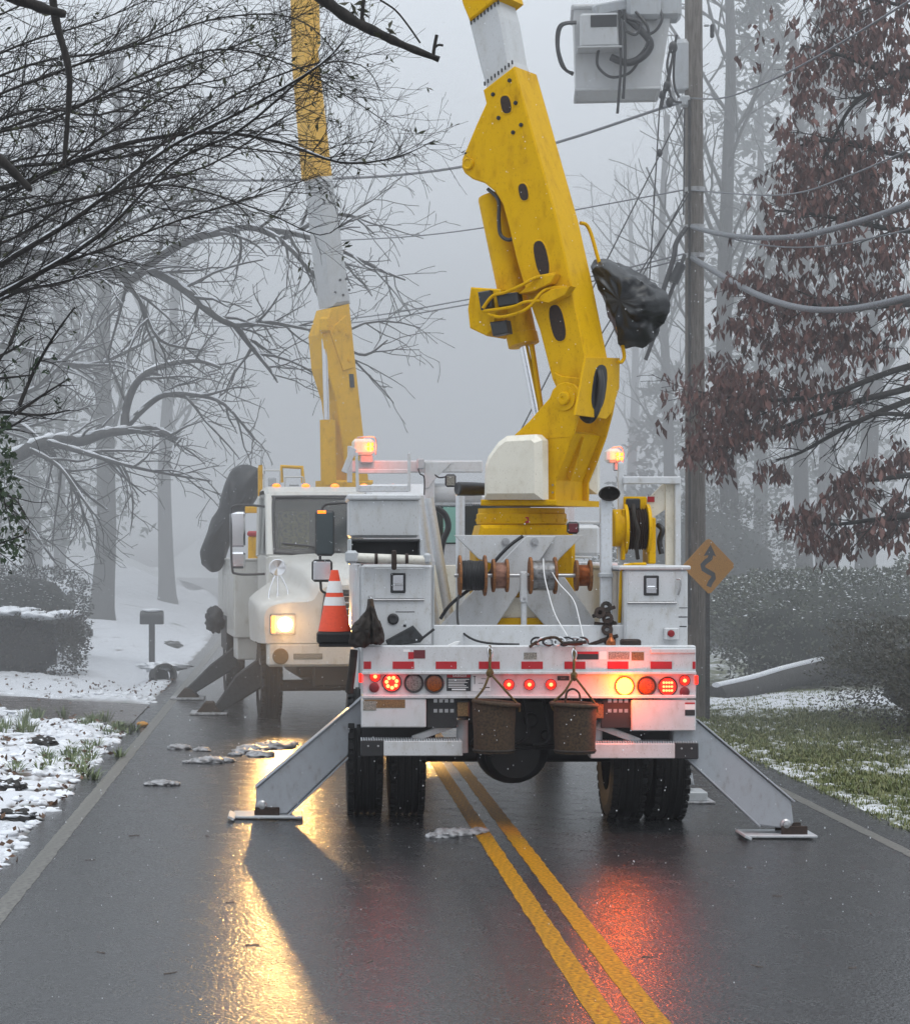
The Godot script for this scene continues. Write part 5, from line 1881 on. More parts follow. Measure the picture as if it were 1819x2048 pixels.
	part("vest", B.call(Vector3(-0.52, 2.42, -2.28), Vector3(0.42, 0.5, 0.08), 0.05), M.hi_vis, tr)
	part("vest", B.call(Vector3(0.36, 2.44, -2.26), Vector3(0.3, 0.34, 0.08), 0.05), M.hi_vis, tr)
	for k in 5:
		var st := Shape.new()
		st.t = x2
		st.blob(Vector3(-0.78 + k * 0.39, 3.0, -1.95), Vector3(0.055, 0.035, 0.05), null, 0.0, 8, 12)
		part("marker_light", st, M.glow_marker, tr)
	# mirrors
	for s in [-1.0, 1.0]:
		part("mirror_arm", P.call([Vector3(s * 0.92, 2.72, -1.7), Vector3(s * 1.2, 2.74, -1.62), Vector3(s * 1.38, 2.72, -1.55), Vector3(s * 1.40, 2.6, -1.55), Vector3(s * 1.40, 1.95, -1.5), Vector3(s * 1.32, 1.84, -1.5), Vector3(s * 0.96, 1.84, -1.5)], 0.016), M.black_plastic, tr)
		part("mirror", B.call(Vector3(s * 1.32, 2.42, -1.57), Vector3(0.20, 0.46, 0.09), 0.04), M.chrome, tr)
		part("mirror", B.call(Vector3(s * 1.32, 2.02, -1.55), Vector3(0.20, 0.22, 0.10), 0.04), M.chrome, tr)
		var hm := Shape.new()
		hm.t = x2
		hm.puck(Vector3(s * 0.90, 1.93, -0.42), Vector3(0, 0.1, 1), [Vector2(0.03, -0.07), Vector2(0.10, -0.03), Vector2(0.11, 0.0), Vector2(0.10, 0.01), Vector2(0, 0.0)], 20)
		part("hood_mirror", hm, M.chrome, tr)
		for e in [-0.10, 0.0, 0.12]:
			part("mirror_stem", P.call([Vector3(s * 0.90, 1.9, -0.44), Vector3(s * (0.90 - e), 1.66, -0.36), Vector3(s * (0.92 - e), 1.52, -0.3)], 0.012), M.chrome, tr)
	# wheels, axle, underbody
	for s in [-1.0, 1.0]:
		wheel_in(tr, x2, Vector3(s * 0.96, 0.5, -0.95), s, 0.5, 0.28)
		wheel_in(tr, x2, Vector3(s * 1.14, 0.5, -5.0), s, 0.5, 0.27)
		part("mud_guard", B.call(Vector3(s * 0.9, 1.0, -0.95), Vector3(0.55, 0.03, 1.15), 0.01), M.black_metal, tr)
	part("front_axle", B.call(Vector3(0, 0.42, -0.95), Vector3(1.7, 0.14, 0.16), 0.03), M.black_metal, tr)
	part("underbody", B.call(Vector3(0, 0.62, -2.2), Vector3(0.95, 0.36, 4.0), 0.03), M.black_metal, tr)
	part("radiator_shroud", B.call(Vector3(0, 0.66, -0.45), Vector3(1.3, 0.2, 0.3), 0.03), M.black_metal, tr)
	part("tow_hook", B.call(Vector3(0.5, 0.6, -0.14), Vector3(0.10, 0.2, 0.14), 0.03), M.black_metal, tr)
	# utility body: front wall, side lockers with their doors, rear wheel box
	for s in [-1.0, 1.0]:
		var lk := part("locker", B.call(Vector3(s * 1.03, 1.48, -4.6), Vector3(0.5, 1.06, 3.6), 0.015), M.far_white_paint, tr)
		part("locker_lid", B.call(Vector3(s * 1.03, 2.02, -4.6), Vector3(0.53, 0.03, 3.64), 0.008), M.far_white_paint, lk)
		for k in 3:
			part("door", B.call(Vector3(s * 1.282, 1.52, -3.4 - k * 1.18), Vector3(0.016, 0.9 if k != 1 else 0.55, 1.08), 0.006), M.far_white_paint, lk)
		part("wheel_box", B.call(Vector3(s * 1.275, 0.95, -5.0), Vector3(0.03, 0.5, 1.2), 0.01), M.black_metal, lk)
		for z in [-3.2, -6.2]:
			part("locker", B.call(Vector3(s * 1.0, 0.82, z), Vector3(0.48, 0.34, 0.7), 0.015), M.far_white_paint, tr)
	part("bed_wall", B.call(Vector3(0, 1.5, -2.88), Vector3(2.54, 1.0, 0.06), 0.01), M.far_white_paint, tr)
	for k in 3:
		part("wall_rib", B.call(Vector3(-1.16 + k * 0.1, 1.5, -2.84), Vector3(0.02, 0.94, 0.02), 0.005), M.far_white_paint, tr)
	part("bed_floor", B.call(Vector3(0, 1.04, -4.6), Vector3(1.6, 0.08, 3.6), 0.01), M.far_white_paint, tr)
	# outriggers on the verge side
	for q in [[27.0, [[400, 1430], [380, 1438], [455, 1441]], [[415, 1432], [425, 1436], [497, 1392], [545, 1362], [545, 1296], [470, 1352]]], [29.6, [[360, 1402], [336, 1406], [414, 1409]], [[352, 1398], [362, 1404], [443, 1354], [475, 1334], [475, 1288], [420, 1330]]]]:
		var dd: float = q[0]
		var ff := Transform3D(Basis(), Vector3(0, 0, -dd))
		var leg := part("outrigger", plate(q[2], ff, 0.0, -0.3, 0.0, 0.02), M.leg_paint, tr)
		leg.material_override = M.cab_dark
		var px := spot((q[1][1][0] + q[1][2][0]) * 0.5, 0, dd).x
		var pd := Shape.new()
		pd.box(Vector3(px, road_y(px) + 0.02, -dd - 0.12), Vector3(0.48, 0.03, 0.5), 0.006)
		part("foot_plate", pd, M.slush, leg)
		var lug := Shape.new()
		lug.t = Transform3D(Basis(), Vector3(px, road_y(px) + 0.03, -dd - 0.1))
		lug.prism(PackedVector2Array([Vector2(-0.16, 0), Vector2(0.16, 0), Vector2(0.05, 0.13), Vector2(-0.05, 0.13)]), -0.2, 0.16, 0.01)
		part("foot_lug", lug, M.canvas, leg)
	# boom of the far truck
	var w := Vector3(0.5, 0, 0.866)
	var bf := Transform3D(Basis(Vector3(0.866, 0, -0.5), Vector3.UP, w), spot(690, 965, 31.0) * Vector3(1, 0, 1))
	part("boom_post", plate([[670, 960], [748, 960], [748, 1120], [670, 1120]], bf, 0.25, -0.35, 0.25, 0.03), M.far_boom_yellow, tr)
	var bm := part("lower_boom", plate([[662, 616], [699, 607], [713, 740], [738, 965], [694, 965], [672, 800], [652, 735], [646, 668]], bf, 0.24, -0.2, 0.24, 0.015), M.far_boom_yellow, tr)
	part("boom_gusset", plate([[658, 660], [692, 630], [708, 735], [686, 742]], bf, 0.25, 0.2, 0.26, 0.008), M.far_boom_yellow, bm)
	part("decal", plate([[698, 748], [707, 748], [709, 775], [700, 775]], bf, 0.245, 0.236, 0.247, 0.0), M.cab_dark, bm)
	for q in [[668, 664, 5], [678, 661, 4], [693, 668, 5], [699, 720, 6]]:
		var st := Shape.new()
		st.puck(plane_spot(q[0], q[1], bf.origin, w, 0.24), w, [Vector2(q[2] / 140.0, 0), Vector2(q[2] / 140.0, 0.03), Vector2(0, 0.035)], 12)
		part("bolt", st, M.far_boom_yellow, bm)
	part("cylinder_rod", pipe([spot(648, 652, 30.6), spot(654, 845, 30.6)], 0.045, 14), M.chrome, tr)
	var cyl := Shape.new()
	cyl.rod(spot(655, 840, 30.6), spot(657, 970, 30.6), 0.115, 18)
	part("lift_cylinder", cyl, M.far_boom_yellow, tr)
	var clev := Shape.new()
	clev.box(spot(648, 650, 30.55), Vector3(0.14, 0.22, 0.2), 0.03)
	part("clevis", clev, M.far_boom_yellow, tr)
	part("insulator", plate([[638, 352], [668, 350], [704, 607], [668, 612], [660, 560]], bf, 0.26, -0.22, 0.26, 0.05), M.insulator_grey, tr).name = "insulator"
	for q in [[634, 375], [650, 372], [664, 370], [640, 405], [668, 400], [652, 405], [672, 560], [684, 558], [690, 580], [678, 590], [662, 585]]:
		var st := Shape.new()
		st.puck(plane_spot(q[0] + 8, q[1], bf.origin, w, 0.26), w, [Vector2(0.02, 0), Vector2(0.02, 0.01), Vector2(0, 0.012)], 8)
		part("bolt", st, M.black_metal, tr)
	part("boom_section", plate([[606, -60], [637, -60], [642, 90], [637, 100], [665, 352], [630, 355], [610, 120]], bf, 0.22, -0.18, 0.22, 0.015), M.far_boom_yellow, tr)
	# shrouded basket hung over the side, yellow rails, lamp cages, clutter in the bed
	var rag := FastNoiseLite.new()
	rag.seed = 9
	rag.frequency = 1.1
	rag.fractal_octaves = 3
	var sh := pillow([[404, 1128], [401, 1102], [416, 1060], [436, 1012], [452, 962], [466, 940], [486, 931], [508, 932], [523, 944], [523, 972], [508, 1004], [486, 1036], [470, 1066], [454, 1108], [442, 1138], [420, 1142]], Transform3D(Basis(), Vector3(0, 0, -30.8)), 0.0, 0.3, rag, 0.03)
	part("basket_shroud", sh, M.tarp, tr)
	part("hanging_bag", func_blob(spot(430, 1240, 30.4), Vector3(0.14, 0.18, 0.12), rag), M.tarp, tr)
	for q in [[[563, 965], [563, 933], [604, 935], [606, 966]], [[520, 1016], [520, 935], [521, 930], [521, 1016]]]:
		var rr := []
		for k in q:
			rr.append(spot(k[0], k[1], 30.0))
		part("guard_rail", pipe(rr, 0.03, 8), M.far_boom_yellow, tr)
	part("cross_bar", slab(490, 1013, 540, 1026, 29.9, 0.1, 0.01), M.far_boom_yellow, tr)
	part("tool_box", slab(496, 1072, 526, 1120, 29.4, 0.4, 0.02), M.far_boom_yellow, tr)
	part("tool_box_lid", slab(494, 1062, 528, 1073, 29.38, 0.44, 0.03), M.red_tape, tr)
	part("crate", slab(520, 1085, 545, 1120, 29.2, 0.4, 0.02), M.cab_dark, tr)
	for q in [[528, 941, 560, 975], [570, 954, 606, 975]]:
		var cg := Shape.new()
		for e in [[q[0], q[1], q[2], q[1]], [q[2], q[1], q[2], q[3]], [q[2], q[3], q[0], q[3]], [q[0], q[3], q[0], q[1]]]:
			cg.rod(spot(e[0], e[1], 29.2), spot(e[2], e[3], 29.2), 0.012, 6)
		var lc := part("lamp_cage", cg, M.far_white_paint, tr)
		part("lamp", slab(q[0] + 8, q[1] + 14, q[2] - 8, q[3] - 3, 29.2, 0.1, 0.01), M.grey_paint, lc)


func func_blob(at: Vector3, size: Vector3, noise: FastNoiseLite) -> Shape:
	var st := Shape.new()
	st.blob(at, size, noise, 0.5, 14, 18)
	return st


func wheel_in(tr: Node3D, x2: Transform3D, at: Vector3, s: float, r: float, wide: float) -> void:
	wheel(tr, x2 * at, x2.basis * Vector3(s, 0, 0), r, wide)


func hung(called: String, label: String, pts: Array, sag: float, r: float, m: String) -> void:
	var a: Vector3 = pts[0]
	var b: Vector3 = pts[pts.size() - 1]
	var st := Shape.new()
	if pts.size() == 2:
		var q := PackedVector3Array()
		for k in 25:
			var t := k / 24.0
			q.append(a.lerp(b, t) - Vector3(0, sag * 4.0 * t * (1.0 - t), 0))
		st.tube(q, PackedFloat32Array([r]), 6)
	else:
		st.tube(PackedVector3Array(smooth(pts)), PackedFloat32Array([r]), 6)
	tag(part(called, st, M[m]), label, "wire", "overhead wires at the utility pole")


func pole_and_wires() -> void:
	var d := 28.0
	var base := spot(1391, 1430, d)
	base.y = land_y(base.x, base.z) - 0.15
	var po := thing("utility_pole", "weathered brown wooden utility pole behind the winding road sign", "pole", base)
	var st := Shape.new()
	var pts := PackedVector3Array()
	var rad := PackedFloat32Array()
	for k in 12:
		var t := k / 11.0
		pts.append(base + Vector3(-0.04 * t, 11.6 * t, 0))
		rad.append(lerpf(0.142, 0.112, t))
	st.tube(pts, rad, 20)
	part("shaft", st, M.pole_wood, po)
	var can := Shape.new()
	can.t = Transform3D(Basis(), spot(1366, 183, d + 0.05))
	can.lathe([Vector2(0, 0), Vector2(0.13, 0), Vector2(0.14, 0.02), Vector2(0.14, 0.62), Vector2(0.11, 0.68), Vector2(0, 0.7)], 20)
	part("transformer_can", can, M.grey_paint, po)
	part("bracket", slab(1408, 48, 1418, 52, d, 0.05, 0.01), M.grey_paint, po)
	part("arrester", slab(1420, 47, 1428, 75, d, 0.06, 0.02), M.black_plastic, po)
	part("bracket", slab(1360, 190, 1380, 212, d - 0.16, 0.12, 0.02), M.grey_paint, po)
	part("riser_pipe", pipe([spot(1378, 200, d - 0.18), spot(1378, 1250, d - 0.2)], 0.02, 8), M.bark_grey, po)
	for y in [380.0, 455.0, 512.0]:
		var b := Shape.new()
		var p := spot(1388, y, d)
		b.puck(Vector3(base.x - 0.02, p.y, base.z), Vector3.UP, [Vector2(0.125, -0.03), Vector2(0.14, -0.03), Vector2(0.14, 0.03), Vector2(0.125, 0.03)], 20)
		part("band", b, M.steel, po)
	part("splice_box", pipe([spot(1345, 565, d - 0.3), spot(1362, 528, d - 0.3)], 0.07, 12), M.tarp, po)
	part("drop_cable", pipe(smooth([spot(1372, 455, d - 0.2), spot(1352, 485, d - 0.25), spot(1345, 520, d - 0.3), spot(1320, 600, d - 0.3), spot(1300, 690, d - 0.2)]), 0.035, 8), M.wire_black, po)
	part("drop_cable", pipe(smooth([spot(1368, 510, d - 0.2), spot(1356, 545, d - 0.3), spot(1335, 600, d - 0.3), spot(1290, 720, d - 0.2)]), 0.026, 8), M.wire_black, po)
	# loose leads between basket and pole
	for q in [
		[[1352, 70], [1345, 110], [1333, 160], [1325, 185], [1318, 220]],
		[[1348, 85], [1340, 140], [1336, 170], [1345, 200], [1362, 205]],
		[[1340, 95], [1333, 130], [1337, 160], [1328, 190], [1322, 215]],
		[[1350, 80], [1346, 150], [1350, 180], [1358, 195]],
	]:
		var r := []
		for k in q:
			r.append(spot(k[0], k[1], d - 0.6))
		part("lead", pipe(smooth(r), 0.017, 6), M.wire_black, po)
	for q in [[1333, 172, 0.05], [1345, 95, 0.06], [1338, 205, 0.05], [1322, 190, 0.04], [1318, 306, 0.04]]:
		var c := Shape.new()
		c.blob(spot(q[0], q[1], d - 0.6), Vector3(q[2], q[2] * 1.4, q[2]), null, 0.0, 8, 10)
		part("clamp", c, M.black_plastic, po)
	# wires
	hung("overhead_wire", "thick overhead wire crossing behind both booms to the pole's top", [spot(1375, 205, d), spot(1330, 214, d + 0.5), spot(1120, 283, d + 1.5), spot(915, 335, d + 2.5), spot(675, 357, d + 4.0), spot(340, 355, d + 6.0), spot(-60, 300, d + 8.0)], 0, 0.02, "wire_iced")
	hung("overhead_wire", "thin overhead wire passing left behind the near boom at mid height", [spot(1378, 378, d), spot(1160, 418, d + 1.5), spot(950, 458, d + 3), spot(740, 478, d + 5), spot(400, 486, d + 8), spot(-60, 470, d + 12)], 0, 0.010, "wire_iced")
	hung("overhead_wire", "upper of two parallel wires passing low behind both booms", [spot(1378, 505, d), spot(1150, 560, d + 3), spot(930, 600, d + 6), spot(700, 637, d + 9), spot(450, 646, d + 12), spot(200, 632, d + 15), spot(-60, 600, d + 18)], 0, 0.012, "wire_iced")
	hung("overhead_wire", "lower of two parallel wires passing low behind both booms", [spot(1378, 515, d), spot(1150, 570, d + 3), spot(930, 610, d + 6), spot(700, 646, d + 9), spot(450, 653, d + 12), spot(200, 638, d + 15), spot(-60, 606, d + 18)], 0, 0.012, "wire_iced")
	hung("overhead_cable", "thick sagging frosted cable leaving the pole to the upper right", [spot(1378, 452, d), spot(1430, 466, d - 2), spot(1500, 475, d - 4), spot(1580, 474, d - 5.8), spot(1640, 464, d - 7), spot(1740, 436, d - 8.6), spot(1900, 380, d - 10.5)], 0, 0.032, "wire_iced")
	hung("overhead_cable", "lowest thick sagging frosted cable leaving the pole to the right", [spot(1378, 512, d), spot(1450, 556, d - 2.4), spot(1520, 592, d - 4.4), spot(1590, 614, d - 6), spot(1660, 620, d - 7.2), spot(1740, 612, d - 8.6), spot(1900, 575, d - 10.5)], 0, 0.036, "wire_iced")
	hung("overhead_wire", "thin wire rising from the pole to the top right corner", [spot(1378, 196, d), spot(1450, 195, d - 2.4), spot(1560, 152, d - 5.4), spot(1690, 80, d - 8), spot(1900, -50, d - 10.5)], 0, 0.011, "wire_iced")
	hung("overhead_wire", "thin wire between the two thick cables right of the pole", [spot(1378, 450, d), spot(1500, 486, d - 4), spot(1650, 492, d - 7), spot(1900, 440, d - 10.5)], 0, 0.009, "wire_iced")
	hung("overhead_wire", "faint wire crossing the red oak leaves above the thick cables", [spot(1378, 380, d), spot(1560, 390, d - 5.4), spot(1700, 350, d - 8), spot(1900, 260, d - 10.5)], 0, 0.009, "wire_iced")
	var n := 0
	for q in [[1318, 216, 1298, 560, "vertical lead wire hanging below the basket's right end"], [1366, 215, 1222, 500, "slanting guy wire running down left from the pole's upper bracket"], [1372, 385, 1236, 640, "slanting guy wire running down left from the pole's middle band"], [1376, 390, 1250, 590, "second slanting guy wire beside the one at the pole's middle band"], [1368, 215, 1366, 430, "short wire hanging straight down along the pole's left face"]]:
		var a := spot(q[0], q[1], d - 0.3)
		var b := spot(q[2], q[3], d - 0.3)
		if n in [1, 2, 3]:
			b = a + (b - a) * ((a.y - 0.0) / (a.y - b.y))
		n += 1
		hung("guy_wire", q[4], [a, b], 0.02, 0.010, "wire_black")
	# winding road sign
	var sz := 27.4
	var sb := spot(1415, 1446, sz)
	sb.y = land_y(sb.x, sb.z)
	var sg := thing("road_sign", "orange diamond winding road sign on a perforated steel post", "sign", sb)
	var ps := Shape.new()
	ps.box(Vector3(sb.x, (sb.y + spot(0, 1085, sz).y) * 0.5, sb.z - 0.03), Vector3(0.055, spot(0, 1085, sz).y - sb.y, 0.04), 0.006)
	part("post", ps, M.bark_grey, sg)
	for k in 34:
		var y := sb.y + 0.08 + k * 0.05
		var h := Shape.new()
		h.puck(Vector3(sb.x, y, sb.z - 0.0105), BACK, [Vector2(0.011, 0), Vector2(0.011, 0.002), Vector2(0, 0.002)], 8)
		part("hole", h, M.sign_black, sg)
	var fs := Transform3D(Basis(Vector3.UP, deg_to_rad(4)), spot(1416, 1132, sz))
	part("panel", plate([[1416, 1078], [1421, 1080], [1466, 1127], [1466, 1135], [1421, 1186], [1415, 1187], [1366, 1137], [1366, 1129], [1411, 1080]], fs, 0.0, -0.006, 0.006, 0.002), M.sign_orange, sg)
	var path := [Vector2(1421, 1106), Vector2(1419, 1117), Vector2(1411, 1123), Vector2(1404, 1130), Vector2(1406, 1138), Vector2(1416, 1144), Vector2(1425, 1149), Vector2(1426, 1156), Vector2(1420, 1164), Vector2(1416, 1173)]
	var l := []
	var r2 := []
	for k in path.size():
		var dir: Vector2 = (path[mini(k + 1, path.size() - 1)] - path[maxi(k - 1, 0)]).normalized()
		var nn := Vector2(-dir.y, dir.x) * 5.0
		l.append([path[k].x + nn.x, path[k].y + nn.y])
		r2.push_front([path[k].x - nn.x, path[k].y - nn.y])
	part("arrow", plate(l + r2, fs, 0.007, 0.004, 0.0085, 0.0), M.sign_black, sg)
	part("arrow", plate([[1420, 1089], [1431, 1113], [1421, 1109], [1406, 1112]], fs, 0.0075, 0.0045, 0.0095, 0.0), M.sign_black, sg)


func leaf_quad(st: Shape, p: Vector3, dir: Vector3, side: Vector3, long: float, wide: float, c: Color) -> void:
	st.c = c
	var nn := dir.cross(side).normalized()
	var bend := nn * long * 0.12
	var a := st.vert(p, nn)
	var b := st.vert(p + dir * long * 0.5 + side * wide * 0.5 + bend, nn)
	var e := st.vert(p + dir * long, nn)
	var f := st.vert(p + dir * long * 0.5 - side * wide * 0.5 + bend, nn)
	st.tri(a, e, b)
	st.tri(a, f, e)


func any_dir() -> Vector3:
	return Vector3(rng.randfn(), rng.randfn(), rng.randfn()).normalized()


# a hedge or bush: a solid core in darker leaf colour within, leaf faces over an uneven body, snow caught on some of the upper leaves
func hedge(called: String, label: String, mid: Vector3, size: Vector3, count: int, leaf: float, c0: Color, c1: Color, snow: float, boxy: float, seed_: int) -> void:
	var base := mid
	base.y = land_y(mid.x, mid.z) - 0.03
	var o := thing(called, label, "hedge" if boxy > 0.5 else "bush", base)
	var ns := FastNoiseLite.new()
	ns.seed = seed_
	ns.frequency = 1.1
	ns.fractal_octaves = 3
	var st := Shape.new()
	var sn := Shape.new()
	for k in count:
		var e := any_dir()
		if rng.randf() < 0.35:
			e.y = absf(e.y)
		var m := maxf(absf(e.x), maxf(absf(e.y), absf(e.z)))
		var q := e.lerp(e / m, boxy)
		q *= 1.0 + 0.22 * ns.get_noise_3dv(q * 2.2 + base) - 0.22 * pow(rng.randf(), 3.0)
		var p := base + Vector3(q.x * size.x * 0.5, (q.y * 0.5 + 0.5) * size.y, q.z * size.z * 0.5)
		if p.y < base.y:
			continue
		var dir := (e + any_dir() * 0.9 + Vector3(0, 0.15, 0)).normalized()
		var side := dir.cross(any_dir()).normalized()
		leaf_quad(st, p, dir, side, leaf * rng.randf_range(0.6, 1.3), leaf * 0.5, c0.lerp(c1, rng.randf()))
		if e.y > 0.15 and rng.randf() < snow * e.y:
			var up := (Vector3.UP + any_dir() * 0.35).normalized()
			var s2 := up.cross(any_dir()).normalized()
			leaf_quad(sn, p + Vector3(0, 0.015, 0), s2, up.cross(s2), leaf * rng.randf_range(0.5, 1.1), leaf * 0.55, Color(0.84, 0.86, 0.9))
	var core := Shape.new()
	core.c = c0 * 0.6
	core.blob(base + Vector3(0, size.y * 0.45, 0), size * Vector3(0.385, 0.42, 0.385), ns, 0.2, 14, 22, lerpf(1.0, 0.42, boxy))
	part("branches", core, M.leaf_tinted, o)  # one solid core, the leaf colour made darker
	mass("foliage", st, M.leaf_tinted, o)
	if sn.v.size():
		mass("snow", sn, M.leaf_tinted, o)


func rock(label: String, at: Vector3, size: Vector3, snowy: float, seed_: int) -> void:
	var ns := FastNoiseLite.new()
	ns.seed = seed_
	ns.frequency = 1.4
	ns.fractal_octaves = 3
	at.y = land_y(at.x, at.z)
	var o := thing("rock", label, "rock", at, "rocks in the snow beside the road")
	var st := Shape.new()
	st.blob(at + Vector3(0, size.y * 0.25, 0), size * 0.5, ns, 0.7, 14, 20, 0.8)
	part("stone", st, M.stone, o)
	if snowy > 0.0:
		var s := Shape.new()
		s.blob(at + Vector3(0, size.y * 0.5, 0), size * Vector3(0.46, 0.22, 0.46) * snowy, ns, 0.6, 10, 18)
		part("snow_cap", s, M.snow, o)


func road_things() -> void:
	var ns := FastNoiseLite.new()
	ns.seed = 77
	ns.frequency = 6.0
	ns.fractal_octaves = 3
	var n := 0
	for q in [
		["long ragged heap of slush across the lane beside the left rear outrigger", [[375, 1532, 0.07], [400, 1531, 0.16], [420, 1530, 0.2], [448, 1528, 0.14], [470, 1515, 0.1], [488, 1510, 0.18], [505, 1505, 0.22], [525, 1500, 0.2], [545, 1498, 0.25], [565, 1497, 0.18], [582, 1492, 0.12], [520, 1515, 0.2]]],
		["slush heap on the yellow centre line behind the near truck", [[870, 1672, 0.10], [890, 1670, 0.14], [915, 1666, 0.14], [940, 1664, 0.12], [958, 1660, 0.10], [885, 1661, 0.08]]],
		["small round lump of slush in the lane near the white edge line", [[405, 1507, 0.12], [408, 1505, 0.08]]],
		["dirty flat lump of slush nearest the far truck's outrigger", [[358, 1504, 0.16], [366, 1502, 0.1]]],
		["low streak of slush in the lane, nearest the camera", [[300, 1578, 0.08], [322, 1577, 0.14], [342, 1577, 0.1]]],
	]:
		var c: Array = q[1][q[1].size() / 2]
		var base := spot(c[0], 1100, 9030.0 / (c[1] - 1100.0))
		base.y = road_y(base.x)
		var heap := thing("slush_heap", q[0], "slush", base, "slush on the wet road")
		for k in q[1]:
			var st := Shape.new()
			var dd: float = 9030.0 / (k[1] - 1100.0)
			var p := spot(k[0], 1100, dd)
			p.y = road_y(p.x) + 0.01
			st.blob(p, Vector3(k[2], k[2] * 0.34, k[2] * 0.9) * 0.75, ns, 0.5, 12, 18)
			part("lump", st, M.slush, heap)
		n += 1
	# twigs and leaves dropped on the asphalt
	for q in [[175, 1730], [412, 1678], [455, 1810], [205, 1915], [505, 1895], [740, 1925], [1360, 1722], [1500, 1722], [1550, 1778], [1510, 1920], [1700, 1918], [1410, 1752], [1290, 1905], [1150, 1855], [345, 1955], [270, 1680]]:
		var dd: float = 9030.0 / (q[1] - 1100.0)
		var p := spot(q[0], 1100, dd)
		var a := rng.randf() * TAU
		var long := rng.randf_range(0.008, 0.03)
		var st := Shape.new()
		var pts := []
		for k in 4:
			var e := Vector3(cos(a), 0, sin(a)) * long * (k - 1.5) + Vector3(sin(a * 3.0), 0.2, cos(a * 5.0)) * 0.022 * rng.randf()
			pts.append(Vector3(p.x + e.x, road_y(p.x + e.x) + 0.002 - e.y * 0.7, p.z + e.z))
		st.tube(PackedVector3Array(smooth(pts, 3)), PackedFloat32Array([0.004]), 5)
		tag(part("twig", st, M.twig), "small dark twig dropped on the wet asphalt", "twig", "twigs dropped on the wet road")
	var sc := Shape.new()
	var p := spot(285, 1461, 9030.0 / 361.0)
	p.y = road_y(p.x) + 0.03
	sc.blob(p, Vector3(0.07, 0.035, 0.05), ns, 0.4, 10, 14)
	tag(part("orange_peel", sc, M.cone_orange), "small bright orange scrap at the driveway's edge by the white line", "scrap")
	(get_child(get_child_count() - 1) as MeshInstance3D).material_override = M.sign_orange


func tuft(p: Vector3, count: int, high: float, spread: float, c0: Color, c1: Color, st: Shape) -> void:
	for k in count:
		var a := rng.randf() * TAU
		var e := Vector3(cos(a), 0, sin(a))
		var b := p + e * rng.randf() * spread * 0.4
		var tip := b + e * rng.randf_range(0.2, 1.0) * spread + Vector3(0, high * rng.randf_range(0.4, 1.0), 0)
		var side := Vector3(-e.z, 0, e.x) * 0.006
		st.c = c0.lerp(c1, rng.randf())
		var nn := (tip - b).cross(side).normalized()
		var mid := b.lerp(tip, 0.55) + Vector3(0, high * 0.2, 0)
		var i := st.vert(b - side, nn)
		var j := st.vert(b + side, nn)
		var m1 := st.vert(mid + side * 0.8, nn)
		var m0 := st.vert(mid - side * 0.8, nn)
		var t := st.vert(tip, nn)
		st.tri(i, m1, j)
		st.tri(i, m0, m1)
		st.tri(m0, t, m1)


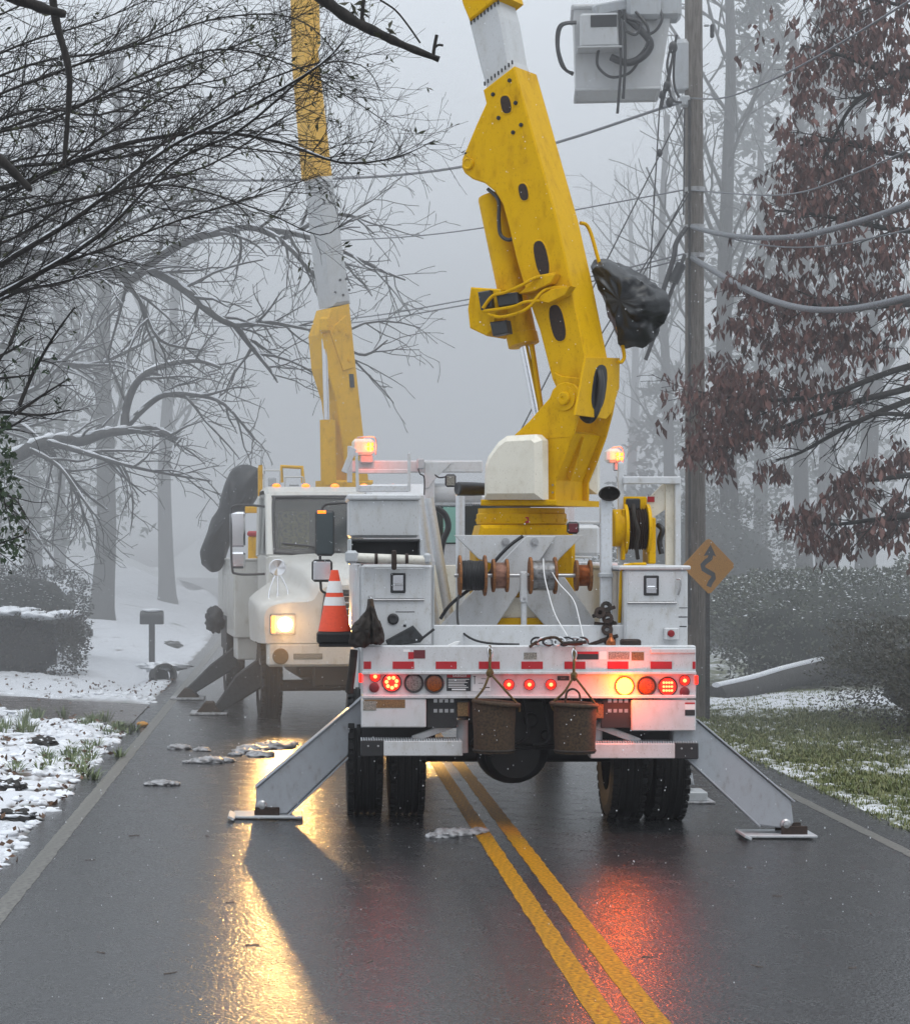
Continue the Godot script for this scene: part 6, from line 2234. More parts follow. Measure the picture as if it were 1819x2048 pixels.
func roadside() -> void:
	# mailbox
	var d := 39.6
	var b := spot(304, 1328, d)
	b.y = land_y(b.x, b.z)
	var mb := thing("mailbox", "dark grey mailbox on a square post with snow on its top", "mailbox", b)
	var st := Shape.new()
	st.box(b + Vector3(0, 0.45, 0), Vector3(0.11, 0.9, 0.11), 0.01)
	part("post", st, M.mailbox_metal, mb)
	st = Shape.new()
	st.t = Transform3D(Basis(Vector3(0, 0, 1), Vector3.UP, Vector3(-1, 0, 0)), b + Vector3(0, 0.86, 0))
	var arch := PackedVector2Array([Vector2(-0.12, 0), Vector2(0.12, 0)])
	for k in 9:
		arch.append(Vector2(cos(PI * k / 8.0) * 0.12, 0.15 + sin(PI * k / 8.0) * 0.10))
	st.prism(arch, -0.22, 0.22, 0.01)
	part("box", st, M.mailbox_metal, mb)
	st = Shape.new()
	st.blob(b + Vector3(0, 1.12, 0), Vector3(0.20, 0.035, 0.10), lump, 0.3, 8, 14)
	part("snow_cap", st, M.snow, mb)
	# culvert under the snow lip
	b = spot(318, 1365, 34.0)
	b.y = land_y(b.x, b.z)
	var cv := thing("culvert", "dark round culvert mouth in the snowy ditch past the driveway", "culvert", b)
	st = Shape.new()
	st.puck(b + Vector3(0, 0.06, -0.3), Vector3(0.25, 0.1, 1), [Vector2(0.16, 0.5), Vector2(0.19, 0.5), Vector2(0.19, 0), Vector2(0.16, 0.0), Vector2(0.16, 0.5)], 22)
	part("pipe", st, M.stone, cv)
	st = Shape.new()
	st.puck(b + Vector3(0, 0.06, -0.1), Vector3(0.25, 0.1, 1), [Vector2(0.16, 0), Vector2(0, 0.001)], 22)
	part("shade_disc", st, M.black_metal, cv)  # black disc paints the shade inside the pipe
	st = Shape.new()
	st.blob(b + Vector3(0.05, 0.21, -0.3), Vector3(0.40, 0.07, 0.22), patch, 0.9, 12, 18)
	part("snow_cap", st, M.snow, cv)
	# hedges and bushes
	hedge("clipped_hedge", "snow-topped clipped hedge beyond the driveway on the left", Vector3(-5.3, 0, -34.2), Vector3(3.0, 1.0, 1.6), 11000, 0.06, Color(0.028, 0.026, 0.020), Color(0.06, 0.05, 0.036), 0.0, 0.85, 3)
	hedge("snowy_shrub", "low snow-laden shrub at the end of the clipped hedge", Vector3(-5.4, 0, -38.5), Vector3(2.6, 1.75, 1.8), 4000, 0.07, Color(0.03, 0.034, 0.026), Color(0.06, 0.06, 0.045), 1.0, 0.4, 5)
	hedge("evergreen_bush", "dim evergreen bush behind the hedge at the left edge", Vector3(-7.6, 0, -38.0), Vector3(3.2, 2.4, 2.4), 4500, 0.08, Color(0.035, 0.05, 0.03), Color(0.07, 0.085, 0.055), 0.6, 0.2, 6)
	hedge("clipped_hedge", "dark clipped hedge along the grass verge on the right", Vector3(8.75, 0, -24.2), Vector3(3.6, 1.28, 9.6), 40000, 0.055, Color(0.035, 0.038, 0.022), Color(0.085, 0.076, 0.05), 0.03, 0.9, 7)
	hedge("laurel_bush", "broad laurel bush with frosted leaves behind the clipped hedge", Vector3(8.7, 0, -34.6), Vector3(4.2, 1.85, 3.0), 12000, 0.085, Color(0.05, 0.062, 0.04), Color(0.13, 0.145, 0.10), 0.55, 0.45, 8)
	hedge("laurel_bush", "taller laurel bush at the right edge above the clipped hedge", Vector3(11.6, 0, -35.5), Vector3(3.6, 2.2, 3.0), 8000, 0.085, Color(0.05, 0.062, 0.04), Color(0.13, 0.145, 0.10), 0.45, 0.45, 9)
	hedge("bushy_shrub", "dim bushy shrub in the mist behind the sign post", Vector3(8.4, 0, -46.0), Vector3(4.5, 3.4, 3.0), 6000, 0.10, Color(0.045, 0.05, 0.04), Color(0.09, 0.09, 0.075), 0.3, 0.2, 10)
	# hedge snow on the left clipped hedge
	st = Shape.new()
	var ns := FastNoiseLite.new()
	ns.seed = 15
	ns.frequency = 2.2
	ns.fractal_octaves = 3
	for k in 26:
		var x := -6.7 + k * 0.11
		st.blob(Vector3(x, land_y(x, -34.2) + 0.98 + rng.randf() * 0.05, -34.0 + rng.randf_range(-0.5, 0.5)), Vector3(0.2, 0.06, 0.26), ns, 0.8, 7, 12)
	tag(part("snow_layer", st, M.snow), "layer of snow lying along the left clipped hedge's top", "snow", "", "stuff")
	# fallen trunk along the right hand bank, white marker, low wall at the left
	st = Shape.new()
	var lg := smooth([spot(1430, 1392, 31.5), spot(1500, 1376, 32.2), spot(1560, 1358, 32.8), spot(1640, 1338, 33.4)])
	st.tube(PackedVector3Array(lg), PackedFloat32Array([0.19]), 14, true, 0.9)
	var log_ := thing("fallen_log", "grey snow-dusted log lying on the bank right of the pole", "log", spot(1530, 1385, 32.4))
	part("wood", st, M.bark_grey, log_)
	st = Shape.new()
	var up := PackedVector3Array()
	for p in lg:
		up.append(p + Vector3(0, 0.165, 0.03))
	st.tube(up, PackedFloat32Array([0.075]), 10, true, 0.5)
	part("snow_cap", st, M.snow, log_)
	st = Shape.new()
	b = spot(1538, 1345, 34.0)
	st.box(b, Vector3(0.08, 0.26, 0.03), 0.02)
	st.rod(b - Vector3(0, 0.1, 0), b - Vector3(0, 0.6, 0), 0.01, 6)
	tag(part("marker_post", st, M.slush), "small pale marker stake in front of the laurel bush", "marker")
	var lw := thing("low_wall", "low grey wall with snow and a post in the mist", "wall", Vector3(spot(105, 0, 44.0).x, land_y(-5.4, -44), -44.0))
	part("wall", slab(52, 1182, 148, 1300, 44.0, 0.3, 0.02), M.stone, lw)
	part("snow_cap", slab(50, 1178, 150, 1184, 43.95, 0.4, 0.02), M.snow, lw)
	part("post", slab(141, 1160, 148, 1300, 43.9, 0.08, 0.01), M.mailbox_metal, lw)
	st = Shape.new()
	st.blob(spot(122, 1176, 43.8), Vector3(0.2, 0.16, 0.12), ns, 0.5, 10, 14)
	part("snow_heap", st, M.snow, lw)
	# rocks in the left verge
	for q in [[85, 1515, 0.30, 0.14, 0.22, 1.0, "dark rock half buried in snow below the driveway"], [20, 1592, 0.26, 0.14, 0.22, 1.0, "dark rock nearest the left edge of the snowy verge"], [30, 1652, 0.34, 0.11, 0.25, 1.05, "flat rock under snow, lowest of the verge rocks"]]:
		var dd: float = 9030.0 / (q[1] - 1100.0)
		rock(q[6], spot(q[0], q[1], dd), Vector3(q[2], q[3], q[4]), q[5], int(q[0]))
	for q in [[345, 1290, 0.4, 0.16, 0.3, 0.9, "small snow-capped stone past the mailbox"], [172, 1290, 0.3, 0.2, 0.2, 0.8, "lone dark stone in the snow left of the mailbox"]]:
		var dd: float = 9030.0 / (q[1] - 1100.0)
		rock(q[6], spot(q[0], q[1], dd), Vector3(q[2], q[3], q[4]), q[5], int(q[0]))
	# snow caught on leaves and tussocks: small uneven lumps all over the left verge
	st = Shape.new()
	for k in 2600:
		var z := -rng.randf_range(11.5, 30.0)
		var x := left_edge(z) - pow(rng.randf(), 1.1) * 3.0 - 0.03
		if on_drive(x, z) > 0.2 or snow_cover(x, z) < 0.35:
			continue
		var s := rng.randf_range(0.016, 0.055)
		st.blob(Vector3(x, land_y(x, z) + 0.025, z), Vector3(s * rng.randf_range(0.8, 1.6), s * rng.randf_range(0.35, 0.8), s), ns, 0.9, 5, 8)
	tag(part("snow_lumps", st, M.snow), "lumpy fresh snow caught on leaves and tussocks of the left verge", "snow", "", "stuff")
	# leaf litter and grass in the verges
	st = Shape.new()
	for k in 4200:
		var z := -rng.randf_range(11.5, 34.0)
		var x := left_edge(z) - pow(rng.randf(), 1.3) * 3.2 + 0.02
		if on_drive(x, z) > 0.3 and rng.randf() < 0.93:
			continue
		var s := snow_cover(x, z)
		if rng.randf() < s * 0.80:
			continue
		var p := Vector3(x, land_y(x, z) + 0.02 + 0.05 * s, z)
		var e := any_dir()
		e.y = absf(e.y) * 0.5
		var side := e.cross(any_dir()).normalized()
		leaf_quad(st, p, e.normalized(), side, rng.randf_range(0.03, 0.085), rng.randf_range(0.02, 0.045), Color(0.05, 0.03, 0.02).lerp(Color(0.15, 0.075, 0.04), rng.randf()))
	tag(part("leaf_litter", st, M.leaf_tinted), "brown fallen leaves showing through the snow of the left verge", "leaves", "", "stuff")
	st = Shape.new()
	for q in [[88, 1450, 0.2, 26], [195, 1465, 0.18, 26], [100, 1530, 0.12, 22], [160, 1535, 0.13, 30], [60, 1560, 0.1, 20], [215, 1475, 0.13, 24], [175, 1505, 0.1, 20], [150, 1520, 0.12, 22], [262, 1475, 0.14, 20], [40, 1480, 0.2, 30], [165, 1560, 0.14, 30]]:
		var dd: float = 9030.0 / (q[1] - 1100.0)
		var p := spot(q[0], 1100, dd)
		p.y = land_y(p.x, p.z)
		for j in 5:
			tuft(p + Vector3(rng.randfn() * 0.14, 0, rng.randfn() * 0.3), q[3], q[2], 0.16, Color(0.06, 0.10, 0.03), Color(0.22, 0.25, 0.13), st)
	tag(part("grass_tufts", st, M.leaf_tinted), "green grass tufts poking through the snow of the left verge", "grass", "", "stuff")
	st = Shape.new()
	for k in 15000:
		var z := -rng.randf_range(13.5, 33.0)
		var t := pow(rng.randf(), 1.2) * 3.4
		var x := right_edge(z) + 0.02 + t
		var s := snow_cover(x, z)
		if rng.randf() < s * 0.55:
			continue
		var p := Vector3(x, land_y(x, z) - 0.01, z)
		tuft(p, 5, 0.07, 0.06, Color(0.07, 0.105, 0.022), Color(0.23, 0.23, 0.095), st)
	tag(part("grass", st, M.leaf_tinted), "short green grass dusted with snow on the right verge", "grass", "", "stuff")


func falling_snow() -> void:
	rng.seed = 500
	var flake := Shape.new()
	flake.blob(Vector3.ZERO, Vector3(0.0024, 0.0034, 0.0024), null, 0.0, 3, 5)
	var mm := MultiMesh.new()
	mm.transform_format = MultiMesh.TRANSFORM_3D
	mm.mesh = flake.done(Transform3D())
	mm.mesh.surface_set_material(0, M.snow)
	mm.instance_count = 4500
	for k in mm.instance_count:
		var d := rng.randf_range(8.5, 24.0)
		var s := rng.randf_range(0.6, 1.2)
		mm.set_instance_transform(k, Transform3D(Basis().scaled(Vector3(s, s, s)), Vector3(rng.randf_range(-2.6, 6.5) * d / 20.0, rng.randf_range(0.15, 7.5), -d)))
	var o := MultiMeshInstance3D.new()
	o.name = "falling_snow"
	o.multimesh = mm
	add_child(o)
	tag(o, "fine snowflakes falling in the air round the trucks", "snow", "", "stuff")


# draws one branch along path and sends out smaller ones; spec: gap, len, turn, rise, wob per level
func branch(st: Shape, snow: Shape, tips: Array, path: Array, r0: float, r1: float, level: int, spec: Dictionary) -> void:
	var pts := PackedVector3Array(path)
	var rad := PackedFloat32Array()
	var m := pts.size()
	for k in m:
		rad.append(lerpf(r0, r1, float(k) / (m - 1)))
	st.tube(pts, rad, 8 if r0 > 0.08 else (5 if r0 > 0.02 else 3), false)
	if snow and r0 > spec.snow_min:
		var up := PackedVector3Array()
		var sr := PackedFloat32Array()
		for k in m:
			up.append(pts[k] + Vector3(0, rad[k] * 0.75 + 0.002, 0))
			sr.append(rad[k] * (0.75 + 0.35 * sin(k * 2.3 + r0 * 90.0)))
		snow.tube(up, sr, 5, false, 0.6)
	if level >= spec.levels:
		tips.append([pts[m - 1], (pts[m - 1] - pts[m - 2]).normalized()])
		return
	var long := 0.0
	for k in m - 1:
		long += pts[k].distance_to(pts[k + 1])
	var gap: float = spec.gap[level]
	var at: float = long * spec.bare * (1.0 if level == 0 else 0.4) + rng.randf() * gap
	while at < long:
		var left := at
		var k := 0
		while k < m - 2 and left > pts[k].distance_to(pts[k + 1]):
			left -= pts[k].distance_to(pts[k + 1])
			k += 1
		var seg := pts[k + 1] - pts[k]
		var f := clampf(left / maxf(0.001, seg.length()), 0.0, 1.0)
		var p := pts[k].lerp(pts[k + 1], f)
		var dir := seg.normalized()
		var side := dir.cross(any_dir()).normalized()
		var turn: float = spec.turn * rng.randf_range(0.6, 1.3)
		var d := (dir * cos(turn) + side * sin(turn) + Vector3(0, spec.rise, 0)).normalized()
		var t: float = at / long
		var ln: float = spec.len[level] * rng.randf_range(0.5, 1.2) * lerpf(1.0, 0.55, t)
		var rr: float = minf(lerpf(r0, r1, t) * 0.7, spec.rad[level])
		var sub := [p]
		var steps := 5 if level == 0 else (4 if level == 1 else 3)
		var q := p
		for j in steps:
			d = (d + any_dir() * spec.wob + Vector3(0, spec.bend, 0)).normalized()
			q += d * ln / steps
			sub.append(q)
		branch(st, snow, tips, sub, rr, maxf(spec.thin, rr * 0.35), level + 1, spec)
		at += gap * rng.randf_range(0.5, 1.5)


func places(list: Array, d: float, deep := 0.0) -> Array:
	var out := []
	var k := 0
	for q in list:
		out.append(spot(q[0], q[1], d + (q[2] if q.size() > 2 else deep * sin(k * 1.7))))
		k += 1
	return smooth(out, 4)


func leaves_at(tips: Array, share: float, count: int, long: float, c0: Color, c1: Color, droop: float) -> Shape:
	var st := Shape.new()
	for t in tips:
		if rng.randf() > share:
			continue
		for k in count:
			var dir: Vector3 = (t[1] + any_dir() * 0.9 + Vector3(0, -droop, 0)).normalized()
			leaf_quad(st, t[0] - t[1] * rng.randf() * 0.08, dir, dir.cross(any_dir()).normalized(), long * rng.randf_range(0.6, 1.3), long * 0.36, c0.lerp(c1, rng.randf()))
	return st


func trees() -> void:
	near_left_tree()
	snowy_tree()
	red_oak()
	far_trees()


func near_left_tree() -> void:
	# the thicket of thin branches that reaches in from the left above the road
	var trunk := Vector3(-6.4, land_y(-6.4, -12.5), -12.5)
	var o := thing("roadside_tree", "dark twiggy tree with a few small leaves reaching in at the upper left", "tree", trunk)
	var st := Shape.new()
	st.tube(PackedVector3Array(smooth([trunk - Vector3(0, 0.1, 0), trunk + Vector3(0.1, 1.6, 0), trunk + Vector3(0.0, 3.2, 0.1), trunk + Vector3(0.3, 5.5, 0.0)])), PackedFloat32Array([0.2, 0.18, 0.16, 0.14, 0.12, 0.1]), 12)
	part("trunk", st, M.bark_dark, o)
	var spec := {"levels": 3, "gap": [0.085, 0.095, 0.13], "len": [0.62, 0.34, 0.17], "rad": [0.0048, 0.0028, 0.002], "turn": 0.62, "rise": 0.05, "bend": 0.0, "wob": 0.17, "thin": 0.0014, "bare": 0.02, "snow_min": 0.02}
	var tips := []
	var wood := Shape.new()
	var snow := Shape.new()
	var n := 0
	for q in [
		[[-420, 700], [-150, 610], [0, 530], [160, 430], [330, 300], [480, 225], [640, 130], [700, 60]],
		[[-420, 720], [-150, 660], [0, 590], [200, 470], [340, 330], [480, 260], [600, 160], [690, 95]],
		[[-420, 600], [-120, 420], [60, 360], [240, 290], [420, 265], [560, 285], [680, 325], [790, 315], [870, 280]],
		[[-420, 560], [-160, 400], [0, 330], [180, 300], [400, 290], [600, 310], [740, 330]],
		[[-420, 500], [-150, 330], [30, 250], [220, 190], [400, 120], [520, 70], [640, 10]],
		[[-420, 430], [-150, 260], [20, 180], [180, 120], [320, 60], [420, -20]],
		[[-420, 760], [-120, 640], [40, 560], [200, 500], [360, 440], [520, 390], [640, 350]],
		[[-420, 520], [-100, 300], [100, 240], [260, 160], [420, 100], [560, 120], [690, 190], [780, 250]],
		[[-420, 360], [-140, 180], [40, 90], [200, 40], [360, -30]],
		[[-420, 800], [-160, 720], [0, 600], [140, 560], [290, 515]],
		[[-420, 640], [-100, 480], [60, 420], [240, 380], [420, 330], [560, 240], [640, 200]],
		[[-420, 300], [-160, 120], [0, 30], [140, -30]],
		[[-420, 560], [-120, 360], [80, 330], [300, 300], [470, 190], [620, 130], [720, 130], [760, 180]],
		[[-420, 680], [-160, 540], [20, 480], [160, 400], [340, 370], [520, 420], [640, 470], [700, 430]],
		[[-420, 480], [-140, 230], [60, 130], [240, 100], [420, 40], [560, 30], [640, 70], [700, 160]],
		[[-420, 620], [-140, 460], [0, 400], [120, 330], [300, 210], [400, 150], [520, 30]],
		[[-420, 400], [-140, 300], [60, 220], [200, 230], [330, 180], [470, 150], [590, 70]],
	]:
		var d: float = 11.2 + (n % 5) * 0.75
		var path := places(q, d, 0.25)
		var from: Vector3 = path[0]
		var root := Vector3(trunk.x + 0.1, clampf(from.y - 0.8, 1.6, 5.2), trunk.z)
		wood.tube(PackedVector3Array(smooth([root, root.lerp(from, 0.5) + Vector3(0, 0.15, 0), from])), PackedFloat32Array([0.045, 0.04, 0.034, 0.03, 0.026, 0.024]), 6)
		branch(wood, snow, tips, path, 0.022 if n in [0, 1, 2, 9] else 0.013, 0.003, 0, spec)
		n += 1
	part("branches", wood, M.bark_dark, o).set_meta("kind", "stuff")
	mass("snow", snow, M.snow, o)
	mass("foliage", leaves_at(tips, 0.10, 2, 0.05, Color(0.022, 0.03, 0.012), Color(0.06, 0.065, 0.028), 0.3), M.leaf_tinted, o)
	# heavier bare branches nearer the lens
	n = 0
	for q in [
		["dark bare branch crossing the top edge above the far boom", 8.5, 0.022, [[560, -80], [640, -8], [700, 38], [760, 68], [810, 92], [878, 119]], [150, -420]],
		["thick dark branch stub in the top left corner", 7.5, 0.024, [[-60, -40], [40, -2], [90, 18], [132, 29]], [-400, -150]],
		["dark branch stub at the left edge below the twig thicket", 7.6, 0.02, [[-60, 290], [0, 320], [35, 352], [62, 380]], [-420, 180]],
		["dark kinked stem hanging down through the twigs near the left edge", 9.0, 0.016, [[100, -60], [112, 40], [138, 140], [136, 230], [128, 330]], [-150, -380]],
	]:
		var b := thing("bare_branch", q[0], "branch", spot(q[3][0][0], q[3][0][1], q[1]), "dark bare branches close overhead")
		var w := Shape.new()
		var held: Array = places(q[3], q[1])
		var path := smooth([Vector3(-6.3, 5.0, -12.45), spot(q[4][0], q[4][1], q[1] + 1.2), held[0]], 5)
		path.append_array(held.slice(1))
		var rad := PackedFloat32Array()
		for k in path.size():
			rad.append(q[2] * lerpf(1.7, 0.5, float(k) / path.size()) * (1.0 + 0.12 * sin(k * 1.9)))
		w.tube(PackedVector3Array(path), rad, 10)
		part("wood", w, M.bark_dark, b)
		if n == 0:
			part("twig", pipe(places([[866, 115], [868, 96], [873, 70]], q[1]), 0.008, 6), M.bark_dark, b)
			part("twig", pipe(places([[869, 96], [876, 90], [886, 91]], q[1]), 0.005, 6), M.bark_dark, b)
			part("twig", pipe(places([[722, 50], [725, 20], [730, -30]], q[1]), 0.009, 6), M.bark_dark, b)
			part("twig", pipe(places([[760, 0], [790, 20], [815, 50], [840, 86]], q[1]), 0.004, 6), M.bark_dark, b)
			var lf := Shape.new()
			for p in [[772, 72], [765, 76], [778, 60], [770, 55], [706, 10], [712, 18], [700, 4], [720, 24]]:
				for j in 2:
					var dir := (Vector3(rng.randf() - 0.3, -0.4 * rng.randf(), 0) + any_dir() * 0.3).normalized()
					leaf_quad(lf, spot(p[0], p[1], q[1]), dir, dir.cross(any_dir()).normalized(), 0.06, 0.02, Color(0.035, 0.035, 0.015))
			mass("foliage", lf, M.leaf_tinted, b)
		n += 1
	# broken stems and holly at the left edge lower down
	var hb := Vector3(-2.95, land_y(-2.95, -17.0), -17.0)
	hb = Vector3(spot(-60, 0, 15.0).x - 0.35, 0, -15.0)
	hb.y = land_y(hb.x, hb.z)
	var ho := thing("holly_shrub", "dark holly shrub with glossy green leaves and broken stems at the left edge", "shrub", hb)
	var hw := Shape.new()
	var htips := []
	var hspec := {"levels": 2, "gap": [0.12, 0.14], "len": [0.4, 0.22], "rad": [0.006, 0.004], "turn": 0.7, "rise": 0.02, "bend": -0.02, "wob": 0.2, "thin": 0.002, "bare": 0.05, "snow_min": 0.5}
	for q in [
		[[-120, 1200], [-60, 800], [0, 720], [20, 690]], [[-120, 1100], [-40, 900], [30, 850], [60, 830]],
		[[20, 690], [40, 640], [60, 592]], [[40, 810], [70, 740], [110, 670], [150, 614]], [[-60, 720], [0, 712], [68, 674]],
		[[-60, 760], [0, 757], [62, 750]], [[30, 830], [80, 795], [135, 760]], [[-60, 830], [0, 824], [80, 830], [140, 820]],
		[[-90, 1000], [-20, 980], [30, 1000], [50, 1030]], [[-90, 1080], [-20, 1090], [48, 1070]], [[-60, 640], [0, 600], [60, 560]],
	]:
		if q[0][0] < -50:
			var foot: Vector3 = places(q, 15.0, 0.15)[0]
			hw.tube(PackedVector3Array(smooth([hb + Vector3(rng.randf_range(-0.2, 0.2), -0.05, rng.randf_range(-0.2, 0.2)), hb.lerp(foot, 0.6) + Vector3(-0.15, 0, 0), foot])), PackedFloat32Array([0.024, 0.02, 0.018]), 6)
		branch(hw, null, htips, places(q, 15.0, 0.15), 0.018, 0.006, 0, hspec)
	part("branches", hw, M.bark_dark, ho).set_meta("kind", "stuff")
	var hl := leaves_at(htips, 0.35, 3, 0.06, Color(0.012, 0.03, 0.012), Color(0.04, 0.07, 0.025), 0.3)
	for k in 420:
		var y := 830.0 + 290.0 * rng.randf()
		var p := spot(-20 + 70.0 * rng.randf() * (1.0 - 0.5 * absf(y - 1060.0) / 230.0), y, 15.0 + rng.randf_range(-0.3, 0.3))
		var dir := (any_dir() + Vector3(0, -0.5, 0)).normalized()
		leaf_quad(hl, p, dir, dir.cross(any_dir()).normalized(), 0.055, 0.03, Color(0.012, 0.03, 0.012).lerp(Color(0.04, 0.07, 0.025), rng.randf()))
	mass("foliage", hl, M.leaf_tinted, ho)


func snowy_tree() -> void:
	var spec := {"levels": 3, "gap": [0.26, 0.30, 0.30], "len": [1.7, 0.9, 0.5], "rad": [0.03, 0.014, 0.009], "turn": 0.75, "rise": 0.06, "bend": -0.03, "wob": 0.24, "thin": 0.006, "bare": 0.15, "snow_min": 0.02}
	var base := Vector3(-9.2, land_y(-9.2, -38.0), -38.0)
	var o := thing("snowy_tree", "grey tree with long crooked limbs carrying lines of snow at the left", "tree", base)
	var st := Shape.new()
	st.tube(PackedVector3Array(smooth([base - Vector3(0, 0.2, 0), base + Vector3(0.1, 3.0, 0), base + Vector3(-0.1, 6.0, 0), base + Vector3(0.2, 9.5, 0)])), PackedFloat32Array([0.42, 0.4, 0.36, 0.34, 0.3, 0.28, 0.26, 0.22]), 12)
	part("trunk", st, M.bark_grey, o)
	var wood := Shape.new()
	var snow := Shape.new()
	var tips := []
	for q in [
		[37.0, 0.15, [[-400, 1010], [-100, 960], [25, 915], [75, 890], [120, 880], [165, 882], [205, 868], [250, 862], [300, 858], [325, 864], [360, 880]]],
		[37.0, 0.085, [[250, 865], [252, 820], [268, 775], [295, 745], [340, 728], [395, 722], [440, 735]]],
		[37.2, 0.07, [[255, 850], [290, 815], [330, 790], [390, 790], [450, 810], [510, 880]]],
		[36.5, 0.06, [[95, 885], [150, 900], [200, 915], [250, 930], [320, 945], [420, 962]]],
		[37.5, 0.07, [[-100, 860], [20, 845], [80, 880], [130, 940], [170, 985], [215, 1020]]],
		[38.5, 0.08, [[-200, 700], [0, 690], [90, 720], [180, 730], [260, 700], [330, 660]]],
		[38.0, 0.06, [[-200, 820], [0, 800], [80, 770], [150, 700], [210, 640], [250, 600]]],
		[36.0, 0.05, [[60, 900], [120, 935], [175, 1010], [200, 1040]]],
		[38.0, 0.06, [[-100, 960], [0, 990], [60, 1060], [110, 1120]]],
	]:
		if q[2][0][0] <= -90:
			var foot: Vector3 = places(q[2], q[0], 0.2)[0]
			wood.tube(PackedVector3Array([base + Vector3(0, clampf(foot.y - 0.5, 1.5, 9.0), 0), foot]), PackedFloat32Array([q[1] * 1.2, q[1]]), 8)
		branch(wood, snow, tips, places(q[2], q[0], 0.2), q[1], q[1] * 0.3, 0, spec)
	part("branches", wood, M.bark_grey, o).set_meta("kind", "stuff")
	mass("snow", snow, M.snow, o)
	# second tree whose limb arches over the far boom
	base = Vector3(-8.0, land_y(-8.0, -33.0), -33.0)
	o = thing("arching_tree", "tree with a snowy limb arching right behind the far truck's boom", "tree", base)
	st = Shape.new()
	st.tube(PackedVector3Array(smooth([base - Vector3(0, 0.2, 0), base + Vector3(-0.1, 3.0, 0), base + Vector3(0.1, 6.0, 0), base + Vector3(0.3, 8.5, 0)])), PackedFloat32Array([0.3, 0.28, 0.26, 0.24, 0.22, 0.2, 0.18, 0.16]), 12)
	part("trunk", st, M.bark_grey, o)
	wood = Shape.new()
	snow = Shape.new()
	tips = []
	for q in [
		[33.0, 0.11, [[-430, 420], [-100, 480], [100, 512], [225, 535], [262, 558], [310, 520], [380, 480], [440, 465], [500, 455], [560, 480], [610, 530], [660, 590]]],
		[33.2, 0.09, [[225, 530], [300, 540], [370, 580], [420, 625], [470, 650], [540, 645], [620, 660]]],
		[33.4, 0.06, [[470, 650], [500, 690], [540, 740], [555, 765]]],
		[33.6, 0.06, [[500, 455], [600, 470], [680, 500], [760, 540], [810, 560]]],
		[33.8, 0.05, [[560, 480], [640, 440], [700, 430], [750, 470]]],
		[33.4, 0.05, [[620, 660], [680, 690], [730, 710], [775, 680]]],
		[33.0, 0.06, [[100, 512], [200, 470], [300, 430], [400, 400], [480, 420]]],
		[33.8, 0.06, [[225, 535], [280, 600], [320, 680], [400, 700]]],
	]:
		branch(wood, snow, tips, places(q[2], q[0], 0.15), q[1], q[1] * 0.22, 0, spec)
	part("branches", wood, M.bark_grey, o).set_meta("kind", "stuff")
	mass("snow", snow, M.snow, o)


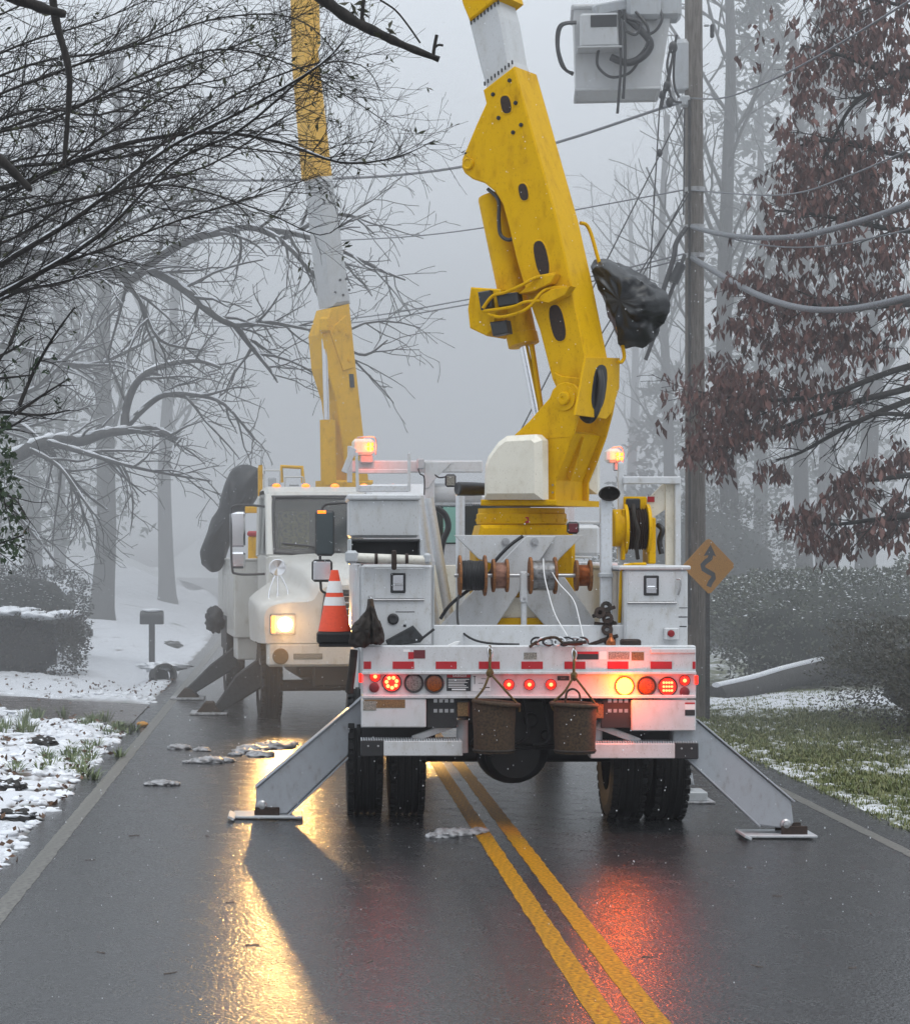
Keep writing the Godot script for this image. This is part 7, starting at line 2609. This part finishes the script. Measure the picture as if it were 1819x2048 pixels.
func red_oak() -> void:
	var base := Vector3(10.6, land_y(10.6, -26.0), -26.0)
	var o := thing("red_oak", "large oak still hung with dull red-brown leaves at the right edge", "tree", base)
	var st := Shape.new()
	st.tube(PackedVector3Array(smooth([base - Vector3(0, 0.2, 0), base + Vector3(-0.05, 3.0, 0), base + Vector3(0.1, 6.0, 0), base + Vector3(0, 11.0, 0)])), PackedFloat32Array([0.34, 0.32, 0.3, 0.28, 0.26, 0.22, 0.18, 0.12]), 14)
	part("trunk", st, M.bark_dark, o)
	var spec := {"levels": 2, "gap": [0.22, 0.2], "len": [0.95, 0.45], "rad": [0.014, 0.007], "turn": 0.55, "rise": -0.02, "bend": -0.03, "wob": 0.14, "thin": 0.004, "bare": 0.05, "snow_min": 0.5}
	var wood := Shape.new()
	var tips := []
	for q in [
		[[2300, 640], [1980, 720], [1819, 775], [1720, 800], [1600, 840], [1500, 880], [1420, 880]],
		[[2300, 680], [1980, 750], [1819, 800], [1700, 850], [1600, 905], [1550, 920]],
		[[2300, 600], [1980, 690], [1790, 740], [1650, 790], [1500, 800], [1380, 780]],
		[[2300, 960], [2000, 1000], [1819, 1030], [1740, 1040], [1660, 1048], [1580, 1030]],
		[[2300, 900], [2000, 940], [1819, 950], [1740, 960], [1680, 945]],
		[[2300, 520], [2000, 580], [1800, 610], [1640, 610], [1500, 600]],
		[[2300, 440], [2000, 470], [1800, 460], [1640, 430], [1540, 420]],
		[[2300, 340], [2000, 330], [1800, 310], [1680, 280], [1600, 290]],
		[[2300, 200], [2000, 180], [1800, 150], [1680, 110], [1600, 90]],
		[[2300, 60], [2000, 30], [1800, 10], [1640, -30]],
		[[1819, 130], [1780, 180], [1730, 190], [1690, 230], [1640, 330]],
		[[2300, 820], [2000, 820], [1850, 830], [1750, 830], [1650, 870]],
	]:
		branch(wood, null, tips, places(q, 25.2, 0.5), 0.06, 0.01, 0, spec)
	part("branches", wood, M.bark_dark, o).set_meta("kind", "stuff")
	var lf := Shape.new()
	var dark := Color(0.055, 0.027, 0.025)
	var red := Color(0.165, 0.072, 0.058)
	# sprigs of hanging leaves: centre, half width, half height, how many sprigs
	for q in [
		[1740, 40, 150, 90, 420], [1690, 130, 110, 70, 240], [1790, 150, 60, 90, 170], [1605, 130, 28, 34, 40], [1600, 190, 25, 34, 40],
		[1650, 290, 90, 50, 150], [1590, 300, 24, 40, 40], [1740, 320, 90, 60, 200], [1560, 255, 16, 14, 14], [1640, 350, 90, 40, 130],
		[1600, 400, 80, 45, 150], [1720, 400, 100, 50, 190], [1560, 470, 55, 30, 80], [1680, 500, 120, 40, 180], [1790, 460, 50, 60, 90],
		[1540, 570, 85, 28, 120], [1620, 600, 110, 35, 170], [1740, 580, 90, 45, 140], [1470, 560, 30, 18, 26], [1500, 640, 70, 30, 100],
		[1600, 680, 110, 35, 190], [1720, 680, 90, 45, 150], [1460, 730, 55, 28, 70],
		[1450, 790, 90, 45, 230], [1560, 780, 100, 45, 200], [1420, 860, 60, 38, 130], [1480, 850, 60, 40, 120], [1400, 900, 40, 26, 60], [1440, 920, 26, 26, 36], [1560, 850, 70, 24, 60], [1660, 790, 60, 30, 70],
		[1520, 940, 12, 20, 12], [1568, 945, 14, 20, 14], [1550, 930, 30, 10, 12], [1680, 950, 40, 18, 30], [1750, 930, 40, 22, 40], [1800, 900, 22, 36, 40],
		[1700, 990, 60, 34, 100], [1620, 1030, 50, 34, 110], [1640, 1080, 40, 30, 60], [1720, 1070, 60, 40, 110], [1795, 1040, 40, 50, 110], [1570, 1030, 20, 24, 26],
	]:
		for k in int(q[4] * 0.56):
			var p := spot(q[0] + rng.randfn() * q[1 + 1] * 0.55, q[1] + rng.randfn() * q[3] * 0.55, 25.2 + rng.randf_range(-0.9, 0.9))
			for j in 4:
				var dir := (Vector3(0, -1.0, 0) + any_dir() * 0.55).normalized()
				leaf_quad(lf, p + any_dir() * 0.05, dir, dir.cross(any_dir()).normalized(), rng.randf_range(0.06, 0.19), rng.randf_range(0.028, 0.07), dark.lerp(red, rng.randf()))
	mass("foliage", lf, M.leaf_tinted, o)


func bare_tree(base: Vector3, high: float, thick: float, lean: float, label: String, seed_: int, m: String) -> Node3D:
	rng.seed = seed_
	var o := thing("bare_tree", label, "tree", base, "bare trees fading into the mist")
	var spec := {"levels": 3, "gap": [0.55, 0.6, 0.6], "len": [high * 0.30, high * 0.14, high * 0.07], "rad": [0.09, 0.035, 0.018], "turn": 0.85, "rise": 0.22, "bend": 0.03, "wob": 0.2, "thin": 0.010, "bare": 0.32, "snow_min": 9.0}
	var path := []
	for k in 7:
		var t := k / 6.0
		path.append(base + Vector3(lean * t * high + 0.12 * sin(k * 1.3 + seed_), high * t - 0.2, 0.1 * cos(k * 1.9 + seed_)))
	var st := Shape.new()
	var rad := PackedFloat32Array()
	for k in 25:
		rad.append(thick * lerpf(1.0, 0.35, k / 24.0) * (1.0 + 0.5 * exp(-k * 0.9)))
	st.tube(PackedVector3Array(smooth(path, 4)), rad, 10)
	part("trunk", st, M[m], o)
	var wood := Shape.new()
	var tips := []
	branch(wood, null, tips, smooth(path, 2), thick * 0.5, thick * 0.2, 0, spec)
	part("crown", wood, M[m], o).set_meta("kind", "stuff")
	return o


func conifer(base: Vector3, high: float, wide: float, label: String, seed_: int) -> Node3D:
	rng.seed = seed_
	var o := thing("pine_tree", label, "tree", base, "evergreens fading into the mist")
	var st := Shape.new()
	st.rod(base - Vector3(0, 0.2, 0), base + Vector3(0, high, 0), 0.24, 10, 0.04)
	part("trunk", st, M.bark_grey, o)
	var lf := Shape.new()
	var rows := int(high / 0.55)
	for k in rows:
		var t := (k + 0.5) / rows
		if t < 0.16:
			continue
		var y := high * t
		var reach := wide * pow(1.0 - t, 0.7) * rng.randf_range(0.7, 1.15) + 0.2
		for j in 9:
			var a := rng.randf() * TAU
			var dir := Vector3(cos(a), 0.0, sin(a))
			for s in 16:
				var f := rng.randf_range(0.15, 1.0)
				var p := base + Vector3(0, y, 0) + dir * reach * f + Vector3(0, 0.3 * f - 0.55 * f * f, 0) * reach * 0.5 + any_dir() * 0.16
				var nd := (dir * 0.6 + any_dir() * 0.8).normalized()
				leaf_quad(lf, p, nd, nd.cross(any_dir()).normalized(), 0.34, 0.12, Color(0.020, 0.032, 0.022).lerp(Color(0.05, 0.065, 0.045), rng.randf()))
	mass("crown", lf, M.leaf_tinted, o)
	return o


func ground_at(x: float, d: float) -> Vector3:
	var p := spot(x, 1100, d)
	p.y = land_y(p.x, p.z)
	return p


func far_trees() -> void:
	bare_tree(ground_at(198, 56.0), 15.0, 0.30, 0.03, "stout grey trunk rising from snow left of the mailbox", 101, "bark_grey")
	bare_tree(ground_at(1462, 46.0), 16.0, 0.24, -0.01, "grey trunk just right of the sign and pole", 102, "bark_grey")
	bare_tree(ground_at(1615, 52.0), 15.0, 0.22, -0.02, "slightly leaning grey trunk behind the laurel bush, left of a thinner one", 103, "bark_grey")
	bare_tree(ground_at(1645, 60.0), 14.0, 0.14, 0.0, "thin straight grey trunk behind the laurel bush", 104, "bark_grey")
	bare_tree(ground_at(1735, 54.0), 16.0, 0.28, -0.005, "thick grey trunk in the mist under the oak's right branches", 105, "bark_grey")
	bare_tree(ground_at(1330, 62.0), 15.0, 0.2, 0.0, "misty bare tree just left of the utility pole", 106, "bark_grey")
	bare_tree(ground_at(60, 66.0), 15.0, 0.3, 0.0, "faint bare tree at the far left behind the snowy limbs", 108, "bark_grey")
	bare_tree(ground_at(330, 76.0), 16.0, 0.3, 0.02, "faint bare tree beyond the mailbox", 109, "bark_grey")
	bare_tree(ground_at(1265, 90.0), 16.0, 0.25, 0.0, "faint bare tree behind the shrouded boom tip", 110, "bark_grey")
	conifer(ground_at(1520, 62.0), 19.0, 3.2, "tall hazy pine between the pole and the red oak", 111)
	conifer(ground_at(1660, 70.0), 20.0, 3.6, "tall hazy pine behind the red oak's crown", 112)
	conifer(ground_at(120, 74.0), 15.0, 4.0, "dim evergreen mass behind the low wall at the left", 113)
	conifer(ground_at(1340, 70.0), 8.0, 3.0, "low hazy evergreen behind the near truck's winch frame", 114)
	conifer(ground_at(-10, 62.0), 12.0, 4.0, "dim evergreen at the left edge above the hedge", 115)
